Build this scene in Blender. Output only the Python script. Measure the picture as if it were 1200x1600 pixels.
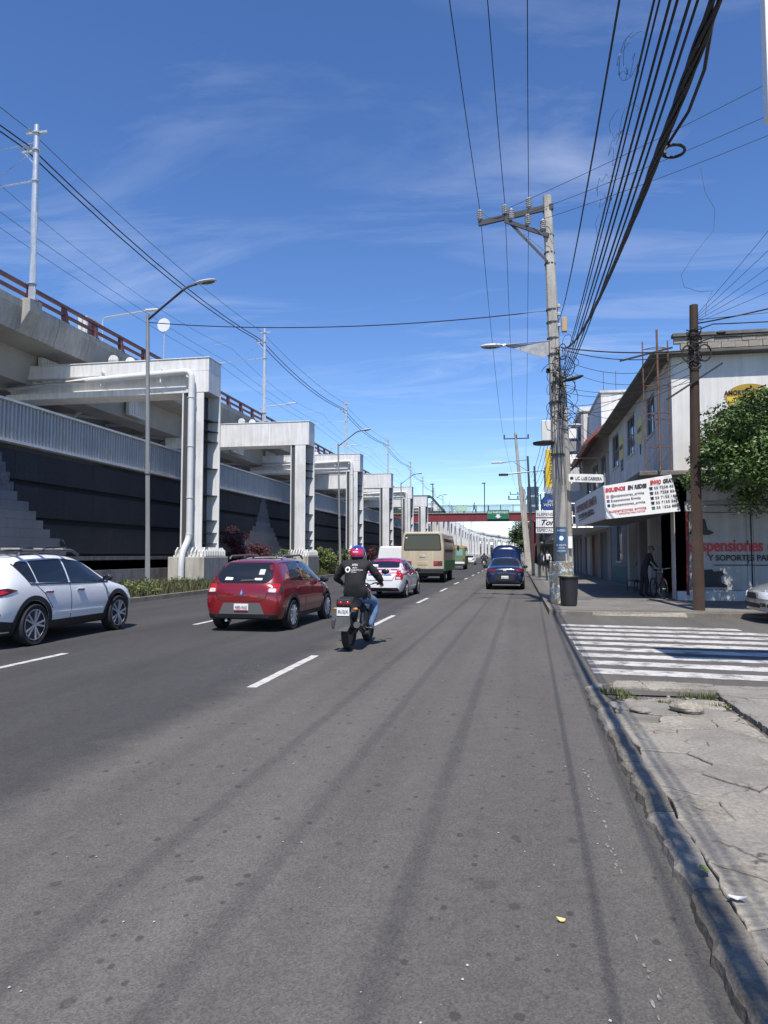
import bpy, bmesh, math, random
from mathutils import Vector, Matrix, noise
from mathutils.bvhtree import BVHTree
from mathutils.geometry import delaunay_2d_cdt
random.seed(7)
R = math.radians
S = bpy.context.scene
for o in list(bpy.data.objects):
    bpy.data.objects.remove(o)

# ------------------------------------------------------------------ camera
cd = bpy.data.cameras.new('camera')
cam = bpy.data.objects.new('camera', cd)
S.collection.objects.link(cam)
cam.location = (0, 0, 1.6)
cam.rotation_euler = (R(90 + 3.403), 0, R(10.645))
cd.sensor_width = 36
cd.lens = 24.975
cd.clip_start = 0.05
cd.clip_end = 3000
S.camera = cam
S.render.resolution_x, S.render.resolution_y = 768, 1024

# ------------------------------------------------------------------ sky + sun
SUN = Vector((0.055, -0.58, 1.0)).normalized()
EL = math.asin(SUN.z)
w = bpy.data.worlds.new('World')
S.world = w
w.use_nodes = True
nt = w.node_tree
nt.nodes.clear()
def N(t, ty, **k):
    n = t.nodes.new(ty)
    for a, b in k.items():
        setattr(n, a, b)
    return n
out = N(nt, 'ShaderNodeOutputWorld')
bg = N(nt, 'ShaderNodeBackground')
sky = N(nt, 'ShaderNodeTexSky', sky_type='NISHITA', sun_disc=False, sun_elevation=EL,
        sun_rotation=math.atan2(SUN.x, SUN.y), altitude=1500, air_density=1.0, dust_density=0.35, ozone_density=3.0)
# thin cirrus: noise on the plane of the clouds, seen by direction
tc = N(nt, 'ShaderNodeTexCoord')
sep = N(nt, 'ShaderNodeSeparateXYZ')
nt.links.new(tc.outputs['Generated'], sep.inputs[0])
zm = N(nt, 'ShaderNodeMath', operation='MAXIMUM'); zm.inputs[1].default_value = 0.05
nt.links.new(sep.outputs[2], zm.inputs[0])
dx = N(nt, 'ShaderNodeMath', operation='DIVIDE'); dy = N(nt, 'ShaderNodeMath', operation='DIVIDE')
nt.links.new(sep.outputs[0], dx.inputs[0]); nt.links.new(zm.outputs[0], dx.inputs[1])
nt.links.new(sep.outputs[1], dy.inputs[0]); nt.links.new(zm.outputs[0], dy.inputs[1])
cmb = N(nt, 'ShaderNodeCombineXYZ')
nt.links.new(dx.outputs[0], cmb.inputs[0]); nt.links.new(dy.outputs[0], cmb.inputs[1])
mp = N(nt, 'ShaderNodeMapping')
mp.inputs['Rotation'].default_value = (0, 0, R(14)); mp.inputs['Scale'].default_value = (0.55, 1.5, 1)
nt.links.new(cmb.outputs[0], mp.inputs[0])
n1 = N(nt, 'ShaderNodeTexNoise'); n1.inputs['Scale'].default_value = 1.15
n1.inputs['Detail'].default_value = 9; n1.inputs['Roughness'].default_value = 0.62; n1.inputs['Distortion'].default_value = 0.9
n2 = N(nt, 'ShaderNodeTexNoise'); n2.inputs['Scale'].default_value = 0.45; n2.inputs['Detail'].default_value = 3
nt.links.new(mp.outputs[0], n1.inputs['Vector']); nt.links.new(cmb.outputs[0], n2.inputs['Vector'])
r1 = N(nt, 'ShaderNodeMapRange'); r1.inputs[1].default_value = 0.50; r1.inputs[2].default_value = 0.86
r2 = N(nt, 'ShaderNodeMapRange'); r2.inputs[1].default_value = 0.36; r2.inputs[2].default_value = 0.62
nt.links.new(n1.outputs[0], r1.inputs[0]); nt.links.new(n2.outputs[0], r2.inputs[0])
mm = N(nt, 'ShaderNodeMath', operation='MULTIPLY')
nt.links.new(r1.outputs[0], mm.inputs[0]); nt.links.new(r2.outputs[0], mm.inputs[1])
m2 = N(nt, 'ShaderNodeMath', operation='MULTIPLY'); m2.inputs[1].default_value = 0.42
nt.links.new(mm.outputs[0], m2.inputs[0])
mix = N(nt, 'ShaderNodeMix', data_type='RGBA')
mix.inputs[7].default_value = (7.6, 8.0, 8.8, 1)
hs = N(nt, 'ShaderNodeHueSaturation'); hs.inputs['Hue'].default_value = 0.508; hs.inputs['Saturation'].default_value = 1.18; hs.inputs['Value'].default_value = 1.22
nt.links.new(sky.outputs[0], hs.inputs['Color'])
nt.links.new(m2.outputs[0], mix.inputs[0]); nt.links.new(hs.outputs[0], mix.inputs[6])
nt.links.new(mix.outputs[2], bg.inputs[0])
bg.inputs[1].default_value = 0.13
nt.links.new(bg.outputs[0], out.inputs[0])

ld = bpy.data.lights.new('sun', 'SUN')
ld.energy = 5.0
ld.angle = R(0.53)
ld.color = (1.0, 0.935, 0.845)
sun = bpy.data.objects.new('sun', ld)
S.collection.objects.link(sun)
sun.rotation_euler = SUN.to_track_quat('Z', 'Y').to_euler()
sun.location = (20, -60, 90)
vs = S.view_settings
vs.view_transform = 'Standard'
vs.look = 'None'
vs.exposure = 0.24
vs.gamma = 1.0
vs.use_curve_mapping = False

# ------------------------------------------------------------------ materials
MT = {}
def mat(name, col, rough=0.6, metal=0.0, var=0.0, vs_=2.0, fine=0.0, fs=60.0, bump=0.0, bs=120.0, streak=0.0,
        spec=0.5, coat=0.0, stain=None, stain_amt=0.0, stain_s=1.2, emit=0.0, coords='Object', stretch=(1, 1, 1), crack=0.0, stain_lo=0.52):
    if name in MT:
        return MT[name]
    m = bpy.data.materials.new(name)
    m.use_nodes = True
    t = m.node_tree
    b = t.nodes['Principled BSDF']
    b.inputs['Roughness'].default_value = rough
    b.inputs['Metallic'].default_value = metal
    b.inputs['Specular IOR Level'].default_value = spec
    b.inputs['Coat Weight'].default_value = coat
    b.inputs['Coat Roughness'].default_value = 0.04
    c4 = (*col, 1)
    b.inputs['Base Color'].default_value = c4
    m.diffuse_color = c4
    tcn = N(t, 'ShaderNodeTexCoord')
    mpn = N(t, 'ShaderNodeMapping'); mpn.inputs['Scale'].default_value = stretch
    t.links.new(tcn.outputs[coords], mpn.inputs[0])
    src = mpn.outputs[0]
    cur = None
    def mul(prev, fac_socket, lo, hi):
        mr = N(t, 'ShaderNodeMapRange'); mr.inputs[1].default_value = 0.3; mr.inputs[2].default_value = 0.7
        mr.inputs[3].default_value = lo; mr.inputs[4].default_value = hi
        t.links.new(fac_socket, mr.inputs[0])
        mx = N(t, 'ShaderNodeMix', data_type='RGBA', blend_type='MULTIPLY'); mx.inputs[0].default_value = 1
        if prev is None: mx.inputs[6].default_value = c4
        else: t.links.new(prev, mx.inputs[6])
        t.links.new(mr.outputs[0], mx.inputs[7])
        return mx.outputs[2]
    def nz(scale, detail=5, rg=0.6, vec=None):
        n = N(t, 'ShaderNodeTexNoise'); n.inputs['Scale'].default_value = scale
        n.inputs['Detail'].default_value = detail; n.inputs['Roughness'].default_value = rg
        t.links.new(vec or src, n.inputs['Vector'])
        return n.outputs[0]
    if var: cur = mul(cur, nz(vs_), 1 - var, 1 + var)
    if fine: cur = mul(cur, nz(fs, 2), 1 - fine, 1 + fine)
    if streak:
        m3 = N(t, 'ShaderNodeMapping'); m3.inputs['Scale'].default_value = (3.5, 3.5, 0.22)
        t.links.new(tcn.outputs[coords], m3.inputs[0])
        cur = mul(cur, nz(1.6, 6, 0.65, m3.outputs[0]), 1 - streak, 1 + streak * 0.3)
    if stain is not None:
        mr = N(t, 'ShaderNodeMapRange'); mr.inputs[1].default_value = stain_lo; mr.inputs[2].default_value = stain_lo + 0.16
        mr.inputs[4].default_value = stain_amt
        t.links.new(nz(stain_s, 8, 0.65), mr.inputs[0])
        mx = N(t, 'ShaderNodeMix', data_type='RGBA')
        t.links.new(mr.outputs[0], mx.inputs[0])
        if cur is None: mx.inputs[6].default_value = c4
        else: t.links.new(cur, mx.inputs[6])
        mx.inputs[7].default_value = (*stain, 1)
        cur = mx.outputs[2]
    if crack:
        dn = N(t, 'ShaderNodeTexNoise'); dn.inputs['Scale'].default_value = 2.2; dn.inputs['Detail'].default_value = 6
        t.links.new(src, dn.inputs['Vector'])
        vm = N(t, 'ShaderNodeVectorMath', operation='MULTIPLY_ADD'); vm.inputs[1].default_value = (.55, .55, .55)
        t.links.new(dn.outputs['Color'], vm.inputs[0]); t.links.new(src, vm.inputs[2])
        vo = N(t, 'ShaderNodeTexVoronoi', voronoi_dimensions='2D', feature='DISTANCE_TO_EDGE'); vo.inputs['Scale'].default_value = crack
        t.links.new(vm.outputs[0], vo.inputs['Vector'])
        mr = N(t, 'ShaderNodeMapRange'); mr.inputs[1].default_value = 0.004; mr.inputs[2].default_value = 0.022
        mr.inputs[3].default_value = 0.8; mr.inputs[4].default_value = 0.0
        t.links.new(vo.outputs['Distance'], mr.inputs[0])
        ms = N(t, 'ShaderNodeMapRange'); ms.inputs[1].default_value = 0.42; ms.inputs[2].default_value = 0.56
        t.links.new(nz(1.1, 3), ms.inputs[0])
        mk = N(t, 'ShaderNodeMath', operation='MULTIPLY'); t.links.new(mr.outputs[0], mk.inputs[0]); t.links.new(ms.outputs[0], mk.inputs[1])
        mx = N(t, 'ShaderNodeMix', data_type='RGBA'); t.links.new(mk.outputs[0], mx.inputs[0])
        if cur is None: mx.inputs[6].default_value = c4
        else: t.links.new(cur, mx.inputs[6])
        mx.inputs[7].default_value = (.03, .028, .025, 1); cur = mx.outputs[2]
    if cur is not None:
        t.links.new(cur, b.inputs['Base Color'])
    if bump:
        bn = N(t, 'ShaderNodeBump'); bn.inputs['Strength'].default_value = bump; bn.inputs['Distance'].default_value = 0.01
        t.links.new(nz(bs, 4), bn.inputs['Height']); t.links.new(bn.outputs[0], b.inputs['Normal'])
    if emit:
        b.inputs['Emission Color'].default_value = c4; b.inputs['Emission Strength'].default_value = emit
    MT[name] = m
    return m

# ------------------------------------------------------------------ mesh helpers
COL = S.collection
def link(o, parent=None):
    COL.objects.link(o)
    if parent is not None: o.parent = parent
    return o
def frame(d, up=(0, 0, 1)):
    d = Vector(d).normalized(); up = Vector(up)
    if abs(d.dot(up)) > 0.98: up = Vector((0, 1, 0))
    x = d.cross(up).normalized(); y = x.cross(d).normalized()
    return x, y, d
class MB:
    def __init__(s): s.v = []; s.f = []; s.mi = []; s.cm = 0
    def add(s, vs, fs):
        o = len(s.v); s.v += [tuple(p) for p in vs]
        s.f += [tuple(i + o for i in f) for f in fs]; s.mi += [s.cm] * len(fs); return s
    def box(s, x0, x1, y0, y1, z0, z1):
        return s.add([(x0,y0,z0),(x1,y0,z0),(x1,y1,z0),(x0,y1,z0),(x0,y0,z1),(x1,y0,z1),(x1,y1,z1),(x0,y1,z1)],
                     [(0,3,2,1),(4,5,6,7),(0,1,5,4),(1,2,6,5),(2,3,7,6),(3,0,4,7)])
    def obox(s, c, size, M=None):
        M = M or Matrix.Identity(3); c = Vector(c); h = Vector(size) / 2
        vs = [c + M @ Vector((a*h.x, b*h.y, d*h.z)) for d in (-1,1) for a, b in ((-1,-1),(1,-1),(1,1),(-1,1))]
        return s.add(vs, [(0,3,2,1),(4,5,6,7),(0,1,5,4),(1,2,6,5),(2,3,7,6),(3,0,4,7)])
    def bar(s, p, q, w, h=None, up=(0,0,1)):
        p = Vector(p); q = Vector(q); h = h or w
        x, y, d = frame(q - p, up)
        vs = [b + x*a*w/2 + y*c*h/2 for b in (p, q) for a, c in ((-1,-1),(1,-1),(1,1),(-1,1))]
        return s.add(vs, [(0,1,2,3),(7,6,5,4),(0,4,5,1),(1,5,6,2),(2,6,7,3),(3,7,4,0)])
    def tube(s, pts, r, n=8, cap=True):
        pts = [Vector(p) for p in pts]; vs = []; fs = []; px = None
        for i, p in enumerate(pts):
            d = (pts[min(i+1, len(pts)-1)] - pts[max(i-1, 0)])
            if d.length < 1e-9: d = Vector((0,0,1))
            d.normalize()
            if px is None: x, y, _ = frame(d)
            else:
                x = px - d * px.dot(d)
                x = x.normalized() if x.length > 1e-6 else frame(d)[0]
                y = d.cross(x)
            px = x
            rr = r[i] if isinstance(r, (list, tuple)) else r
            for k in range(n):
                a = 2*math.pi*k/n
                vs.append(p + x*(math.cos(a)*rr) + y*(math.sin(a)*rr))
        for i in range(len(pts)-1):
            for k in range(n):
                a = i*n+k; b = i*n+(k+1)%n
                fs.append((a, b, b+n, a+n))
        if cap:
            fs.append(tuple(reversed(range(n)))); o = (len(pts)-1)*n; fs.append(tuple(range(o, o+n)))
        return s.add(vs, fs)
    def lathe(s, prof, n=20, M=None, cap=True):
        M = M or Matrix.Identity(4); vs = []; fs = []
        for r, z in prof:
            for k in range(n):
                a = 2*math.pi*k/n; vs.append(M @ Vector((r*math.cos(a), r*math.sin(a), z)))
        for i in range(len(prof)-1):
            for k in range(n):
                a = i*n+k; b = i*n+(k+1)%n
                fs.append((a, b, b+n, a+n))
        if cap and prof[0][0] > 1e-5: fs.append(tuple(reversed(range(n))))
        if cap and prof[-1][0] > 1e-5: o = (len(prof)-1)*n; fs.append(tuple(range(o, o+n)))
        return s.add(vs, fs)
    def ell(s, c, r, n=14, m=9, M=None):
        M = M or Matrix.Identity(3); c = Vector(c); vs = [c + M @ Vector((0,0,-r[2]))]; fs = []
        for j in range(1, m):
            t = -math.pi/2 + math.pi*j/m
            for k in range(n):
                a = 2*math.pi*k/n
                vs.append(c + M @ Vector((r[0]*math.cos(t)*math.cos(a), r[1]*math.cos(t)*math.sin(a), r[2]*math.sin(t))))
        vs.append(c + M @ Vector((0,0,r[2])))
        for k in range(n): fs.append((0, 1+(k+1)%n, 1+k))
        for j in range(m-2):
            for k in range(n):
                a = 1+j*n+k; b = 1+j*n+(k+1)%n
                fs.append((a, b, b+n, a+n))
        L = len(vs)-1; o = 1+(m-2)*n
        for k in range(n): fs.append((o+k, o+(k+1)%n, L))
        return s.add(vs, fs)
    def prism(s, poly, fn, a, b):
        """poly of (u,v); fn(u,v,w)->xyz; extruded from w=a to w=b"""
        n = len(poly)
        vs = [fn(u, v, a) for u, v in poly] + [fn(u, v, b) for u, v in poly]
        fs = [tuple(reversed(range(n))), tuple(range(n, 2*n))]
        for i in range(n):
            j = (i+1) % n; fs.append((i, j, j+n, i+n))
        return s.add(vs, fs)
    def quad(s, a, b, c, d): return s.add([a, b, c, d], [(0,1,2,3)])
    def mesh(s, name, off=None):
        me = bpy.data.meshes.new(name)
        v = s.v if off is None else [(p[0]-off[0], p[1]-off[1], p[2]-off[2]) for p in s.v]
        me.from_pydata(v, [], s.f)
        return me
    def build(s, name, mats, parent=None, smooth=False, bevel=0.0, world=True, fixn=True, angle=35):
        off = None
        if parent is not None and world:
            off = Vector((0,0,0)); p = parent
            while p is not None: off += p.location; p = p.parent
        me = s.mesh(name, off)
        ms = mats if isinstance(mats, (list, tuple)) else [mats]
        for m in ms: me.materials.append(m)
        if len(ms) > 1: me.polygons.foreach_set('material_index', s.mi)
        if fixn:
            bm = bmesh.new(); bm.from_mesh(me); bmesh.ops.recalc_face_normals(bm, faces=bm.faces); bm.to_mesh(me); bm.free()
        if smooth:
            me.polygons.foreach_set('use_smooth', [True]*len(me.polygons)); me.set_sharp_from_angle(angle=R(angle))
        o = bpy.data.objects.new(name, me); link(o, parent)
        if bevel:
            b = o.modifiers.new('bevel', 'BEVEL'); b.width = bevel; b.segments = 2; b.limit_method = 'ANGLE'; b.angle_limit = R(40)
        return o
def tag(o, label, cat, group=None):
    o['label'] = label; o['category'] = cat
    if group: o['group'] = group
    return o
def thing(name, label, cat, loc=(0,0,0), rz=0, group=None):
    o = bpy.data.objects.new(name, None); o.empty_display_size = 0.3
    o.location = loc; o.rotation_euler = (0, 0, rz); link(o)
    return tag(o, label, cat, group)
def struct(o, kind='structure'): o['kind'] = kind; return o
def copy_tree(o, parent=None):
    c = o.copy(); COL.objects.link(c); c.parent = parent
    for ch in list(o.children): copy_tree(ch, c)
    return c
def sag(A, B, s, n=14):
    A = Vector(A); B = Vector(B)
    return [A.lerp(B, i/n) - Vector((0, 0, 4*s*(i/n)*(1-i/n))) for i in range(n+1)]
def quad3(A, Mid, B, n=18):
    A, Mid, B = Vector(A), Vector(Mid), Vector(B)
    tm = (Mid-A).length / max(1e-6, (Mid-A).length + (B-Mid).length); o = []
    for i in range(n+1):
        t = i/n
        o.append(A*((t-tm)*(t-1)/((0-tm)*(0-1))) + Mid*((t*(t-1))/(tm*(tm-1))) + B*((t*(t-tm))/(1*(1-tm))))
    return o
def arc(pts, r=0.2, n=5):
    """polyline with rounded corners"""
    P = [Vector(p) for p in pts]; o = [P[0]]
    for i in range(1, len(P)-1):
        a = (P[i-1]-P[i]); b = (P[i+1]-P[i]); q = min(r, a.length*.45, b.length*.45)
        s = P[i] + a.normalized()*q; e = P[i] + b.normalized()*q
        for k in range(n+1):
            t = k/n; o.append(s*(1-t)**2 + P[i]*2*t*(1-t) + e*t*t)
    return o + [P[-1]]
TXT = {}
def text(name, s, size, m, parent, M, align='LEFT', ext=0.003, bold=0.0, width=None, shear=0.0):
    """flat lettering as thin mesh; M maps text plane (x right, y up, z out) into the parent's space"""
    cu = bpy.data.curves.new('t', 'FONT'); cu.body = s; cu.size = size; cu.align_x = align; cu.extrude = ext
    cu.offset = bold; cu.resolution_u = 3; cu.shear = shear
    ob = bpy.data.objects.new('t', cu)
    COL.objects.link(ob); bpy.context.view_layer.update()
    me = bpy.data.meshes.new_from_object(ob.evaluated_get(bpy.context.evaluated_depsgraph_get()))
    bpy.data.objects.remove(ob); bpy.data.curves.remove(cu)
    sx = 1.0
    if width:
        xs = [v.co.x for v in me.vertices]
        sx = width / max(1e-4, max(xs)-min(xs))
    me.transform(M @ Matrix.Diagonal((sx, 1, 1, 1)))
    me.name = name; me.materials.clear(); me.materials.append(m)
    o = bpy.data.objects.new(name, me)
    return link(o, parent)
def evaluated(o):
    bpy.context.view_layer.update()
    return bpy.data.meshes.new_from_object(o.evaluated_get(bpy.context.evaluated_depsgraph_get()))
def plane_m(origin, xdir, ydir):
    x = Vector(xdir).normalized(); y = Vector(ydir).normalized(); z = x.cross(y)
    M = Matrix.Identity(4)
    for i in range(3):
        M[i][0], M[i][1], M[i][2], M[i][3] = x[i], y[i], z[i], origin[i]
    return M
# ------------------------------------------------------------------ ground, road, pavements
def asphalt_mat():
    m = bpy.data.materials.new('asphalt'); m.use_nodes = True; t = m.node_tree; b = t.nodes['Principled BSDF']
    b.inputs['Roughness'].default_value = 0.88; b.inputs['Specular IOR Level'].default_value = 0.3
    g = N(t, 'ShaderNodeNewGeometry'); P = g.outputs['Position']
    sp = N(t, 'ShaderNodeSeparateXYZ'); t.links.new(P, sp.inputs[0])
    def nz(scale, detail=4, rg=0.6, st=None, dist=0.0):
        n = N(t, 'ShaderNodeTexNoise'); n.inputs['Scale'].default_value = scale; n.inputs['Detail'].default_value = detail
        n.inputs['Roughness'].default_value = rg; n.inputs['Distortion'].default_value = dist
        if st:
            mpn = N(t, 'ShaderNodeMapping'); mpn.inputs['Scale'].default_value = st
            t.links.new(P, mpn.inputs[0]); t.links.new(mpn.outputs[0], n.inputs['Vector'])
        else: t.links.new(P, n.inputs['Vector'])
        return n.outputs[0]
    def rng(x, a, b_, c, d):
        r = N(t, 'ShaderNodeMapRange'); r.inputs[1].default_value = a; r.inputs[2].default_value = b_
        r.inputs[3].default_value = c; r.inputs[4].default_value = d; t.links.new(x, r.inputs[0]); return r.outputs[0]
    def math_(op, a, b_):
        n = N(t, 'ShaderNodeMath', operation=op)
        for i, x in enumerate((a, b_)):
            if isinstance(x, (int, float)): n.inputs[i].default_value = x
            else: t.links.new(x, n.inputs[i])
        return n.outputs[0]
    def mixc(f, a, b_, bl='MIX'):
        n = N(t, 'ShaderNodeMix', data_type='RGBA', blend_type=bl)
        for i, x in ((0, f), (6, a), (7, b_)):
            if isinstance(x, (int, float)): n.inputs[i].default_value = x
            elif isinstance(x, tuple): n.inputs[i].default_value = (*x, 1)
            else: t.links.new(x, n.inputs[i])
        return n.outputs[2]
    # newer, darker surfacing on the inner lanes; dust towards the kerb
    xx = math_('ADD', sp.outputs[0], math_('MULTIPLY', math_('SUBTRACT', nz(0.7, 6, 0.7), 0.5), 1.6))
    newer = rng(xx, -3.0, -3.55, 0, 1)
    dust = rng(xx, -0.6, 0.75, 0, 0.55)
    c = mixc(newer, (0.106, 0.0995, 0.091), (0.060, 0.0595, 0.0595))
    c = mixc(dust, c, (0.115, 0.108, 0.097))
    c = mixc(1.0, c, rng(nz(0.5, 6, 0.65, (1, 0.25, 1)), 0.3, 0.7, 0.82, 1.16), 'MULTIPLY')
    c = mixc(1.0, c, rng(nz(1.0, 2, 0.5, (1.6, 0.02, 1)), 0.35, 0.65, 0.88, 1.08), 'MULTIPLY')
    agg = N(t, 'ShaderNodeTexVoronoi'); agg.inputs['Scale'].default_value = 115; t.links.new(P, agg.inputs['Vector'])
    bw = N(t, 'ShaderNodeRGBToBW'); t.links.new(agg.outputs['Color'], bw.inputs[0])
    c = mixc(rng(sp.outputs[1], 4, 16, 1.0, 0.25), c, mixc(1.0, c, rng(bw.outputs[0], 0.15, 0.85, 0.78, 1.25), 'MULTIPLY'))
    c = mixc(1.0, c, rng(nz(7, 6, 0.75), 0.3, 0.7, 0.88, 1.12), 'MULTIPLY')
    # oil and gum spots
    for sc, thr, amt in ((0.9, 0.07, 0.35), (3.2, 0.11, 0.5), (9.0, 0.2, 0.6)):
        v = N(t, 'ShaderNodeTexVoronoi', voronoi_dimensions='2D'); v.inputs['Scale'].default_value = sc
        mpn = N(t, 'ShaderNodeMapping'); mpn.inputs['Scale'].default_value = (1, 0.75, 1)
        dn = N(t, 'ShaderNodeTexNoise'); dn.inputs['Scale'].default_value = sc * 6; t.links.new(P, dn.inputs['Vector'])
        vm = N(t, 'ShaderNodeVectorMath', operation='MULTIPLY_ADD'); vm.inputs[1].default_value = (0.14/sc,)*3
        t.links.new(dn.outputs['Color'], vm.inputs[0]); t.links.new(P, vm.inputs[2])
        t.links.new(vm.outputs[0], mpn.inputs[0]); t.links.new(mpn.outputs[0], v.inputs['Vector'])
        sepc = N(t, 'ShaderNodeSeparateColor'); t.links.new(v.outputs['Color'], sepc.inputs[0])
        rad = math_('MULTIPLY', rng(sepc.outputs[0], 0.66 if sc < 5 else 0.74, 1.0, 0.0, 1.0), thr)
        spot = rng(math_('SUBTRACT', v.outputs['Distance'], rad), -0.03, 0.0, amt, 0.0)
        c = mixc(spot, c, (0.035, 0.034, 0.034))
    # pale grit
    v = N(t, 'ShaderNodeTexVoronoi', voronoi_dimensions='2D'); v.inputs['Scale'].default_value = 5; t.links.new(P, v.inputs['Vector'])
    c = mixc(rng(v.outputs['Distance'], 0.012, 0.022, 0.4, 0.0), c, (0.3, 0.29, 0.27))
    t.links.new(c, b.inputs['Base Color'])
    bn = N(t, 'ShaderNodeBump'); bn.inputs['Strength'].default_value = 0.55; bn.inputs['Distance'].default_value = 0.004
    t.links.new(agg.outputs['Distance'], bn.inputs['Height']); t.links.new(bn.outputs[0], b.inputs['Normal'])
    return m
ASPH = asphalt_mat()
CONC = mat('pavement_concrete', (0.235, 0.218, 0.187), 0.9, var=0.22, vs_=0.9, fine=0.22, fs=38, bump=0.7, bs=70, stain=(0.11, 0.10, 0.09), stain_amt=0.65, stain_s=0.8, crack=1.6)
CONC2 = mat('pavement_concrete_worn', (0.275, 0.252, 0.207), 0.92, var=0.25, vs_=1.6, fine=0.30, fs=30, bump=0.9, bs=55, stain=(0.14, 0.125, 0.105), stain_amt=0.7, stain_s=1.5, crack=2.0)
KERBM = mat('kerb_concrete', (0.17, 0.153, 0.125), 0.9, var=0.3, vs_=2.2, fine=0.25, fs=45, bump=0.9, bs=45, stain=(0.09, 0.085, 0.08), stain_amt=0.7, stain_s=1.7)
SOIL = mat('soil', (0.12, 0.10, 0.082), 0.95, var=0.3, vs_=2.5, fine=0.35, fs=30, bump=1.0, bs=40)
EARTH = mat('bare_ground', (0.17, 0.16, 0.145), 0.95, var=0.25, vs_=0.3)
PAINT = mat('road_paint', (0.52, 0.51, 0.485), 0.75, var=0.12, vs_=3, fine=0.12, fs=60, stain=(0.15, 0.145, 0.135), stain_amt=0.9, stain_s=5.0, bump=.3, bs=90)
PAINTX = mat('crosswalk_paint', (0.50,.49,.465), .8, var=.15, vs_=1.2, fine=.2, fs=35, stain=(.11,.108,.10), stain_amt=.85, stain_s=3.2, stain_lo=.47, bump=.3, bs=90)
PAINTF = mat('faded_road_paint', (0.20, 0.19, 0.165), 0.8, fine=0.5, fs=45)

g = MB(); g.quad((-1500,-60,-0.03),(1500,-60,-0.03),(1500,2200,-0.03),(-1500,2200,-0.03))
struct(g.build('ground', EARTH))
road = MB(); road.quad((-40,-20,0),(0.95,-20,0),(0.95,900,0),(-40,900,0))
road.quad((0.95,8.6,0),(70,8.6,0),(70,19.6,0),(0.95,19.6,0))
ROAD = struct(road.build('road', ASPH))
dash_me = None
for x0, ys in ((-3.16, [8.2+7.5*k for k in range(20)]), (-7.2, [7.7+7.5*k for k in range(20)])):
    for i, y in enumerate(ys):
        xx = x0 - 0.006*(y-8)*(y < 40) - 0.19*(y >= 40)
        if dash_me is None:
            b = MB(); n = 14
            L = [(-.062+random.uniform(-.005,.005), 2.75*j/n) for j in range(n+1)] + [(.062+random.uniform(-.005,.005), 2.75*j/n) for j in range(n, -1, -1)]
            b.add([(p[0], p[1], 0.004) for p in L], [tuple(range(len(L)))])
            o = b.build('lane_dash', PAINT, ROAD, world=False, fixn=False); dash_me = o.data
        else:
            o = link(bpy.data.objects.new('lane_dash', dash_me), ROAD)
        o.location = (xx, y, 0)
for k in range(9):
    b = MB(); y0 = 10.02 + 0.80*k; x1 = 7.5 if k < 4 else 5.9 - 0.33*(k-4); n = 40
    lo = [(0.98 + random.uniform(-.03,.03)*(j == 0) + (x1-0.98)*j/n, y0 + random.uniform(-.012,.012)) for j in range(n+1)]
    hi = [(x, y0 + 0.44 + random.uniform(-.012,.012)) for x, _ in lo]
    vs_ = [(x, y - 0.11*(x-1), 0.004) for x, y in lo + hi]
    b.add(vs_, [(j, j+1, n+2+j, n+1+j) for j in range(n)])
    b.build('crosswalk_stripe', PAINTX, ROAD, world=False)
for i in range(90):   # what is left of the painted edge line
    y = 2.0 + i*0.04; b = MB()
    if 30 < i < 44 or random.random() < .35: continue
    cx = 0.475 + random.uniform(-.022,.022); wd = random.uniform(.004,.013); n = 9; ln = random.uniform(.008,.035)
    b.add([(cx+wd*math.cos(a)*random.uniform(.25,1.2), y+ln*math.sin(a)*random.uniform(.6,1.1), 0.004) for a in [2*math.pi*q/n for q in range(n)]], [tuple(range(n))])
    b.build('edge_line_remnant', PAINTF, ROAD, world=False)

# median strip on the left
b = MB(); n = 60
def kx(y): return -12.45 - 0.8*min(1, max(0, (y-28)/30))
ys = [-10 + 260*i/n for i in range(n+1)]
b.add([(kx(y)-.16, y, 0.13) for y in ys] + [(-34, y, 0.13) for y in ys], [(i, i+1, n+2+i, n+1+i) for i in range(n)])
struct(b.build('median_ground', SOIL))
b = MB()
for i in range(n):
    y0, y1 = ys[i], ys[i+1]
    b.add([(kx(y0),y0,-.02),(kx(y1),y1-.02,-.02),(kx(y1)-.02,y1-.02,.15),(kx(y0)-.02,y0,.15),(kx(y0)-.18,y0,.155),(kx(y1)-.18,y1-.02,.155),(kx(y0)-.18,y0,-.02),(kx(y1)-.18,y1-.02,-.02)],
          [(0,1,2,3),(3,2,5,4),(4,5,7,6),(0,3,4,6),(1,7,5,2)])
struct(b.build('median_kerb', KERBM))

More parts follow.
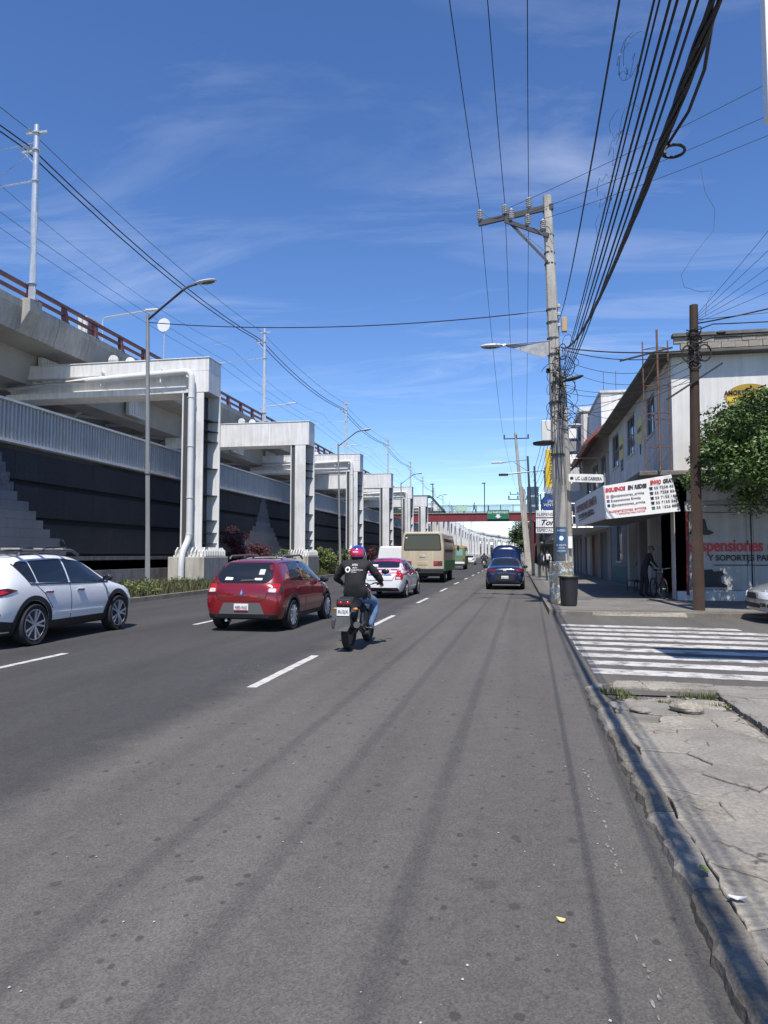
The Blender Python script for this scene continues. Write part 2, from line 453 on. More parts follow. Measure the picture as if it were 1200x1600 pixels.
# near pavement: broken slabs as separate pieces
def clip(poly, px, py, nx, ny):
    o = []
    for i in range(len(poly)):
        a = poly[i]; c = poly[(i+1) % len(poly)]
        da = (a[0]-px)*nx + (a[1]-py)*ny; dc = (c[0]-px)*nx + (c[1]-py)*ny
        if da <= 0: o.append(a)
        if da*dc < 0:
            t = da/(da-dc); o.append((a[0]+(c[0]-a[0])*t, a[1]+(c[1]-a[1])*t))
    return o
def slabs(region, seeds, zf, mats, parent, name, gap=0.008, rough=0.035, thick=0.10, tilt=0.02):
    for i, s in enumerate(seeds):
        poly = list(region)
        for j, q in enumerate(seeds):
            if j != i and poly:
                poly = clip(poly, (s[0]+q[0])/2, (s[1]+q[1])/2, q[0]-s[0], q[1]-s[1])
        if len(poly) < 3: continue
        pts = []
        for a, c in zip(poly, poly[1:]+poly[:1]):
            L = math.hypot(c[0]-a[0], c[1]-a[1]); k = max(1, int(L/0.07))
            for q in range(k):
                x = a[0]+(c[0]-a[0])*q/k; y = a[1]+(c[1]-a[1])*q/k
                d = noise.noise_vector(Vector((x*2.6, y*2.6, 3))) * rough + noise.noise_vector(Vector((x*11, y*11, 8))) * rough*.45
                pts.append((x+d.x, y+d.y))
        cx = sum(p[0] for p in pts)/len(pts); cy = sum(p[1] for p in pts)/len(pts)
        tx, ty = random.uniform(-tilt,tilt), random.uniform(-tilt,tilt); dz = random.uniform(-.008,.008)
        top = []; n = len(pts); outer = []
        for x, y in pts:
            l = math.hypot(x-cx, y-cy) or 1; gg = gap*random.uniform(.5,1.5)
            x2, y2 = x-(x-cx)/l*gg, y-(y-cy)/l*gg
            outer.append((x2, y2))
        def zz(x, y): return zf(x, y) + dz + tx*(x-cx) + ty*(y-cy)
        inner = [(x-(x-cx)*.03, y-(y-cy)*.03) for x, y in outer]
        vs_ = [(x,y,zz(x,y)-thick) for x,y in outer] + [(x,y,zz(x,y)-.007) for x,y in outer] + [(x,y,zz(x,y)) for x,y in inner]
        fs = []
        for j in range(n):
            k = (j+1) % n; fs += [(j,k,k+n,j+n),(j+n,k+n,k+2*n,j+2*n)]
        fs.append(tuple(range(2*n, 3*n)))
        b = MB(); b.add(vs_, fs); b.build(name, random.choice(mats), parent, world=False)
def zpav(x, y):
    z = 0.072 + 0.02*noise.noise(Vector((x*.7, y*.7, 0))) 
    if y > 7.4: z -= 0.062*min(1, (y-7.4)/1.9)*(1 if x > 1.2 else .6)
    return z
pb = MB(); nx, ny = 24, 48
pts = [(0.87+ (9-0.87)*i/nx, -8 + 17.3*j/ny) for j in range(ny+1) for i in range(nx+1)]
pb.add([(x, y, zpav(x,y)-.05 if y < 9.2 else -.02) for x, y in pts], [(j*(nx+1)+i, j*(nx+1)+i+1, (j+1)*(nx+1)+i+1, (j+1)*(nx+1)+i) for j in range(ny) for i in range(nx)])
PAV = struct(pb.build('pavement_near_corner', SOIL, smooth=True))
rs = random.Random(21)
sd = []
while len(sd) < 34:
    p = (rs.uniform(.95, 2.02), rs.uniform(1.2, 7.55))
    if all((p[0]-q[0])**2 + (p[1]-q[1])**2 > .16 for q in sd): sd.append(p)
slabs([(0.895,1.0),(2.05,1.0),(2.05,7.5),(1.75,7.75),(1.3,7.85),(0.90,7.75)], sd, zpav, [CONC, CONC2, CONC], PAV, 'broken_slab', gap=.004, rough=.05, tilt=.012)
sd = [(2.6,2.2),(2.7,3.9),(2.5,5.5),(2.75,6.8),(2.45,7.7),(3.4,8.0),(3.9,6.4),(3.8,4.5),(3.3,9.0),(2.5,8.8),(4.6,8.3)]
slabs([(2.09,1.0),(5.0,1.0),(5.0,9.3),(2.3,9.35),(2.13,8.3)], sd, lambda x,y: zpav(x,y)+.012, [CONC], PAV, 'pavement_slab', gap=.012, rough=.04, tilt=.012)
sd = [(1.25,9.15),(1.7,9.2),(2.15,9.22),(1.9,8.98)]
slabs([(1.05,8.95),(2.28,8.85),(2.28,9.35),(1.2,9.4)], sd, lambda x,y: .035, [CONC2], PAV, 'ramp_slab', gap=.006, rough=.05)
sd = [(1.15,7.95),(1.55,7.9),(1.95,7.95),(1.4,8.2)]
slabs([(1.02,7.75),(2.06,7.75),(2.1,8.2),(1.5,8.3),(1.1,8.12)], sd, lambda x,y: zpav(x,y)-.012, [CONC2], PAV, 'crumbled_slab', gap=.03, rough=.09, tilt=.03)
# kerb stones of the near corner
cur = [(0.80, y) for y in [-6,-4.6,-3.4,-2.2,-1,0.2,1.4,2.5,3.6,4.6,5.6,6.6,7.5,8.2]] + [(0.80,8.7),(0.93,9.1),(1.3,9.3)]
for a, c in zip(cur, cur[1:]):
    a, c = Vector((*a,0)), Vector((*c,0)); d = (c-a).normalized(); sx = Vector((d.y,-d.x,0)); L = (c-a).length
    b = MB(); n = 22; vs_ = []
    for i in range(n+1):
        p = a + d*(0.006 + (L-.012)*i/n)
        zt = (0.066 + .026*noise.noise(Vector((p.x*3,p.y*3,5)))) * (1 if p.y < 7.2 else max(.35, 1-(p.y-7.2)*.32))
        o1 = .028*noise.noise(Vector((p.x*2.3,p.y*2.3,9))) + .026*noise.noise(Vector((p.x*9,p.y*9,4)))
        for q, z in ((-.06+o1*1.3,-.03),(-.045+o1*1.5,zt*.7),(-.02+o1*1.8,zt),(.10+o1*.4,zt+.004),(.11,-.03)):
            vs_.append(p + sx*q + Vector((0,0,z)))
    fs = [(i*5+k, i*5+k+1, i*5+k+6, i*5+k+5) for i in range(n) for k in range(4)] + [(0,1,2,3,4), tuple(n*5+k for k in (4,3,2,1,0))]
    b.add(vs_, fs); b.build('kerb_stone', [KERBM, CONC, KERBM][len(PAV.children) % 3], PAV, world=False)
# loose chunk of concrete on the corner
b = MB(); b.ell((0,0,0), (.17,.13,.065), 16, 9)
b.v = [tuple(Vector(p)*(1+.38*noise.noise(Vector(p)*9))) for p in b.v]
o = b.build('concrete_chunk', CONC2, world=False); o.location = (1.62,7.42,.115)
tag(o, 'broken lump of pale concrete lying on the near pavement corner', 'rubble')
b = MB(); b.ell((0,0,0), (.11,.09,.03), 12, 7)
b.v = [tuple(Vector(p)*(1+.4*noise.noise(Vector(p)*13))) for p in b.v]
o = b.build('concrete_chunk', CONC, world=False); o.location = (1.17,7.34,.092); 
tag(o, 'small flat piece of concrete beside the kerb at the near corner', 'rubble')

# crumbled concrete around the corner patch
b = MB(); r_ = random.Random(14)
for _ in range(150):
    x = 1.05 + 1.1*r_.random(); y = 8.05 + .35*r_.gauss(0,1); s = r_.uniform(.006,.03)
    if not 7.3 < y < 9.2: continue
    q = MB(); q.ell((0,0,0),(s,s*.8,s*.55),6,4); q.v = [tuple(Vector(p)*(1+.5*noise.noise(Vector(p)*40+Vector((x*9,y*9,0))))) for p in q.v]
    b.add([(p[0]+x,p[1]+y,p[2]+zpav(x,y)-.035) for p in q.v], q.f)
o = struct(b.build('rubble', CONC2), 'stuff'); o['label'] = 'small crumbs of broken concrete on the near pavement corner'; o['category'] = 'rubble'
# far pavement on the right
b = MB(); b.box(0.95, 60, 19.6, 420, -.02, .13)
PAVF = struct(b.build('pavement_far_side', mat('pavement_far', (0.17,0.16,0.145), .9, var=.25, vs_=.5, fine=.2, fs=20, stain=(.11,.10,.095), stain_amt=.6)))
b = MB()
for i in range(90):
    y = 19.45 + i*1.5
    b.box(.80, .948, y, y+1.48, -.02, .15)
struct(b.build('kerb_far_side', KERBM, bevel=.015))
b = MB(); b.box(.95, 40, 19.42, 19.598, -.02, .11)
struct(b.build('kerb_side_street', KERBM, bevel=.02))
b = MB(); b.add([(1.9,19.4,.006),(4.2,19.15,.006),(4.2,19.41,.10),(1.9,19.41,.10)], [(0,1,2,3)])
struct(b.build('pavement_ramp', CONC2))

# ------------------------------------------------------------------ grass and weeds
GRASS = mat('grass', (0.085, 0.11, 0.035), .8, var=.4, vs_=4)
GRASSD = mat('dry_grass', (0.085, 0.09, 0.04), .85, var=.4, vs_=4)
def blades(region_fn, count, h0, h1, seed, wd=.008):
    r = random.Random(seed); b = MB()
    for _ in range(count):
        x, y, z = region_fn(r); a = r.uniform(0, 6.28); h = r.uniform(h0, h1); l = r.uniform(.15,.6)*h
        dx, dy = math.cos(a), math.sin(a); p = Vector((x,y,z)); s = Vector((-dy,dx,0))*wd*r.uniform(.6,1.4)
        m1 = p + Vector((dx*l*.35, dy*l*.35, h*.6)); t = p + Vector((dx*l, dy*l, h))
        b.add([p-s, p+s, m1+s*.7, m1-s*.7, t], [(0,1,2,3),(3,2,4)])
    return b
def med(r):
    y = r.uniform(17, 60); x = r.uniform(-16.4, kx(y)-.3); return x, y, .12
o = blades(med, 26000, .12, .5, 1, .012).build('median_grass', GRASSD, fixn=False); struct(o, 'stuff')
o['label'] = 'rough green and straw coloured grass on the median strip'; o['category'] = 'grass'
def weed(cx, cy, rr, n, seed, label):
    def f(r):
        a = r.uniform(0,6.28); q = rr*r.random()**.5; x = cx+q*math.cos(a)*1.6; y = cy+q*math.sin(a)*.6
        return x, y, zpav(x,y)-.045
    o = blades(f, n, .03, .085, seed, .006).build('weed_tuft', GRASS, fixn=False)
    tag(o, label, 'weeds', 'weeds on the near pavement')
weed(1.08,8.62,.13,150,2,'green weed tuft beside the curved kerb, at the bare earth patch')
weed(1.16,8.25,.08,80,3,'small weed tuft by the kerb, nearest the crumbled slab')
weed(1.95,8.55,.14,150,4,'green weed tuft on the far edge of the bare earth patch')
weed(1.52,7.95,.09,70,5,'thin weeds behind the loose concrete lump')
weed(2.04,7.9,.08,60,6,'weeds in the open joint between two pavement slabs')
# small litter
for i,(x,y,l,c,lab) in enumerate([(.17,3.28,.02,(.65,.5,.2),'small yellow scrap lying on the asphalt in the foreground'),(.86,3.72,.05,(.25,.28,.06),'yellowing leaf on the kerb in the foreground'),(.93,3.45,.04,(.6,.6,.62),'crumpled silver wrapper on the kerb in the foreground'),(.80,4.05,.03,(.6,.58,.55),'tiny white scrap of paper in the gutter')]):
    b = MB(); n = 7; b.prism([(l*math.cos(a)*(1.3 if q%2 else .8), l*.5*math.sin(a)) for q, a in enumerate([2*math.pi*k/n for k in range(n)])], lambda u,v,w: (u, v, w+.3*u*u/l), 0, .004)
    o = b.build('litter', mat('litter_%d' % i, c, .6), world=False); o.location = (x, y, .008 if i == 0 else (.012 if i == 3 else .088)); o.rotation_euler = (0.1,.1,i*1.3)
    tag(o, lab, 'litter')
def debris(r):
    return 0,0,0
b = MB(); r_ = random.Random(5)
for _ in range(200):
    if r_.random() < .35: x, y = -3.6+r_.gauss(0,.22), 9.75+r_.gauss(0,.3)
    else: x, y = r_.uniform(-2.5,.75), r_.uniform(2.2,14)
    s = r_.uniform(.002,.007); a = r_.uniform(0,3); 
    b.add([(x+s*math.cos(a+k*1.57), y+s*1.3*math.sin(a+k*1.57), .006) for k in range(4)], [(0,1,2,3)])
o = struct(b.build('road_grit', mat('grit', (.5,.48,.44), .8)), 'stuff'); o['label'] = 'pale grit and crumbs scattered on the asphalt'; o['category'] = 'grit'
# ------------------------------------------------------------------ elevated viaduct on the left
STEEL = mat('painted_steel_grey', (0.67, 0.675, 0.665), 0.55, var=.09, vs_=.6, streak=.24, fine=.03, fs=30, stain=(.40,.385,.34), stain_amt=.4, stain_s=.7)
WEBM = mat('pier_web_shade_grey', (0.055,.058,.062), .6, var=.1, vs_=.8, streak=.2)  # webs and stiffeners: shade of the pier recesses painted into the grey
VCONC = mat('viaduct_concrete', (0.33, 0.325, 0.30), .85, var=.15, vs_=.5, streak=.28, fine=.08, fs=25, bump=.2, bs=30)
SOFF = mat('soffit_concrete', (0.30, 0.295, 0.275), .85, var=.14, vs_=.4, fine=.06, stain=(.17,.165,.15), stain_amt=.5, stain_s=.35)
PEDC = mat('pedestal_concrete', (0.42, 0.40, 0.355), .85, var=.15, vs_=1.2, streak=.35, fine=.1, bump=.3, bs=40)
RED = mat('oxide_red_steel', (0.17, 0.055, 0.052), .5, var=.15, vs_=1.5, streak=.2)
GALV = mat('galvanised_steel', (0.55, 0.57, 0.58), .38, metal=.65, var=.12, vs_=5, fine=.08, fs=40)
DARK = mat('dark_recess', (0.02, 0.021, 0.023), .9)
BLK = mat('black_rubber', (0.012, 0.012, 0.013), .55, var=.2, vs_=6)
TAB = [(-60,0),(120,0),(205,-2.6),(275,-3.6),(316,-3.0),(360,-1.0),(401,2.9),(454,10),(540,24)]
def xo(y):
    for (a, b), (c, d) in zip(TAB, TAB[1:]):
        if y <= c:
            t = max(0, (y-a)/(c-a)); t = t*t*(3-2*t); return b + (d-b)*t
    return TAB[-1][1]
VIA = thing('viaduct', 'long grey concrete viaduct with white steel portal piers and red railing', 'viaduct', (-14.8, 31.6, 0))
def loft(prof, ys, closed=True):
    b = MB(); n = len(prof)
    b.add([(x+xo(y), y, z) for y in ys for x, z in prof],
          [(i*n+k, i*n+(k+1)%n, (i+1)*n+(k+1)%n, (i+1)*n+k) for i in range(len(ys)-1) for k in range(n)] + [tuple(range(n)), tuple(reversed(range((len(ys)-1)*n, len(ys)*n)))])
    return b
YS = [-14, 0, 20, 60, 120] + list(range(130, 531, 10))
loft([(-21.8,12.4),(-21.95,11.56),(-22.4,11.52),(-23.5,11.46),(-31.5,11.46),(-33.0,11.55),(-33.3,12.4)], YS).build('deck', SOFF, VIA)
for x0, x1 in ((-25.6,-23.55),(-31.4,-29.3)):
    loft([(x0+.25,10.0),(x1-.25,10.0),(x1,11.5),(x0,11.5)], YS).build('girder', SOFF, VIA)
loft([(-33.6,12.9),(-33.6,12.4),(-33.2,11.6),(-33.05,11.6),(-33.3,12.9)], YS).build('far_parapet', VCONC, VIA)
prof = [(-21.45,12.86),(-21.45,12.52),(-21.76,11.50),(-21.95,11.50),(-21.74,12.40),(-21.74,12.86)]
pm = None; PL = 2.5
for i in range(-6, 42):
    y = 15 + PL*i
    if y > 118: break
    if pm is None:
        b = MB(); b.prism(prof, lambda u,v,w: (u, w, v), .012, PL-.012); o = b.build('parapet_panel', VCONC, VIA, world=False, bevel=.015); pm = o.data
    else:
        o = link(bpy.data.objects.new('parapet_panel', pm), VIA); q = o.modifiers.new('bevel','BEVEL'); q.width=.015; q.segments=2; q.limit_method='ANGLE'
    o.location = Vector((0, y, 0)) - VIA.location
yend = 15 + PL*42
loft(prof, [yend] + [y for y in YS if y > yend]).build('parapet', VCONC, VIA)
# railing: posts and two rails
pm = None
for i in range(-6, 60):
    y = 15.6 + 2.5*i
    if y > 160: break
    if pm is None:
        b = MB()
        b.prism([(-21.70,12.84),(-21.46,12.84),(-21.50,13.25),(-21.60,13.62),(-21.74,13.62),(-21.76,13.3)], lambda u,v,w: (u,w,v), -.11, .11)
        b.box(-21.74,-21.44,-.16,.16,12.85,12.90)
        o = b.build('railing_post', RED, VIA, world=False, bevel=.01); pm = o.data
    else:
        o = link(bpy.data.objects.new('railing_post', pm), VIA)
    o.location = Vector((xo(y), y, 0)) - VIA.location
for z, h in ((13.66,.13),(13.24,.10)):
    loft([(-21.74,z-h/2),(-21.54,z-h/2),(-21.54,z+h/2),(-21.74,z+h/2)], YS).build('rail', RED, VIA)
b = MB()
for y in range(162, 500, 3): b.box(-21.7+xo(y), -21.5+xo(y), y-.1, y+.1, 12.85, 13.6)
struct(b.build('far_railing_posts', RED, VIA), 'stuff')
# brackets where the masts stand, diaphragms and bracing below
for k in range(5):
    y = 27.8 + 29.7*k; b = MB()
    b.prism([(-21.08,12.95),(-21.08,12.35),(-21.7,11.45),(-21.9,11.45),(-21.72,12.95)], lambda u,v,w: (u,w,v), y-.42, y+.42)
    b.build('mast_bracket', VCONC, VIA, bevel=.03)
for k in range(10):
    y = 22 + 8.15*k; b = MB()
    b.bar((-25.6,y,10.3),(-29.3,y+3.6,10.3),.14); b.bar((-25.6,y+3.6,10.35),(-29.3,y,10.35),.14); b.bar((-25.6,y,10.9),(-29.3,y,10.9),.18)
    b.build('cross_brace', STEEL, VIA)
for k in range(12):
    y = 24.2 + 8.15*k; b = MB(); b.box(-23.49,-23.25,y-1.1,y+1.1,10.15,11.44)
    for q in range(9): b.box(-23.27,-23.2,y-1.0+q*.24,y-.9+q*.24,10.25,11.35)
    b.build('diaphragm_grille', STEEL, VIA)
# piers
Y0 = 30.9
def pier_parts(pipe, detail):
    w0 = MB(); X0, X1, XB = -15.2, -14.44, -14.17
    w0.box(X0, X1, 30.92, 30.97, 1.62, 9.3)                  # flange towards the camera
    w0.box(X0-.1, XB, 32.2, 32.26, 1.62, 9.3)                # rear flange
    zs = [2.1, 2.6, 3.2, 4.4, 5.7, 7.0, 7.5, 8.0]
    if not detail:
        for z in zs: w0.box(-15.15,-14.5,30.975,32.19,z,z+.03)
    p = w0.build('pier', STEEL, VIA)
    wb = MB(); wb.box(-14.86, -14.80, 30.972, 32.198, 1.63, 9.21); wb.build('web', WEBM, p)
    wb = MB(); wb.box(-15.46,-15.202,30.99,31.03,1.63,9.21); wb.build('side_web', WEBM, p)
    wb = MB(); wb.box(-15.53,-15.462,30.93,31.05,1.63,9.21); wb.build('edge_plate', STEEL, p)
    if detail:
        for z in zs:
            s = MB()
            s.prism([(-14.79,30.975),(-14.5,30.975),(-14.46,31.1),(-14.46,31.9),(-14.25,32.19),(-14.79,32.19)], lambda u,v,w: (u,v,w), z, z+.03)
            s.prism([(-15.15,30.975),(-14.87,30.975),(-14.87,32.19),(-15.15,32.19)], lambda u,v,w: (u,v,w), z, z+.03)
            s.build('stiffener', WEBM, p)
    c = MB(); zt, zb = 10.85, 9.22
    if pipe:
        c.box(-25.0,-14.2,30.9,32.3,zt-.62,zt)
        c.box(-25.0,-15.35,31.25,32.1,zb+.3,zt-.62)
        c.box(-25.0,-15.25,30.93,32.27,zb,zb+.3)
        c.box(-15.35,-14.2,30.9,32.3,zb,zt-.62)
    else:
        c.box(-25.0,-14.2,30.9,32.3,zb,zt)
        for x in (-17.2,-19.9): c.box(x, x+.012, 30.885, 30.9, zb+.02, zt-.02)
    c.box(-25.0,-14.16,30.86,32.34,zt,zt+.05)
    c.build('crossbeam', STEEL, p, bevel=.02 if detail else 0)
    d = MB(); d.box(-15.75,-13.98,30.2,32.95,0,1.48); d.build('pedestal', PEDC, p, bevel=.03 if detail else 0)
    e = MB(); e.box(-15.6,-14.1,30.45,32.75,1.48,1.56)
    if detail:
        for q in range(8): e.prism([(30.40,1.56),(30.9,1.56),(30.9,1.92),(30.62,1.92),(30.40,1.72)], lambda u,v,w: (w,u,v), -15.5+q*.19, -15.44+q*.19)
        for q in range(12): e.prism([(-14.02,1.5),(-14.45,1.5),(-14.45,1.92),(-14.2,1.92),(-14.02,1.74)], lambda u,v,w: (u,w,v), 30.5+q*.195, 30.57+q*.195)
        e.box(-15.5,-14.2,30.6,32.6,1.56,1.63)
    e.build('anchor_plate', STEEL, p)
    if pipe:
        t = MB(); x = -15.02
        t.tube(arc([(-24.6,30.62,9.75),(-20,30.62,9.98),(x+.1,30.62,10.18),(x+.1,30.62,2.35),(x,30.2,1.75),(x,30.05,1.2),(x,30.05,.15)], .38, 6), .145, 12)
        for z in (8.9,6.6,4.2,2.5): t.lathe([(.17,z),(.17,z+.05)], 12, Matrix.Translation((x+.1,30.62,0)))
        for xx in (-19.6,-16.5): t.box(xx-.03,xx+.03,30.6,30.9,10.0-.3,10.35)
        t.build('drain_pipe', mat('drain_pipe_paint',(0.62,.64,.64),.45,var=.06,vs_=2,streak=.1), p, smooth=True)
    for q in ((-19.2,31.0),(-18.6,31.5)) if detail else ():
        f = MB(); f.lathe([(.24,-.05),(.24,.05)], 16, Matrix.Translation((q[0],q[1],11.02)) @ Matrix.Rotation(R(90),4,'X')); f.box(q[0]-.22,q[0]+.22,q[1]-.05,q[1]+.05,10.9,11.02)
        f.build('lifting_lug', STEEL, p)
    return p
protos = {}
ys = [Y0 + 16.35*k for k in range(27)]
for k, y in enumerate(ys):
    key = (k % 2 == 0, k < 6)
    if key not in protos:
        p = pier_parts(*key); protos[key] = p; base = Vector((0,0,0))
    else: p = copy_tree(protos[key], VIA)
    p.location = (xo(y), y - Y0, 0)

# masts and catenary of the elevated line
INS = mat('insulator_brown', (0.10,.085,.08), .25, spec=.6)
INSG = mat('insulator_grey', (0.42,.42,.43), .3)
WIRE = mat('cable_black', (0.012,.012,.014), .6)
WIRET = mat('cable_thin', (0.05,.05,.055), .5)
def mast(y, label):
    x = -21.3 + xo(y); m = thing('catenary_mast', label, 'mast', (x, y, 12.95), 0, 'masts along the viaduct edge')
    b = MB(); b.tube([(x,y,12.95),(x,y,17),(x,y,21.1)], [.17,.15,.12], 12); b.lathe([(.26,0),(.26,.05)],12,Matrix.Translation((x,y,12.95))); b.build('pole', GALV, m, smooth=True)
    b = MB(); b.bar((x-.5,y,20.75),(x+.55,y,20.75),.09); b.build('crossarm', GALV, m)
    b = MB(); b.bar((x-.75,y,19.9),(x+.2,y,19.9),.09); b.bar((x-.6,y,19.85),(x,y,19.2),.05); b.build('lower_crossarm', GALV, m)
    for q, z in ((-.42,20.78),(-.35,19.93),(-.7,19.93)):
        b = MB()
        for j in range(4): b.lathe([(.03,0),(.075,.02),(.03,.055)],8,Matrix.Translation((x+q,y,z+.055*j)))
        b.build('insulator', INSG, m)
    b = MB(); b.tube([(x,y,18.5),(x-4.6,y,18.25)],.045,8); b.tube([(x,y,20.3),(x-4.6,y,19.9)],.025,6); b.tube([(x,y,20.0),(x-2.6,y,18.4)],.015,5); b.build('cantilever', GALV, m)
    for z in (13.7,18.45,19.9,20.7): b = MB(); b.lathe([(.2,0),(.2,.06)],12,Matrix.Translation((x,y,z))); b.build('clamp', GALV, m)
NTH = ['nearest','second','third','fourth','fifth','sixth','seventh','eighth','ninth','tenth','eleventh','twelfth','thirteenth','fourteenth','fifteenth']
for k in range(12):
    y = 27.8 + 29.7*k
    mast(y, 'galvanised mast on the viaduct edge, %s from the camera' % NTH[k])
def wire(label, pts, r, group, m=None, n=5, name='overhead_cable'):
    b = MB(); b.tube(pts, r, n); o = b.build(name, m or WIRE, smooth=True, fixn=False)
    return tag(o, label, 'cable', group)
def span(x, z, y0, y1, s, step=29.7):
    pts = []; y = y0
    while y < y1 - .1:
        a = (x+xo(y), y, z); c = (x+xo(y+step), y+step, z); p = sag(a, c, s, 8)
        pts += p if not pts else p[1:]
        y += step
    return pts
Y1 = 27.8-29.7
for x, z, r, s, l in ((-21.72,20.95,.018,.5,'topmost thin wire strung along the viaduct masts'),(-21.65,20.15,.035,.7,'thick black cable on the inner mast insulators'),(-22.0,20.15,.035,.75,'thick black cable on the outer mast insulators'),
        (-24.3,18.1,.014,.35,'thin contact wire above the viaduct, nearest the masts'),(-25.4,18.1,.014,.35,'thin contact wire above the viaduct, farther from the masts'),(-24.3,19.5,.012,.9,'thin messenger wire above the contact wires'),(-27.5,17.4,.02,.6,'cable over the far lane of the viaduct'),(-28.0,16.6,.02,.6,'lowest cable over the far lane of the viaduct')):
    wire(l, span(x, z, Y1, 27.8+29.7*11, s), r, 'wires along the viaduct', WIRE if r > .02 else WIRET)
# round disc on a thin mast, cabinet by the railing
m = thing('disc_sign', 'white round disc sign on a thin mast above the first crossbeam', 'sign', (-20.3,38,12.4))
b = MB(); b.tube([(-20.3,38,12.4),(-20.3,38,15.5)],.045,8); b.build('pole', GALV, m)
b = MB(); b.lathe([(.4,-.012),(.4,.012)],28,Matrix.Translation((-20.3,37.93,15.05)) @ Matrix.Rotation(R(90),4,'X')); b.build('disc', mat('sign_back',(.62,.64,.66),.5,var=.05), m)
m = thing('cabinet', 'pale equipment cabinet standing behind the red viaduct railing', 'cabinet', (-22.3,33.6,12.4))
b = MB(); b.box(-22.6,-22.05,33.1,34.1,12.4,14.1); b.build('body', mat('cabinet_paint',(.6,.6,.56),.6,var=.1,streak=.2), m, bevel=.02)
b = MB(); b.box(-22.04,-22.03,33.15,34.05,12.5,14.0); b.build('door', mat('cabinet_door',(.3,.3,.3),.6,var=.1), m)
# lamps on the viaduct deck
def decklamp(y, label):
    m = thing('deck_lamp', label, 'street lamp', (-27.5+xo(y), y, 12.4), 0, 'lamps on the viaduct deck'); x = -27.5+xo(y)
    b = MB(); b.tube(arc([(x,y,12.4),(x,y,17.6),(x+3.4,y,17.9)],.3),.06,8); b.build('pole', GALV, m, smooth=True)
    b = MB(); b.box(x+3.2,x+4.1,y-.15,y+.15,17.86,17.98); b.build('lamp_head', mat('lamp_head_grey',(.55,.56,.57),.5), m, bevel=.03)
for k, y in enumerate((43, 73, 103)): decklamp(y, 'lamp standing in the middle of the viaduct deck, %s one' % NTH[k])

# ------------------------------------------------------------------ dark precast wall, stepped motif, corrugated fence
WALLM = mat('dark_precast', (0.019, 0.0203, 0.023), .72, var=.22, vs_=.5, fine=.3, fs=9, streak=.2, bump=.8, bs=14)
PYR = mat('stepped_grey', (0.17, 0.175, 0.185), .8, var=.1, vs_=.7, fine=.06, streak=.12)
PYR2 = mat('stepped_grey_dark', (0.105, 0.115, 0.13), .85, var=.3, vs_=5, fine=.3, fs=8)
LOWC = mat('low_wall_concrete', (0.21,.205,.195), .9, var=.25, vs_=.8, streak=.4, bump=.4, bs=30, stain=(.07,.07,.07), stain_amt=.6, stain_s=.9)
RW = thing('retaining_wall', 'dark precast wall with grey stepped pyramids under the viaduct', 'wall', (-17, 30, 0))
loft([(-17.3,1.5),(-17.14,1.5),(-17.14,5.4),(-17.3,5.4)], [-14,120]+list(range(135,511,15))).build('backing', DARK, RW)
loft([(-34,5.2),(-17.0,5.2),(-17.0,5.42),(-34,5.42)], [-14,120]+list(range(135,511,15))).build('platform', VCONC, RW)
loft([(-34.2,0),(-33.9,0),(-33.9,6.9),(-34.2,6.9)], [-14,120]+list(range(135,511,15))).build('far_wall', WALLM, RW)
bands = [(1.62,2.70),(2.92,4.0),(4.2,5.36)]
pms = {}
for bi, (z0, z1) in enumerate(bands):
    for k in range(24):
        y = -6 + 4.6*k
        if bi not in pms:
            b = MB(); b.box(-17.14,-17.0,.006,4.594,z0,z1); o = b.build('wall_panel', WALLM, RW, world=False, bevel=.008); pms[bi] = o.data
        else: o = link(bpy.data.objects.new('wall_panel', pms[bi]), RW)
        o.location = Vector((0,y,0)) - RW.location
    loft([(-17.14,z0),(-17.0,z0),(-17.0,z1),(-17.14,z1)], [104.5,120]+list(range(135,511,15))).build('far_panel_band', WALLM, RW)
loft([(-17.14,1.36),(-16.78,1.36),(-16.78,1.52),(-17.14,1.52)], [-14,120]+list(range(135,511,15))).build('ledge', LOWC, RW)
loft([(-17.0,0),(-16.6,0),(-16.66,.95),(-17.0,.95)], [-14,120]+list(range(135,511,15))).build('low_wall', LOWC, RW)
for ci, yc in enumerate((20.3, 45.9, 71.5, 97.1)):
    z = 1.56; row = 0
    while z < 5.3:
        h = .315
        hw = 4.15 - (z-1.56)*1.42 if z < 3.5 else 1.4 - (z-3.5)*.72
        hw = max(.16, round(hw/.2)*.2); mt_ = PYR if z < 3.5 else PYR2
        n = max(1, int(hw*2/1.5)) if ci < 2 else 1
        for q in range(n):
            b = MB(); b.box(-17.14,-16.965, yc-hw+2*hw*q/n+.004, yc-hw+2*hw*(q+1)/n-.004, z+.003, min(z+h, 5.36)-.003)
            b.build('stepped_block', mt_, RW)
        z += h
FENC = mat('corrugated_grey', (0.46,0.47,0.47), .5, metal=.15, var=.12, vs_=.8, streak=.3, stain=(.33,.30,.24), stain_amt=.5, stain_s=.8)
FYS = list(range(213,511,9))
FE = thing('corrugated_fence', 'grey corrugated metal fence running along the top of the dark wall', 'fence', (-17, 30, 5.42))
pm = None; L = 3.04
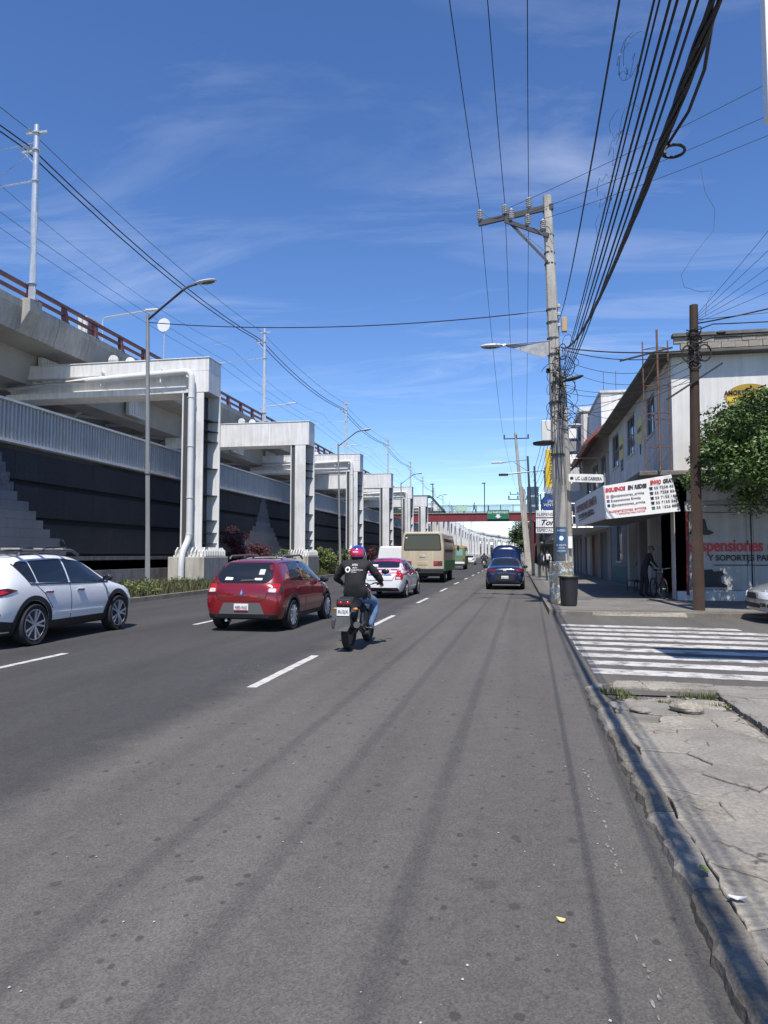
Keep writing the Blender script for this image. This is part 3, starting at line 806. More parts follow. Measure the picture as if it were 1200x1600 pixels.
for k in range(72):
    y = -6 + L*k
    if pm is None:
        b = MB(); pts = []; x = 0; P4 = L/16
        for q in range(16):
            pts += [(-.06, q*P4), (-.06, q*P4+P4*.38), (.045, q*P4+P4*.55), (.045, q*P4+P4*.9)]
        pts.append((-.06, L-.01)); n = len(pts)
        b.add([(-16.98+p[0], p[1], z) for z in (5.44,6.82) for p in pts] , [(i,i+1,n+i+1,n+i) for i in range(n-1)])
        o = b.build('corrugated_panel', FENC, FE, world=False, fixn=False); pm = o.data; o.modifiers.new('s','SOLIDIFY').thickness = .004
    else:
        o = link(bpy.data.objects.new('corrugated_panel', pm), FE); o.modifiers.new('s','SOLIDIFY').thickness = .004
    o.location = Vector((xo(y+1.5), y, 0)) - FE.location
for z0, z1, x0, x1 in ((6.80,6.88,-17.08,-16.86),(5.40,5.50,-17.08,-16.84)):
    loft([(x0,z0),(x1,z0),(x1,z1),(x0,z1)], [-14,120]+list(range(135,511,15))).build('fence_rail', STEEL, FE)
loft([(-17.0,5.44),(-16.94,5.44),(-16.94,6.82),(-17.0,6.82)], FYS).build('far_corrugated_panels', FENC, FE)
# ------------------------------------------------------------------ buildings on the right
WHITE = mat('white_render', (0.66,.655,.63), .8, var=.08, vs_=.6, streak=.2, fine=.05, bump=.2, bs=25, stain=(.42,.41,.38), stain_amt=.35, stain_s=.7)
WHITEG = mat('white_grubby', (0.60,.595,.575), .8, var=.12, vs_=.8, streak=.3, fine=.06, stain=(.3,.3,.29), stain_amt=.5)
GREYR = mat('grey_render', (0.28,.285,.29), .8, var=.12, vs_=.6, streak=.25)
BLOCKM = mat('concrete_block', (0.27,.25,.215), .9, var=.25, vs_=2, fine=.2, fs=25, bump=.5, bs=40)
ROOFM = mat('roof_slab_weathered', (0.12,.115,.105), .9, var=.3, vs_=1.5, stain=(.3,.29,.27), stain_amt=.5)
GLASS = mat('window_glass', (0.02,.024,.028), .06, spec=.7)
FRAME = mat('window_frame_metal', (0.18,.185,.19), .5)
SHUT = mat('metal_shutter', (0.42,.42,.41), .5, var=.1, vs_=.8, streak=.2, stain=(.25,.24,.22), stain_amt=.4)
TEAL = mat('teal_paint', (0.03,.13,.15), .7, var=.15, vs_=1)
BLUEG = mat('blue_grey_paint', (0.13,.16,.19), .7, var=.1)
DKRED = mat('dark_red_paint', (0.16,.016,.02), .5, var=.15, vs_=2)
RUST = mat('rusty_steel', (0.15,.085,.06), .8, var=.35, vs_=5, fine=.2, fs=40)
SIGNW = mat('sign_white', (0.80,.80,.79), .45, var=.03, vs_=1.5)
SIGNR = mat('sign_red', (0.55,.03,.035), .5)
SIGNK = mat('sign_black', (0.02,.02,.022), .5)
SIGNB = mat('sign_blue', (0.02,.06,.22), .5)
SIGNY = mat('sign_yellow', (0.62,.45,.04), .5, var=.05)
SIGNG = mat('sign_green', (0.012,.16,.09), .5, var=.05)
def wall_open(name, parent, m, axis, c, u0, u1, z0, z1, ops, th=.2, sgn=1):
    """wall in plane axis=c ('x' or 'y'), openings (ua,ub,za,zb); thickness goes to +sgn"""
    b = MB(); us = sorted({u0, u1, *[o[0] for o in ops], *[o[1] for o in ops]})
    for a, d in zip(us, us[1:]):
        mid = (a+d)/2; hs = sorted([(o[2], o[3]) for o in ops if o[0] <= mid <= o[1]]); z = z0
        for lo, hi in hs + [(z1, z1)]:
            if lo > z + 1e-4:
                c0, c1 = sorted((c, c+sgn*th))
                if axis == 'x': b.box(c0, c1, a, d, z, lo)
                else: b.box(a, d, c0, c1, z, lo)
            z = max(z, hi)
    return b.build(name, m, parent)
def win(parent, axis, c, u0, u1, z0, z1, nu=2, nz_=1, dep=.08, fm=None, name='window'):
    fm = fm or FRAME
    f = MB(); t = .05
    def bx(a, d, e, g, p, q):
        if axis == 'x': f.box(c+p, c+q, a, d, e, g)
        else: f.box(a, d, c+p, c+q, e, g)
    bx(u0, u1, z0, z0+t, dep-.03, dep+.03); bx(u0, u1, z1-t, z1, dep-.03, dep+.03)
    bx(u0, u0+t, z0+t, z1-t, dep-.03, dep+.03); bx(u1-t, u1, z0+t, z1-t, dep-.03, dep+.03)
    for i in range(1, nu): u = u0+(u1-u0)*i/nu; bx(u-.02, u+.02, z0+t, z1-t, dep-.025, dep+.025)
    for i in range(1, nz_): z = z0+(z1-z0)*i/nz_; bx(u0+t, u1-t, z-.018, z+.018, dep-.022, dep+.022)
    o = f.build(name, fm, parent)
    f = MB(); bx(u0+t, u1-t, z0+t, z1-t, dep-.004, dep+.004); f.build('pane', GLASS, o)
    f = MB(); bx(u0-.06, u1+.06, z0-.07, z0-.002, -.06, dep); f.build('sill', WHITEG, o)
    return o
NW = [(1,0,0),(0,0,1)]   # text plane on a wall that faces -Y
B1 = thing('corner_shop', 'white two storey corner shop building with weathered flat roof', 'building', (5, 24.3, .13))
ops_up = [(27.3,28.9,6.1,7.6),(31.8,34.0,6.0,7.75),(36.7,39.1,6.05,7.75)]
wall_open('upper_facade', B1, WHITEG, 'x', 5.0, 24.5, 40.5, 4.3, 8.05, ops_up)
for a in ops_up: win(B1, 'x', 5.0, *a, nu=3, nz_=2)
wall_open('side_wall', B1, WHITE, 'y', 24.3, 5.0, 14, 3.1, 8.05, [])
wall_open('lower_side_wall', B1, WHITEG, 'y', 24.3, 5.0, 14, .13, 3.1, [(5.42,13.5,.45,2.95)])
b = MB(); b.box(5.02,14,24.22,24.298,.13,.42); b.build('plinth', WHITEG, B1)
b = MB(); b.box(4.32,14.2,23.86,40.6,8.05,8.15); b.build('roof_slab', ROOFM, B1, bevel=.02)
b = MB(); b.box(5.2,14,24.5,40.4,8.0,8.04); b.build('ceiling', WHITEG, B1)
b = MB(); b.box(13.8,14,24.5,40.5,.13,8.05); b.box(5.2,13.8,40.3,40.5,.13,8.05); b.build('rear_walls', WHITEG, B1)
# block courses of the parapet, one by one
bm_ = None
for row in range(2):
    for k in range(22):
        x = 5.25 + k*.41 - (.2 if row else 0)
        if bm_ is None:
            q = MB(); q.box(0,.395,0,.14,0,.195); o = q.build('parapet_block', BLOCKM, B1, world=False, bevel=.008); bm_ = o.data
        else: o = link(bpy.data.objects.new('parapet_block', bm_), B1)
        o.location = Vector((x, 23.98+random.uniform(-.012,.012), 8.205+.205*row)) - B1.location
b = MB(); b.box(5.0,14,23.9,24.2,8.62,8.72); b.build('parapet_coping', ROOFM, B1)
# ledge over the ground floor at the corner
b = MB(); b.box(3.85,14,23.7,24.29,4.10,4.26); b.box(3.85,4.99,24.29,30,4.10,4.26); b.build('ledge', ROOFM, B1, bevel=.03)
# ground floor: pillars, doors, teal wall
for y0, y1, m in ((24.3,24.85,WHITEG),(28.6,29.2,WHITEG),(31.0,31.7,GREYR),(33.9,34.4,WHITEG)):
    q = MB(); q.box(4.98,5.4,y0,y1,.13,4.1); q.build('pillar', m, B1, bevel=.02)
wall_open('ground_wall', B1, BLUEG, 'x', 5.05, 34.4, 40.5, 1.0, 4.3, [(36.6,38.4,1.25,3.1)])
b = MB(); b.box(5.04,5.24,34.4,40.5,.13,1.0); b.build('dado', TEAL, B1)
win(B1, 'x', 5.05, 36.6, 38.4, 1.25, 3.1, nu=2)
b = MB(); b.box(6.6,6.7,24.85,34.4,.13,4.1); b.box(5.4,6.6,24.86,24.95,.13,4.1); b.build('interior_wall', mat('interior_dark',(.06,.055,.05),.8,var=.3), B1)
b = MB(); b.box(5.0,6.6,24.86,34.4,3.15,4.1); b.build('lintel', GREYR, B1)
for y0, y1, mm_ in ((29.3,30.9,GREYR),(31.8,33.8,mat('old_door',(.10,.085,.075),.7,var=.3,vs_=3))):
    q = MB(); q.box(5.3,5.36,y0,y1,.15,3.1); d = q.build('door', mm_, B1)
    q = MB(); q.box(5.22,5.3,y1-.25,y1-.15,1.1,1.25); q.build('handle', FRAME, d)
    for z in (.5,1.4,2.2):
        q = MB(); q.box(5.285,5.3,y0+.15,y1-.35,z,z+.6); q.build('door_panel', mm_, d)
# goods on display in the open shop front
rr = random.Random(3)
PD = thing('parts_display','dark wall display of spare parts inside the open shop front','display',(6.5,25.2,1.2))
for k in range(26):
    y = rr.uniform(25.2,28.4); z = rr.uniform(1.3,3.0); q = MB()
    q.lathe([(.05,0),(.09,.05),(.06,.22),(.03,.26)],10,Matrix.Translation((6.5,y,z)))
    o = q.build('spare_part', [SIGNK, SIGNR, GALV, DKRED][k%4], PD)
# metal door leaves on the side wall with painted sign
for k, (x0, x1) in enumerate(((5.45,7.28),(7.32,9.2),(9.24,11.2),(11.24,13.45))):
    q = MB(); q.box(x0,x1,24.36,24.40,.47,2.93); d = q.build('door_leaf', SHUT, B1)
    for x in (x0+.08, x1-.08):
        q = MB(); q.box(x-.03,x+.03,24.335,24.36,.5,2.9); q.build('door_rib', SHUT, d)
    for zz in (1.3,1.9):
        q = MB(); q.tube([(x1-.1,24.33,zz),(x1-.1,24.33,zz+.14)],.016,6); q.build('hinge', SIGNK, d)
b = MB(); b.box(5.3,13.6,24.16,24.298,2.97,3.16); b.box(5.3,13.6,24.22,24.298,3.17,3.3); b.build('shutter_housing', SHUT, B1, bevel=.015)
b = MB(); b.box(5.5,5.72,24.12,24.158,2.98,3.08); b.build('lock_plate', GALV, B1)
b = MB(); b.tube([(5.34,24.22,.3),(5.36,24.22,3.15)],.045,8); b.build('red_downpipe', DKRED, B1, smooth=True)
def ptext(s, x, z, size, m, y=24.33, **k):
    return text('painted_lettering', s, size, m, B1, plane_m(Vector((x,y,z))-B1.location, *NW), **k)
ptext('suspensiones ermita', 5.42, 1.70, .56, SIGNR, width=3.45, bold=.012)
ptext('Y SOPORTES PARA MOTOR', 6.0, 1.40, .26, SIGNK, width=3.0, bold=.006)
b = MB(); b.box(6.15,9.7,24.328,24.334,1.24,1.27); b.build('painted_underline', SIGNK, B1)
def blob(pts): 
    q = MB(); q.prism(pts, lambda u,v,w: (u,w,v), 24.326, 24.334); return q.build('painted_motif', SIGNK, B1)
blob([(5.42,2.28),(5.55,2.22),(6.05,2.22),(6.2,2.3),(6.0,2.4),(5.93,2.72),(5.72,2.78),(5.58,2.7),(5.56,2.42)])
blob([(5.46,.60),(5.56,.55),(6.52,.55),(6.54,.62),(6.38,.7),(6.36,.88),(6.45,.95),(6.4,1.08),(6.15,1.05),(6.1,1.12),(5.7,1.1),(5.52,1.05),(5.48,.9),(5.58,.82),(5.55,.68)])
# round yellow painted sign high on the lit wall
b = MB(); b.lathe([(.72,0),(.72,.012)],36,Matrix.Translation((7.35,24.297,6.62)) @ Matrix.Rotation(R(90),4,'X') @ Matrix.Diagonal((1.0,.62,1,1))); b.build('round_sign', mat('sign_ochre',(.33,.21,.02),.6,var=.1), B1)
b = MB(); b.box(6.68,8.1,24.272,24.279,6.5,6.66); b.build('sign_band', SIGNY, B1)
ptext('AMORTIGUADORES', 6.6, 6.72, .2, SIGNK, y=24.272, width=1.6, bold=.006)
ptext('TODAS', 6.85, 6.5, .16, SIGNK, y=24.266, bold=.004)
# oval signs between the facade windows
for yc, zc in ((30.4,6.7),(35.7,6.75)):
    q = MB(); q.lathe([(.62,0),(.62,.02)],28,Matrix.Translation((4.985,yc,zc)) @ Matrix.Rotation(R(90),4,'Y')); o = q.build('oval_sign', SIGNY, B1)
    text('sign_lettering','AMORTI',.3,SIGNK,B1,plane_m(Vector((4.962,yc+.5,zc-.1))-B1.location,(0,-1,0),(0,0,1)),width=1.0)
    q = MB(); q.prism([(yc-.25,zc-.62),(yc+.1,zc-.62),(yc-.05,zc-1.05)], lambda u,v,w: (w,u,v), 4.97, 4.985); q.build('sign_tail', SIGNK, B1)
for s, z in (('FRENOS',6.0),('Y DIREC',5.8),('CION',5.6)):
    text('painted_lettering', s, .22, SIGNK, B1, plane_m(Vector((4.99,36.1,z))-B1.location,(0,-1,0),(0,0,1)), width=.9)
# awning sign box that wraps the corner
AW = thing('awning_sign', 'white wrap-around awning sign with shop contact details at the corner', 'sign', (2.75, 23.55, 2.72))
fr = [(x, 23.55-.0917*(x-2.8), z) for x, z in ((2.74,3.78),(4.74,4.09),(4.98,2.94),(2.80,2.72))]
b = MB(); b.add(fr + [(p[0], p[1]+.06, p[2]) for p in fr], [(0,1,2,3),(7,6,5,4),(0,4,5,1),(1,5,6,2),(2,6,7,3),(3,7,4,0)]); b.build('front_panel', SIGNW, AW)
sp = [(2.72,23.62,3.80),(2.72,35.5,4.12),(2.78,35.5,2.9),(2.78,23.62,2.74)]
b = MB(); b.add(sp + [(p[0]+.06, p[1], p[2]) for p in sp], [(0,1,2,3),(7,6,5,4),(0,4,5,1),(1,5,6,2),(2,6,7,3),(3,7,4,0)]); b.build('side_panel', SIGNW, AW)
b = MB(); b.box(2.84,4.97,23.64,35.4,2.96,3.02); b.build('soffit_board', GREYR, AW)
for y in (25.5,29.5,33.5):
    q = MB(); q.bar((2.86,y,3.6),(4.98,y,3.95),.05); q.build('support_arm', RUST, AW)
o0 = Vector((2.80,23.545,2.72)); xd = Vector((2.18,-.2,.22)); xd.normalize(); yd = Vector((-.05,0,1)); 
yd = (yd - xd*yd.dot(xd)).normalized()
def atext(s, u, v, size, m, **k):
    return text('sign_lettering', s, size, m, AW, plane_m(o0 + xd*u + yd*v - xd.cross(yd)*(-.004) - AW.location, xd, yd), **k)
atext('SIGUENOS', .06, .86, .17, SIGNR, width=.62, bold=.008, shear=.2)
atext('EN REDES', .74, .86, .17, SIGNK, width=.58, bold=.008, shear=.2)
for i, s in enumerate(('@suspensiones_ermita','Suspensiones Ermita','@suspensiones_ermita')):
    atext(s, .19, .67-.145*i, .115, SIGNK, width=1.02 if i != 1 else .9)
    q = MB(); q.add([o0+xd*a+yd*d-Vector((0,.004,0)) for a, d in ((.07,.665-.145*i),(.155,.665-.145*i),(.155,.75-.145*i),(.07,.75-.145*i))], [(0,1,2,3)])
    q.build('social_icon', [mat('icon_orange',(.7,.2,.12),.5), mat('icon_blue',(.03,.10,.36),.5), SIGNK][i], AW)
atext('suspensiones ermita', .1, .185, .15, SIGNR, width=1.12)
atext('Y SOPORTES PARA MOTOR', .32, .10, .075, SIGNR, width=.86)
atext('ENVIO', 1.42, .93, .17, SIGNR, width=.33, bold=.008, shear=.2)
atext('GRATIS', 1.80, .93, .17, SIGNK, width=.40, bold=.008, shear=.2)
for i, s in enumerate(('55 7258 8519','55 7258 8546','55 7155 1869','55 7155 5632','55 1526 8888')):
    atext(s, 1.52, .77-.155*i, .115, SIGNK, width=.70)
    q = MB(); c0 = o0+xd*1.43+yd*(.80-.155*i)-Vector((0,.004,0))
    q.add([c0+xd*a+yd*d for a, d in ((-.05,-.04),(.05,-.04),(.035,.01),(.06,.02),(.05,.05),(-.05,.05),(-.06,.02),(-.035,.01))], [tuple(range(8))])
    q.build('phone_icon', SIGNK if i < 4 else SIGNG, AW)
for s, y, z, sz, m in (('SUSPENSIONES ERMITA',34.3,3.52,.42,DKRED),('Y SOPORTES PARA MOTOR',33.3,3.2,.26,SIGNK)):
    text('sign_lettering', s, sz, m, AW, plane_m(Vector((2.715,y,z))-AW.location,(0,-1,-.018),(0.03,0,1)), width=8.6 if sz > .3 else 6.4, bold=.01)
b = MB(); b.box(2.735,2.745,26.8,33.2,3.08,3.11); b.build('sign_underline', SIGNK, AW)
# rusty lattice mast on the ledge
LM = thing('lattice_mast', 'rusty steel lattice frame standing on the ledge at the building corner', 'scaffold', (4.4,23.6,4.26))
px = [(4.05,23.75),(4.45,23.5),(4.82,23.75)]
for i, (x, y) in enumerate(px):
    q = MB(); q.tube([(x,y,4.26),(x-.02,y,8.75 if i == 1 else 8.45)],.022 if i != 1 else .034,6); q.build('upright', RUST, LM)
for z in (5.0,5.9,6.1,7.0,8.2):
    for a, c in ((0,1),(1,2),(2,0)):
        q = MB(); q.bar((*px[a],z),(*px[c],z),.02); q.build('rung', RUST, LM)
for i, z in enumerate((4.4,5.1,6.2,7.1)):
    for a, c in ((0,1),(1,2)):
        q = MB(); q.bar((*px[a],z),(*px[c],z+.7),.014); q.build('diagonal', RUST, LM)
q = MB(); q.bar((3.3,23.6,7.82),(4.9,23.5,8.15),.05); q.build('arm', SIGNK, LM)

# next buildings along the street
B2 = thing('tiled_eave_house', 'two storey shop house with red edged sloping eave beyond the corner shop', 'building', (5, 40.6, .13))
ops = [(42,44.4,5.2,7.4),(46,49,5.2,7.4),(50.5,53.5,5.2,7.4)]
wall_open('facade', B2, GREYR, 'x', 5.0, 40.6, 57, .13, 9.0, ops + [(42,45.5,.13,2.9),(47,50.5,.13,2.9),(52,55.5,.13,2.9)])
for a in ops: win(B2, 'x', 5.0, *a, nu=3)
for y0,y1,m in ((42,45.5,BLUEG),(47,50.5,DKRED),(52,55.5,SHUT)):
    q = MB(); q.box(5.12,5.16,y0,y1,.13,2.9); d = q.build('shutter', m, B2)
    for k in range(12): q = MB(); q.box(5.10,5.12,y0+.02,y1-.02,.2+k*.22,.22+k*.22); q.build('shutter_slat', m, d)
b = MB(); b.prism([(3.75,7.7),(3.75,7.82),(5.0,9.05),(5.0,8.85)], lambda u,v,w: (u,w,v), 40.7, 57); b.build('eave', WHITEG, B2)
b = MB(); b.prism([(3.70,7.66),(3.74,7.90),(5.4,9.4),(5.4,9.2)], lambda u,v,w: (u,w,v), 40.62, 57.2); b.build('tiles', mat('roof_tile_red',(.22,.05,.04),.7,var=.25,vs_=4), B2)
b = MB(); b.box(5.2,13,40.6,57,.13,9.1); b.build('body', WHITEG, B2)
b = MB(); b.box(3.0,5.0,41,56,3.1,3.3); b.box(2.95,3.05,41,56,3.1,4.0); b.build('canopy', SIGNW, B2)
b = MB(); b.box(4.2,5.0,44.6,45.8,4.2,5.2); b.build('orange_panel', mat('orange_board',(.5,.16,.06),.6,var=.1), B2)
def block(name, label, y0, y1, x0, z1, m, floors, nw, lit=None, gm=None, extra=None):
    o = thing(name, label, 'building', (x0, y0, .13))
    ops = []; H = (z1-3.3)/floors
    for f in range(floors):
        for k in range(nw):
            L = (y1-y0)/nw; ops.append((y0+L*k+L*.16, y0+L*k+L*.84, 3.3+H*f+H*.28, 3.3+H*f+H*.82))
    gr = [(y0+(y1-y0)/nw*k+.5, y0+(y1-y0)/nw*(k+1)-.5, .13, 2.9) for k in range(nw)]
    wall_open('facade', o, m, 'x', x0, y0, y1, .13, z1, ops + gr)
    for a in ops: win(o, 'x', x0, *a, nu=2)
    for a in gr:
        q = MB(); q.box(x0+.12,x0+.16,a[0],a[1],.13,2.9); q.build('shutter', gm or SHUT, o)
    q = MB(); q.box(x0+.2,x0+12,y0,y1,.13,z1-.02); q.build('body', lit or m, o)
    q = MB(); q.box(x0-.12,x0+12.1,y0-.12,y1+.05,z1,z1+.35); q.build('cornice', lit or m, o)
    q = MB(); q.box(x0-1.7,x0,y0+.5,y1-.5,3.0,3.18); q.build('canopy', GREYR, o)
    return o
block('white_block','tall white block rising behind the red edged eave',57.2,70,5.0,12.8,GREYR,3,4,WHITE)
b3 = MB(); b3.box(5.6,9.5,49,57,9.1,12.4)
o = b3.build('rooftop_room', WHITE, B2)
b3 = MB(); b3.box(5.5,9.6,48.9,57.1,12.4,12.55); b3.build('rooftop_slab', WHITEG, B2)
for k,(x,y) in enumerate(((5.8,49.2),(6.6,49.2),(9.2,49.2),(7.4,44))):
    q = MB(); q.tube([(x,y,9.1 if k==3 else 12.5),(x,y,10.6 if k == 3 else 13.9)],.02,5); q.build('rebar', RUST, B2)
block('grey_block','grey three storey block with dark upper windows along the right pavement',70.2,92,5.0,11.5,BLUEG,3,6,WHITEG)
o = block('dark_block','dark glazed block farther along the right pavement',92.2,125,4.6,15.5,mat('dark_cladding',(.06,.065,.075),.4,var=.1),4,8,GREYR)
block('low_block','low pale building at the far end of the right pavement',125.2,170,5.0,9.0,WHITEG,2,10,WHITE)
# signs fixed to the buildings
def board(name, label, x0, x1, y, z0, z1, m, arm_x=5.0, cat='sign'):
    o = thing(name, label, cat, (x0, y, z0)); q = MB(); q.box(x0,x1,y-.08,y+.08,z0,z1); q.build('panel', m, o, bevel=.02)
    for z in (z0+.25*(z1-z0), z0+.75*(z1-z0)):
        q = MB(); q.tube([(x1,y,z),(arm_x+.05,y,z)],.03,6); q.build('bracket', GALV, o)
    return o
o = board('hanging_sign','white hanging sign with black lettering, beyond the utility pole',1.0,2.35,40,2.75,4.0,SIGNW)
q = plane_m
for s, z, sz, w_ in (('SUSPENSION',3.70,.24,1.25),('ESPECIALISTA',2.84,.22,1.25)):
    text('sign_lettering', s, sz, SIGNK, o, plane_m(Vector((1.05,39.915,z))-o.location,*NW), width=w_)
text('sign_lettering','Tono',.42,SIGNK,o,plane_m(Vector((1.2,39.915,3.2))-o.location,*NW),width=1.0,shear=.4,bold=.01)
b = MB(); b.box(1.0,2.35,39.9,39.918,3.05,3.08); b.box(1.0,2.35,39.9,39.918,3.6,3.63); b.build('sign_rule', SIGNK, o)
o = board('yellow_sign','tall yellow vertical sign hanging over the right pavement',1.75,2.35,45,5.75,8.1,SIGNY)
text('sign_lettering','BATERIAS',.3,SIGNK,o,plane_m(Vector((2.0,44.91,7.9))-o.location,(0,0,-1),(1,0,0)),width=1.9)
b = MB(); b.box(1.7,2.4,44.85,45.15,5.35,5.74); b.build('light_box', GALV, o)
o = thing('round_sign','round blue sign hanging over the right pavement','sign',(1.9,44,4.6))
b = MB(); b.lathe([(.55,-.05),(.55,.05)],28,Matrix.Translation((1.95,44,4.65)) @ Matrix.Rotation(R(90),4,'X')); b.build('panel', SIGNB, o)
b = MB(); b.tube([(2.5,44,4.65),(5.05,44,4.65)],.03,6); b.build('bracket', GALV, o)
for s, z in (('EN',4.72),('VENTA',4.5)): text('sign_lettering',s,.24,SIGNW,o,plane_m(Vector((1.95,43.94,z))-o.location,*NW),align='CENTER')
o = board('blue_sign','stacked blue and white signboard beyond the street poles',1.0,2.2,75,6.0,8.6,mat('sign_blue_faded',(.03,.085,.16),.6,var=.15,vs_=2))
for i, (s, z) in enumerate((('LLANTAS',7.5),('RINES',6.5))): text('sign_lettering',s,.32,SIGNW,o,plane_m(Vector((1.15,74.91,z))-o.location,*NW),width=.9)
for k in range(5):
    o = board('sign_board', 'white framed signboard on the upper storeys, %s of five going up' % ['lowest','second','third','fourth','topmost'][k], 3.2, 4.9, 58+.3*k, 6.6+1.1*k, 7.4+1.1*k, [SIGNW,WHITEG,SIGNW,GREYR,SIGNW][k])

# ------------------------------------------------------------------ footbridge
FB = thing('footbridge', 'red girder footbridge with green railing crossing the avenue', 'footbridge', (-5, 121, 7.0))
REDB = mat('bridge_red', (0.20,.03,.04), .5, var=.15, vs_=.6, streak=.25)
GRN = mat('bridge_green', (0.035,.075,.075), .5, var=.1)
b = MB(); b.box(-36,3.2,120,120.14,7.2,8.35); b.box(-36,3.2,119.9,120.25,7.1,7.2); b.box(-36,3.2,119.9,120.25,8.35,8.45); b.build('girder', REDB, FB)
b = MB(); b.box(-36,3.2,122.6,122.74,7.2,8.35); b.build('girder', REDB, FB)
for x in range(-35,4,3): q = MB(); q.box(x-.04,x+.04,119.94,120.0,7.2,8.35); q.build('web_stiffener', REDB, FB)
b = MB(); b.box(-36,3.2,119.85,122.8,8.46,8.58); b.build('walkway', VCONC, FB)
for y in (120.0,122.7):
    for z in (9.85,8.75): q = MB(); q.bar((-13,y,z),(3.4,y,z),.07); q.build('handrail', GRN, FB)
    for k in range(9): x = -13+k*2.05; q = MB(); q.bar((x,y,8.58),(x,y,9.9),.1); q.build('rail_post', GRN, FB)
    q = MB()
    for k in range(110):
        x = -13+k*.15; q.bar((x,y,8.75),(x,y,9.82),.03)
    struct(q.build('railing_bars', GRN, FB), 'stuff')
    q = MB(); q.bar((-36,y,11.5),(-14.6,y,11.5),.3); q.build('truss_chord', GRN, FB)
    q = MB(); q.bar((-36,y,8.8),(-12.2,y,8.8),.3); q.build('truss_chord', GRN, FB)
    q = MB(); q.bar((-14.6,y,11.5),(-12.2,y,8.8),.3); q.build('truss_end', GRN, FB)
    for k in range(4):
        x = -36+5.35*k
        q = MB(); q.bar((x,y,8.8),(x+2.67,y,11.5),.25); q.build('truss_diagonal', GRN, FB)
        q = MB(); q.bar((x+2.67,y,11.5),(x+5.35,y,8.8),.25); q.build('truss_diagonal', GRN, FB)
for x,y in ((2.3,120.4),(2.9,122.4),(-20.5,121.4)):
    q = MB(); q.box(x-.35,x+.35,y-.35,y+.35,.1,7.15); q.build('support_column', REDB, FB)
b = MB()
for k in range(44): b.box(3.2,4.8,123+k*.3,123.32+k*.3,8.3-k*.187,8.47-k*.187)
b.build('stair', VCONC, FB)
b = MB(); b.prism([(122.8,9.2),(122.8,7.0),(136.4,.13),(136.4,1.5)], lambda u,v,w: (w,u,v), 3.1, 3.18); b.build('stair_stringer', REDB, FB)
for x, zt in ((-14.4,13.7),(-5.5,13.7)):
    q = MB(); q.tube([(x,122.5,8.5),(x,122.5,zt)],.08,8); q.box(x-.45,x+.2,122.4,122.6,zt,zt+.15); q.build('lamp_post', SIGNK, FB)
o = thing('direction_sign','green overhead sign with white arrow on the footbridge','sign',(-3.0,119.8,7.4))
b = MB(); b.box(-4.95,-1.35,119.7,119.8,7.45,8.95); b.build('panel', SIGNG, o)
text('sign_lettering','SOLO TRANSPORTE PUBLICO',.45,SIGNW,o,plane_m(Vector((-4.8,119.69,8.42))-o.location,*NW),width=3.3,bold=.01)
b = MB(); b.prism([(-3.15,7.58),(-2.6,7.88),(-2.88,7.88),(-2.88,8.22),(-3.42,8.22),(-3.42,7.88),(-3.7,7.88)], lambda u,v,w: (u,w,v), 119.68, 119.7); b.build('arrow', SIGNW, o)
o = thing('small_bridge_sign','small pale green sign fixed to the footbridge railing','sign',(-9.2,119.9,8.8))
b = MB(); b.box(-10.1,-8.4,119.85,119.92,8.85,9.75); b.build('panel', mat('sign_pale_green',(.35,.6,.42),.5), o)
text('sign_lettering','SALIDA',.34,SIGNW,o,plane_m(Vector((-9.25,119.84,9.15))-o.location,*NW),align='CENTER',width=1.4)
# pale building beyond the bridge on the left
o = thing('distant_white_building','pale flat roofed building behind the footbridge truss','building',(-26,165,0))
b = MB(); b.box(-31,-24.5,165,185,0,14.6); b.build('wall', WHITE, o)
b = MB(); b.box(-31.1,-24.4,164.9,185.1,14.6,14.9); b.build('roof', WHITEG, o)
for k in range(4): q = MB(); q.box(-30.4+k*1.6,-29.4+k*1.6,164.95,165,12,13.6); q.build('window', GLASS, o)
# low houses and trees closing the far end of the avenue
rf = random.Random(17)
for k in range(16):
    x = -75+8.6*k; h = rf.uniform(5.5,9.5); y = 560+rf.uniform(-20,40)
    o = thing('distant_house', 'far pale house closing the end of the avenue, %s from the left' % ['first','second','third','fourth','fifth','sixth','seventh','eighth','ninth','tenth','eleventh','twelfth','thirteenth','fourteenth','fifteenth','sixteenth'][k], 'building', (x,y,0), 0, 'houses at the far end')
    b = MB(); b.box(x,x+8.2,y,y+10,0,h); b.build('wall', [WHITEG,GREYR,WHITE,BLUEG][k%4], o)
    b = MB(); b.box(x-.1,x+8.3,y-.1,y+10.1,h,h+.3); b.build('roof', ROOFM, o)
    for q in range(3): b = MB(); b.box(x+1+q*2.5,x+2.3+q*2.5,y-.05,y,h-2.6,h-1.2); b.build('window', GLASS, o)
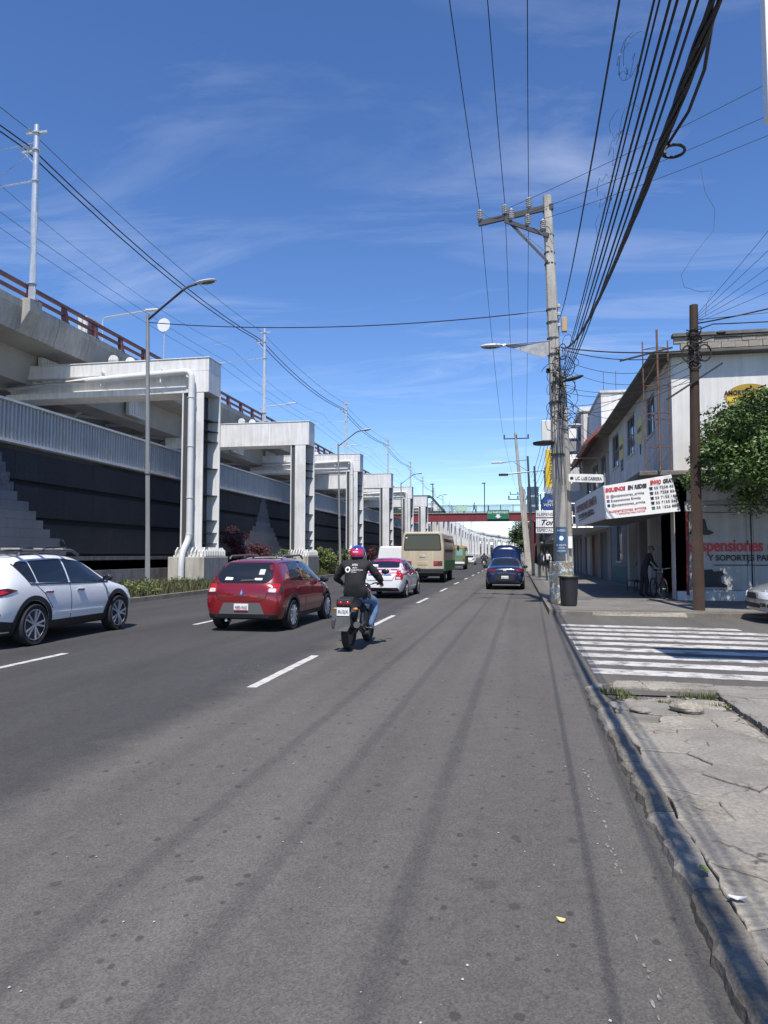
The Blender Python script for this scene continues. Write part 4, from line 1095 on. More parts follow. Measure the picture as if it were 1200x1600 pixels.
# ------------------------------------------------------------------ street lamps on the median
LAMPG = mat('lamp_post_grey', (0.22,.23,.235), .5, var=.1, vs_=2, streak=.15)
LHEAD = mat('lamp_housing', (0.50,.51,.52), .45)
def lamp(y, label, x=-13.45):
    m = thing('street_lamp', label, 'street lamp', (x,y,.12), 0, 'street lamps on the median')
    b = MB(); b.tube([(x,y,.12),(x-.1,y,5),(x-.22,y,10.65)], [.10,.085,.062], 12); b.lathe([(.2,0),(.2,.05)],12,Matrix.Translation((x,y,.12))); b.build('pole', LAMPG, m, smooth=True)
    b = MB(); b.lathe([(.11,0),(.11,.09)],12,Matrix.Translation((x-.09,y,4.6))); b.build('collar', LAMPG, m)
    b = MB(); b.tube(arc([(x-.22,y,10.45),(x+1.35,y,11.62),(x+1.75,y,11.70)],.35),.05,8); b.build('arm', mat('lamp_arm_dark',(.09,.095,.1),.5), m, smooth=True)
    b = MB(); b.ell((x+2.1,y,11.76),(.46,.17,.07),16,8,Matrix.Rotation(R(-6),3,'Y')); b.build('lamp_head', LHEAD, m, smooth=True)
    b = MB(); b.ell((x+2.2,y,11.705),(.27,.12,.035),14,6,Matrix.Rotation(R(-6),3,'Y')); b.build('lens', mat('lamp_lens',(.12,.12,.13),.2), m, smooth=True)
for k in range(7): lamp(24.3+32*k, 'tall grey street lamp on the median, %s from the camera' % NTH[k], -13.45 - .75*min(1,max(0,(32*k)/30)))

# ------------------------------------------------------------------ utility poles
CPOLE = mat('pole_concrete', (0.43,.41,.37), .9, var=.2, vs_=1.5, streak=.35, fine=.15, fs=40, bump=.5, bs=40)
CARM = mat('crossarm_steel', (0.05,.052,.055), .5, var=.2)
def graffiti():
    m = bpy.data.materials.new('graffiti_concrete'); m.use_nodes = True; t = m.node_tree; b = t.nodes['Principled BSDF']; b.inputs['Roughness'].default_value = .85
    tcn = N(t,'ShaderNodeTexCoord')
    def nz(sc, d, dist=0):
        n = N(t,'ShaderNodeTexNoise'); n.inputs['Scale'].default_value = sc; n.inputs['Detail'].default_value = d; n.inputs['Distortion'].default_value = dist
        t.links.new(tcn.outputs['Object'], n.inputs['Vector']); return n.outputs[0]
    def lay(prev, x, lo, hi, col):
        r = N(t,'ShaderNodeMapRange'); r.inputs[1].default_value = lo; r.inputs[2].default_value = hi; t.links.new(x, r.inputs[0])
        mx = N(t,'ShaderNodeMix', data_type='RGBA'); t.links.new(r.outputs[0], mx.inputs[0]); mx.inputs[7].default_value = (*col,1)
        if isinstance(prev, tuple): mx.inputs[6].default_value = (*prev,1)
        else: t.links.new(prev, mx.inputs[6])
        return mx.outputs[2]
    c = lay((.22,.21,.19), nz(3,4,.6), .52,.56,(.30,.20,.09))
    c = lay(c, nz(4.5,2,2.5), .55,.57,(.55,.56,.55))
    c = lay(c, nz(6.5,1,4.0), .58,.60,(.10,.22,.27))
    c = lay(c, nz(8,2,5.0), .62,.635,(.03,.03,.04))
    t.links.new(c, b.inputs['Base Color']); return m
GRAF = graffiti()
def insulator(m, x, y, z, mt=INSG, s=1.0):
    b = MB(); pr = [(.03*s,0)]
    for j in range(5): pr += [(.05*s,.035*s+.06*s*j),(.095*s,.045*s+.06*s*j),(.095*s,.065*s+.06*s*j),(.05*s,.075*s+.06*s*j)]
    pr += [(.04*s,.36*s),(0.0,.37*s)]
    b.lathe(pr, 12, Matrix.Translation((x,y,z))); b.build('insulator', mt, m, smooth=True, angle=50)
UP = thing('utility_pole','tall leaning concrete utility pole on a graffiti covered base at the corner','utility pole',(1.30,22.15,.13))
b = MB(); b.tube([(1.32,22.2,.13),(1.27,22.18,4),(1.16,22.14,8.2),(1.02,22.1,12.75)],[.235,.215,.18,.135],8); b.build('shaft', CPOLE, UP)
b = MB(); b.tube([(1.56,22.3,.13),(1.50,22.28,4.4),(1.42,22.24,7.2)],[.12,.11,.09],8); b.build('side_post', CPOLE, UP)
b = MB(); b.add([(.95,21.86,.13),(1.64,21.86,.13),(1.64,22.5,.13),(.95,22.5,.13),(.94,21.85,1.38),(1.63,21.84,1.40),(1.62,22.5,1.4),(.95,22.5,1.38)],[(0,3,2,1),(4,5,6,7),(0,1,5,4),(1,2,6,5),(2,3,7,6),(3,0,4,7)])
b.build('base_block', GRAF, UP, bevel=.02)
A1 = ((-1.12,22.45,12.22),(1.2,22.0,12.36))
b = MB(); b.bar(*A1,.09,.17); b.build('crossarm', CARM, UP)
A2 = ((-.28,22.2,12.12),(1.04,21.95,11.42))
b = MB(); b.bar(*A2,.09,.12); b.build('lower_arm', CARM, UP)
b = MB(); b.bar((-.1,22.2,12.0),(1.0,22.0,10.62),.07); b.build('brace', CARM, UP)
b = MB(); b.bar((-.12,22.35,12.1),(1.0,22.15,10.95),.05,.02); b.build('flat_brace', GALV, UP)
for p in ((-1.08,22.42,12.30),(-.28,22.3,12.34),(.46,22.14,12.42)): insulator(UP, *p)
for p in ((-.08,22.13,12.10),(.42,22.05,11.84),(.88,21.97,11.60)): insulator(UP, *p)
for z in (12.25,11.45,10.9,10.55,9.1,8.7,8.2,7.7,6.2,4.6):
    r_ = .155 + (12.7-z)*.0075; x_ = 1.02+(12.75-z)*.0265; q = MB(); q.lathe([(r_,0),(r_,.05)],10,Matrix.Translation((x_,22.13,z))); q.build('clamp_band', CARM, UP)
# lamp arms on the pole
b = MB(); b.tube([(1.15,22.05,8.14),(-.3,21.95,8.06),(-.55,21.9,8.02)],.035,8); b.build('lamp_arm', GALV, UP, smooth=True)
b = MB(); b.prism([(1.0,8.1),(-.3,8.04),(.2,7.86),(.8,7.62),(1.0,7.7)], lambda u,v,w: (u,w,v), 22.0, 22.02); b.build('bracket_plate', mat('bracket_worn',(.33,.34,.35),.6,metal=.4,var=.25,vs_=6), UP)
b = MB(); b.ell((-.72,21.88,8.03),(.36,.15,.075),16,8); b.build('lamp_head', LHEAD, UP, smooth=True)
b = MB(); b.ell((-.75,21.88,7.985),(.27,.11,.04),14,6); b.build('lens', mat('lamp_lens',(.12,.12,.13),.2), UP, smooth=True)
b = MB(); b.ell((1.72,21.85,6.9),(.30,.14,.06),14,8,Matrix.Rotation(R(-14),3,'Y')); b.tube([(1.3,22,6.8),(1.5,21.9,6.86)],.03,6); b.build('dark_lamp_head', mat('lamp_dark',(.03,.03,.033),.5), UP, smooth=True)
b = MB(); b.ell((1.75,22.3,5.55),(.26,.12,.05),14,8); b.tube([(1.3,22.2,5.62),(1.6,22.3,5.58)],.025,6); b.build('small_lamp_head', LHEAD, UP, smooth=True)
b = MB(); b.box(1.40,1.56,21.98,22.14,8.4,8.85); b.build('tan_box', mat('tan_box',(.42,.30,.16),.7,var=.1), UP, bevel=.02)
for z in (8.9,9.15,8.55): b = MB(); b.lathe([(.03,0),(.055,.02),(.055,.09),(.03,.12)],10,Matrix.Translation((1.32,22.02,z))); b.build('spool', INSG, UP)
b = MB(); b.box(.76,1.04,21.98,22.24,5.05,5.68); b.build('service_box', mat('cabinet_white',(.66,.66,.62),.5,var=.06,streak=.2), UP, bevel=.02)
b = MB(); b.lathe([(.12,0),(.32,.02),(.34,.08),(.3,.09)],16,Matrix.Translation((.82,22.08,4.93))); b.build('box_tray', SIGNK, UP)
# notices
b = MB(); b.box(1.13,1.44,21.90,21.93,1.62,2.42); o = b.build('blue_notice', mat('notice_blue',(.035,.10,.19),.6,var=.15,vs_=4), UP)
for s,z,sz in (('AVISO',2.28,.09),('SE RENTA',1.85,.065),('LOCAL',1.77,.065),('INFORMES',1.68,.055)): text('notice_lettering',s,sz,SIGNW,UP,plane_m(Vector((1.285,21.895,z))-UP.location,*NW),align='CENTER')
b = MB(); b.lathe([(.07,0),(.07,.004)],14,Matrix.Translation((1.285,21.897,2.08)) @ Matrix.Rotation(R(90),4,'X')); b.build('notice_emblem', SIGNW, UP)
b = MB(); b.box(1.50,1.62,22.12,22.14,1.78,2.14); b.build('paper_notice', SIGNW, UP)
# street name plate
SN = thing('street_name_sign','white street name plate reading LIC. LUIS CABRERA on the utility pole','sign',(1.5,21.95,3.75))
b = MB(); n = 8; L = []
for cx, cz, a0 in ((2.50,3.93,0),(1.56,3.97,90),(1.56,3.82,180),(2.50,3.78,270)):
    for k in range(5): a = R(a0+k*22.5); L.append((cx+.05*math.cos(a), cz+.05*math.sin(a)))
b.prism(L, lambda u,v,w: (u,w,v), 21.93, 21.96); b.build('plate', mat('plate_white',(.72,.72,.68),.5,var=.08,vs_=4,stain=(.3,.27,.22),stain_amt=.4,stain_s=3), SN)
b = MB(); b.prism([(x*.985+.03,z*.985+.057) for x,z in L], lambda u,v,w: (u,w,v), 21.926, 21.93); b.build('plate_border', SIGNK, SN)
b = MB(); b.prism([(x*.97+.06,z*.97+.115) for x,z in L], lambda u,v,w: (u,w,v), 21.921, 21.926); b.build('plate_face', MT['plate_white'], SN)
text('plate_lettering','LIC. LUIS CABRERA',.14,SIGNK,SN,plane_m(Vector((1.72,21.915,3.83))-SN.location,(1,0,-.045),(0.045,0,1)),width=.76,bold=.003)
b = MB(); b.ell((1.62,21.92,3.88),(.055,.008,.05),12,8); b.build('plate_emblem', SIGNK, SN)
# rubbish bin in front of the base
BIN = thing('rubbish_bin','black plastic rubbish bin in front of the graffiti covered pole base','bin',(1.42,21.0,.13))
BINM = mat('bin_plastic',(.018,.019,.021),.5,var=.15,vs_=3)
b = MB(); b.lathe([(.205,.13),(.235,.6),(.255,.93),(.275,.93),(.275,.97),(.24,.97),(.25,.5),(.22,.17)],20,Matrix.Translation((1.42,21.0,0))); b.build('body', BINM, BIN, smooth=True)
b = MB(); b.lathe([(.285,.935),(.295,.955),(.285,.98),(.26,.975)],20,Matrix.Translation((1.42,21.0,0))); b.build('rim', BINM, BIN, smooth=True)
for a in range(10):
    q = MB(); c_, s_ = math.cos(a*.628), math.sin(a*.628); q.bar((1.42+.215*c_,21+.215*s_,.18),(1.42+.256*c_,21+.256*s_,.90),.02); q.build('rib', BINM, BIN)
b = MB(); b.ell((1.42,21,.93),(.21,.21,.07),12,6); b.v = [tuple(Vector(p)+noise.noise_vector(Vector(p)*9)*.05) for p in b.v]; b.build('rubbish', mat('rubbish_bags',(.22,.25,.10),.5,var=.6,vs_=6), BIN, smooth=True)

# wooden pole by the shop
WP = thing('wooden_pole','brown wooden pole in front of the painted shop wall','utility pole',(4.62,19.9,.1))
WOOD = mat('pole_wood',(0.05,.03,.02),.85,var=.25,vs_=2,streak=.45,fine=.15,fs=40,bump=.5,bs=40)
b = MB(); b.tube([(4.66,19.95,.1),(4.66,19.95,4),(4.72,19.95,8.28)],[.15,.135,.11],10); b.build('shaft', WOOD, WP, smooth=True)
b = MB(); b.bar((3.95,19.85,5.72),(5.35,19.75,6.62),.045); b.build('stay_rod', SIGNK, WP)
b = MB(); r2 = random.Random(4)
for k in range(16):
    zc = 7.0+r2.uniform(-.5,.7); rr_ = r2.uniform(.13,.2); b2 = MB()
    b.tube([(4.71+rr_*math.cos(a)*1.0, 19.95+rr_*math.sin(a), zc+.05*math.sin(a*2+k)) for a in [6.283*j/12 for j in range(13)]],.014,5,False)
b.build('cable_wrap', WIRE, WP)
for cx in (4.52,4.92):
    q = MB(); q.tube([(cx+.16*math.cos(a),19.78,6.93+.22*math.sin(a)) for a in [6.283*j/18 for j in range(19)]],.022,6,False); q.build('cable_coil', WIRE, WP)
for z in (7.55,7.2): q = MB(); q.tube([(4.7,19.85,z),(5.15,19.7,z+.12)],.02,5); q.build('bracket', CARM, WP)
b = MB(); b.ell((5.32,19.7,7.42),(.13,.06,.05),10,6); b.build('splice_box', WIRE, WP)

# farther poles on the right pavement
def farpole(x, y, h, lean, label, arms, m_=None, r0=.2):
    o = thing('street_pole', label, 'utility pole', (x,y,.13), 0, 'poles along the right pavement')
    b = MB(); b.tube([(x,y,.13),(x+lean*.5,y,h/2),(x+lean,y,h)],[r0,r0*.85,r0*.6],8); b.build('shaft', m_ or CPOLE, o, smooth=True)
    for x0, x1, z in arms:
        f = (z-.13)/h; xc = x+lean*f
        q = MB(); q.bar((xc+x0,y-.05,z),(xc+x1,y-.05,z),.09); q.build('crossarm', CARM, o)
        for xx in (x0+.08, (x0+x1)/2, x1-.08): insulator(o, xc+xx, y-.05, z+.05, INS, .9)
    return o
farpole(.9,64,12.4,-1.0,'tall concrete pole behind the blue car, leaning left with a crossarm',[(-1.1,1.15,11.9)],r0=.19)
farpole(1.15,71,8.0,-.5,'shorter concrete pole just beyond the tall leaning one',[(-1.6,.3,7.0)],r0=.18)
farpole(1.2,106,11.5,-.4,'concrete pole at the footbridge, farthest along the right kerb',[(-1.9,.4,10.4)])
STP = mat('post_dark_green',(.045,.055,.055),.5,var=.15,vs_=2)
o = farpole(1.05,50,8.4,-.3,'dark steel lamp post on the right pavement beyond the blue car',[],STP,.11)
b = MB(); b.tube([(.78,50,8.15),(-1.0,50,8.0)],.045,6); b.build('lamp_arm', LAMPG, o); b = MB(); b.box(-1.75,-.95,49.88,50.12,7.94,8.05); b.build('lamp_head', LHEAD, o, bevel=.03)
b = MB(); b.bar((.8,50,7.3),(-.2,50,8.0),.04); b.build('brace', LAMPG, o)
o = farpole(1.35,46,7.2,-.25,'dark steel post with a long horizontal pipe on the right pavement',[],STP,.10)
b = MB(); b.tube([(-1.0,46,6.7),(3.4,46,7.05)],.06,6); b.build('pipe_arm', LHEAD, o); b = MB(); b.box(-1.15,-.55,45.9,46.1,6.62,6.76); b.build('lamp_head', SIGNK, o)
o = farpole(1.6,41,5.0,-.3,'slim dark post nearest beyond the pole base',[],STP,.06)


# ------------------------------------------------------------------ overhead cables on the right
G1 = 'high voltage wires over the right lane'
for i, (xa, xb, l) in enumerate(((-1.08,-1.15,'left'),(-.28,-.45,'middle'),(.46,.28,'right'))):
    za = (12.68,12.72,12.8)[i]
    a = (xa, 22.42-.14*i, za); far = (.95-1.1+(-1.0,0,1.0)[i], 64, 12.25)
    wire('%s high wire running from the pole insulators over the camera' % l, quad3(a,(xb+.01,12.9,11.95),(xb-.2,-20,13.2)), .011, G1)
    wire('%s high wire running on from the pole to the next pole' % l, sag(a, far, .9), .010, 'high wires beyond the pole')
    wire('%s high wire beyond the second pole' % l, sag(far, (.2+.5*i,106,10.5), .7), .010, 'high wires far along the street', WIRET)
G2 = 'low cables over the right kerb'
wire('lone cable left of the cable group above the kerb', quad3((1.25,22.0,8.75),(.69,4.6,5.2),(.5,-18,8.0)), .0085, G2)
ends = [(1.60,.014,7.22,7.3),(1.66,.012,7.18,7.25),(1.78,.017,7.12,7.2),(1.86,.017,7.05,7.15),(2.0,.019,7.0,7.1),(2.09,.017,6.95,7.05)]
for k,(xm,r,za,zm_) in enumerate(ends):
    wire('%s black cable of the group above the kerb, counted from the left' % ['first','second','third','fourth','fifth','sixth'][k], quad3((1.40+.02*k,22.0,za),(xm*.653,5.3,5.72),(xm*.653-.05,-18,7.6)), r*.68, G2)
# heavy twisted bundle
base = quad3((1.38,22.0,7.9),(1.10,4.0,4.63),(.9,-18,6.8),40)
base = [p for p in base]
bd = thing('cable_bundle','thick twisted bundle of black cables sagging above the kerb','cable',(1.38,22.0,8.0))
def bund(ph, rad, r, nm):
    b = MB(); pts = []
    fine_ = []
    for i in range(len(base)-1):
        for q in range(8): fine_.append(base[i].lerp(base[i+1], q/8))
    for i, p in enumerate(fine_):
        t = i/len(fine_); k = rad*(.26+1.15*min(1, max(0,(t-.34)*3.2)))*(1+.5*noise.noise(Vector((i*.06,ph,0))))
        pts.append(p + Vector((math.cos(i*.33+ph)*k, 0, math.sin(i*.33+ph)*k)))
    b.tube(pts, r, 6); b.build(nm, WIRE, bd, smooth=True, fixn=False)
for k in range(6): bund(k*1.05, .042, .0125, 'strand')
b = MB(); c0 = Vector((1.20,5.95,4.88))
b.tube([c0+Vector((.07+.085*math.cos(a+2.6), -.02*a, .05*math.sin(a+2.6)-.01*a)) for a in [6.283*j/20 for j in range(24)]],.012,6); b.build('spare_loop', WIRE, bd, smooth=True)
b = MB(); b.tube([c0+Vector((.0,0,0)),c0+Vector((.09,-.5,.02)),c0+Vector((.08,-1.0,.0)),c0+Vector((.0,-1.5,-.05))],.013,6); b.build('loose_strand', WIRE, bd, smooth=True)
# thin service wires rising to the right
G3 = 'thin wires crossing to the upper right'
for k, (a, c) in enumerate((((-.1,22.1,12.5),(13,12,13.6)),((.42,22.0,12.2),(13,13,12.9)),((.88,21.95,11.95),(13,13.5,12.5)))):
    wire('%s thin wire from the pole arm to the upper right' % ['upper','middle','lower'][k], sag(a, c, .35), .008, G3, WIRET)
wire('short slack jumper wire at the left end of the crossarm', quad3((-1.05,22.4,12.62),(-.6,22.3,12.28),(-.1,22.15,12.5)), .008, None, WIRET)
wire('single cable crossing the avenue from the pole to the street lamp', sag((1.12,22.1,9.12),(-13.6,24.3,10.35),.35), .018, None)
# fan of wires from the wooden pole
G4 = 'wires fanning from the wooden pole'
for k,(u,v) in enumerate(((9.2,16.0),(10.2,15.4),(11.4,14.6),(12.4,12.6),(14,10))):
    wire('%s thin wire fanning up to the right from the wooden pole' % NTH[k+1].replace('nearest','first'), sag((4.78,19.9,8.0-.05*k),(u*.88,9.5+.6*k,12.2-.6*k),.25), .006, G4, WIRET)
wire('thick cable sagging to the right from the wooden pole', sag((4.8,19.85,7.75),(12,19.5,9.6),.25), .022, G4)
wire('upper level cable leaving right from the wooden pole', sag((5.15,19.7,7.66),(13,19.0,7.5),.05), .018, G4)
wire('lower level cable leaving right from the wooden pole', sag((5.15,19.7,7.3),(13,19.2,7.55),.1), .018, G4)
wire('thin cable leaving right above the others', sag((4.8,19.85,7.85),(13,19.2,8.2),.05), .009, G4, WIRET)
G5 = 'cables between the concrete and the wooden pole'
for k,(za,zb,s,r) in enumerate(((7.92,7.05,.1,.02),(7.85,6.95,.22,.014),(7.55,6.8,.4,.008),(7.3,6.6,.5,.007),(6.1,6.4,.2,.008),(5.9,6.3,.3,.008),(5.7,6.9,.2,.007),(6.7,6.2,.25,.007))):
    wire('%s cable slung between the concrete pole and the wooden pole' % NTH[k].replace('nearest','topmost'), sag((1.45,22.1,za),(4.6,19.95,zb),s), r, G5)
G6 = 'wires from the pole to the shop buildings'
rw_ = random.Random(11)
for k in range(9):
    za = 6.6-.22*k; yb = 26+4.2*k
    wire('%s thin wire running from the pole towards the shop eaves' % NTH[k].replace('nearest','first'), sag((1.42,22.2,za),(4.6+.2*(k%2),yb,7.7-.25*(k%4)),.35+.1*(k%3)), .008, G6)
for k in range(7):
    za = 7.4-.25*k
    wire('%s low cable running along the pavement beyond the pole' % NTH[k].replace('nearest','first'), sag((1.25+.04*k,22.3,za),(.95+.1*k,50,6.9-.3*k),.5+.12*k), .011, 'cables along the far pavement')
# slack loops on the concrete pole
CT = thing('cable_tangle','tangle of slack black cable loops hanging on the concrete pole','cable',(1.3,22.0,6.0))
rl = random.Random(9)
for k in range(22):
    zc = rl.uniform(5.6,7.9); xc = 1.25+rl.uniform(-.18,.3); rx = rl.uniform(.12,.42); rz_ = rl.uniform(.15,.45); a0 = rl.uniform(0,6); y = 21.85+rl.uniform(-.08,.15); sw = rl.uniform(3,6.3)
    q = MB(); q.tube([(xc+rx*math.cos(a0+sw*j/16), y+.06*math.sin(j), zc+rz_*math.sin(a0+sw*j/16)) for j in range(17)], rl.choice((.007,.010,.015)), 5); q.build('loop', WIRE, CT, fixn=False)
for k in range(4):
    q = MB(); x = 1.12+.09*k; q.tube([(x+.1,21.93,7.9),(x+.05+rl.uniform(-.06,.06),21.9,6.6),(x+rl.uniform(-.06,.06),21.92,5.2),(x+.05,21.95,4.4-rl.random())], .008, 5); q.build('drop_cable', WIRE, CT, fixn=False)
for k in range(5):
    q = MB(); q.obox((1.2+rl.uniform(-.25,.2),21.8,7.0+rl.uniform(-.5,.6)),(.12,.1,.14),Matrix.Rotation(rl.uniform(-.6,.6),3,'Y')); q.build('junction_box', WIRE, CT, bevel=.02)
# loose thin wire curls in the cable group and one hanging strand
LW = thing('loose_wires','fine loose wire curls tangled among the cables above the kerb','cable',(1.4,12,7))
for k in range(9):
    y = rl.uniform(6,9.5) if k < 11 else rl.uniform(5,6); x = 1.13+rl.uniform(-.15,.1); z = 5.7+.06*y/2+rl.uniform(-.15,.15); rr_ = rl.uniform(.05,.12); a0 = rl.uniform(0,6)
    q = MB(); q.tube([(x+rr_*math.cos(a0+j*.36), y+.04*j*rl.uniform(.3,1), z+rr_*1.1*math.sin(a0+j*.36)) for j in range(16)], .0022, 4); q.build('wire_curl', WIRET, LW, fixn=False)
wire('single loose strand hanging curled in the sky right of the cables', [(2.55,10.2,6.95),(2.6,10.2,6.6),(2.72,10.2,6.35),(2.70,10.2,6.05),(2.45,10.2,5.75),(2.26,10.2,5.45),(2.3,10.2,5.28),(2.5,10.2,5.2),(2.66,10.2,5.2),(2.58,10.2,5.02),(2.56,10.2,4.85)], .003, None, WIRET, name='loose_strand')

# white sign panel at the upper right, on its own post
PS = thing('projecting_sign','blank white sign panel at the upper right edge of the view','sign',(4.6,8.05,.1))
b = MB(); b.box(2.70,5.6,8.0,8.16,6.3,8.3); b.build('panel', SIGNW, PS, bevel=.01)
b = MB(); b.tube([(5.2,8.35,.05),(5.2,8.35,8.2)],.12,10); b.build('post', LAMPG, PS, smooth=True)

# ------------------------------------------------------------------ trees and shrubs
LEAF = mat('leaf_dark', (0.07,.12,.028), .5, var=.45, vs_=1.6, fine=.35, fs=14, spec=.45)
LEAF2 = mat('leaf_far', (0.05,.08,.03), .6, var=.4, vs_=1.0)
LEAFR = mat('leaf_purple', (0.085,.022,.026), .55, var=.4, vs_=5)
LEAFG = mat('leaf_yellowgreen', (0.11,.14,.035), .55, var=.45, vs_=4)
BARK = mat('bark', (0.10,.075,.05), .9, var=.3, vs_=4, bump=.5, bs=30)
def crown(clumps, per, leaf, seed, droop=0.0, wl=.5):
    r = random.Random(seed); b = MB()
    for (c, rad) in clumps:
        c = Vector(c)
        for _ in range(per):
            d = Vector((r.gauss(0,1), r.gauss(0,1), r.gauss(0,1))).normalized(); q = r.random()**.4
            p = c + Vector((d.x*rad[0], d.y*rad[1], d.z*rad[2]))*q
            a = Vector((r.gauss(0,1), r.gauss(0,1), r.gauss(0,.6)-droop)).normalized(); s = leaf*r.uniform(.6,1.3)
            n = (d*.7 + Vector((r.gauss(0,.5),r.gauss(0,.5),r.gauss(0,.5)+.5))).normalized()
            w_ = a.cross(n)
            if w_.length < .05: continue
            w_ = w_.normalized()*s*wl; a = a*s
            b.add([p, p+a*.5+w_*.5, p+a, p+a*.5-w_*.5], [(0,1,2,3)])
    return b
def blobs(c, R3, n, r0, r1, seed, shell=.75):
    r = random.Random(seed); o = []
    for _ in range(n):
        d = Vector((r.gauss(0,1), r.gauss(0,1), r.gauss(0,1))).normalized(); q = shell + (1-shell)*r.random() if r.random() < .75 else r.random()*shell
        rr_ = r.uniform(r0,r1); o.append(((c[0]+d.x*R3[0]*q, c[1]+d.y*R3[1]*q, c[2]+d.z*R3[2]*q), (rr_*1.15,rr_*1.15,rr_*.8)))
    return o
T1 = thing('street_tree','dense dark green tree with glossy leaves in front of the painted shop wall','tree',(8.4,21.3,.13))
cl = blobs((8.0,21.2,4.75),(2.9,2.3,1.45),70,.35,.75,31) + blobs((7.9,21.0,4.75),(2.9,2.5,1.8),46,.12,.3,91,.97) + blobs((7.4,23.1,4.7),(2.6,.75,1.5),34,.4,.7,77,.2) + blobs((6.5,19.6,3.9),(1.3,.8,.8),22,.35,.55,78,.3) + [((5.15,19.5,4.35),(.45,.4,.28)),((5.55,19.3,5.0),(.5,.4,.35)),((5.5,19.2,3.75),(.6,.4,.35)),((6.2,19.0,3.55),(.6,.4,.3)),((5.0,19.7,4.1),(.3,.25,.15)),((6.0,19.2,5.5),(.5,.4,.35)),((6.7,19.3,5.75),(.5,.4,.3)),((6.3,19.6,4.6),(.7,.5,.5)),((6.0,22.9,5.3),(.7,.7,.5)),((6.8,23.3,5.6),(.7,.6,.5))]
crown(cl, 620, .115, 5, .2).build('crown', LEAF, T1, fixn=False)
b = MB(); b.tube([(8.4,21.3,.1),(8.35,21.3,1.5),(8.1,21.2,3.0)],[.2,.17,.14],10); b.build('trunk', BARK, T1, smooth=True)
for p in ((6.2,20.0,4.6),(7.2,22.6,5.2),(9.6,21.9,5.4),(8.6,20.0,5.3),(5.6,19.6,4.4)):
    q = MB(); q.tube([(8.15,21.2,2.7),Vector((8.1,21.2,3.0)).lerp(Vector(p),.5)+Vector((0,0,.3)),p],[.1,.06,.025],7); q.build('limb', BARK, T1, smooth=True)
T2 = thing('far_tree','small green tree beyond the footbridge at the right kerb','tree',(1.6,140,.1))
crown(blobs((.7,140,5.2),(1.9,2.0,3.0),40,.7,1.3,8), 160, .36, 6).build('crown', LEAF2, T2, fixn=False)
b = MB(); b.tube([(1.6,140,.1),(1.2,140,2.5),(.7,140,5)],[.22,.17,.1],8); b.build('trunk', BARK, T2, smooth=True)
def shrub(name, label, c, R3, n, r0, r1, leaf, m, seed, per=200, trunk=True, droop=0):
    o = thing(name, label, 'shrub', (c[0],c[1],.12))
    crown(blobs(c,R3,n,r0,r1,seed), per, leaf, seed, droop).build('foliage', m, o, fixn=False)
    for k in range(3 if trunk else 0):
        q = MB(); q.tube([(c[0]+.08*k,c[1],.12),(c[0]+.3*(k-1)*R3[0],c[1]+.1*k,c[2])],[.035,.012],6); q.build('stem', BARK, o)
    return o
shrub('purple_shrub','tall dark purple leaved shrub beside the first pier',(-15.3,37.0,2.1),(.7,.8,1.15),24,.2,.45,.10,LEAFR,41)
shrub('purple_shrub','low reddish shrub to the right of the tall purple one',(-14.9,39.6,1.75),(.75,.8,.5),16,.2,.4,.10,LEAFR,42)
shrub('green_shrub','bright yellow green shrub behind the second pier base',(-14.3,50.5,1.1),(1.1,1.6,1.05),40,.3,.5,.16,LEAFG,43,140,True,.4)
shrub('green_shrub','small yellow green shrub before the second pier base',(-14.8,43.4,1.2),(.6,.8,.6),14,.25,.4,.13,LEAFG,44,140,True,.4)
shrub('green_shrub','green shrub beside the third pier',(-14.9,60.5,1.3),(.8,1.2,1.0),18,.3,.5,.15,LEAFG,45,140)
shrub('red_shrub','reddish shrub between the third and fourth piers',(-14.6,70,1.3),(.9,1.2,1.0),18,.3,.5,.15,LEAFR,46,140)
shrub('low_plant','low leafy green plant at the median kerb left of the first pier',(-13.3,23.6,.35),(.5,1.6,.25),22,.15,.28,.10,LEAFG,47,110,False)
shrub('low_plant','low leafy plant at the foot of the first pedestal',(-14.2,28.9,.35),(.8,.9,.22),16,.12,.25,.09,LEAFG,48,100,False)
# ------------------------------------------------------------------ vehicles
def paint(name, col, metal=.0, rough=.28):
    return mat(name, col, rough, metal=metal, var=.03, vs_=1.0, coat=1.0, spec=.5)
CGLASS = mat('car_glass', (0.012,.014,.017), .04, spec=.8)
CGLASS2 = mat('car_glass_light', (0.05,.055,.06), .05, spec=.8)
TRIM = mat('black_trim', (0.022,.022,.024), .55, var=.1)
GREYT = mat('grey_trim', (0.10,.10,.105), .5)
SEAM = mat('panel_gap', (0.01,.01,.011), .8)
TYRE = mat('tyre', (0.018,.018,.019), .8, var=.2, vs_=6, bump=.2, bs=60)
ALLOY = mat('alloy', (0.50,.51,.53), .35, metal=.35)
ALLOYD = mat('alloy_dark', (0.05,.05,.055), .4, metal=.5)
LRED = mat('light_red', (0.42,.012,.015), .12, spec=.7, coat=.6)
LDRED = mat('light_dark_red', (0.07,.005,.008), .12, spec=.7, coat=.6)
LCLR = mat('light_clear', (0.55,.56,.58), .1, spec=.8, coat=.6)
CHROME = mat('chrome', (0.75,.76,.78), .12, metal=1.0)
PLATE = mat('plate_metal', (0.72,.72,.72), .45)
PLATET = mat('plate_ink', (0.08,.08,.10), .5)
PLATER = mat('plate_red', (0.45,.05,.08), .5)
def ring(st):
    y, zb, zl, zm, zs, zt, wl, wm, wb, wt = st
    return y, [(0,zb),(wl*.93,zb),(wl,zl),(wm,zm),(wb,zs),(wt,zt-.045),(wt*.6,zt-.006),(0,zt)]
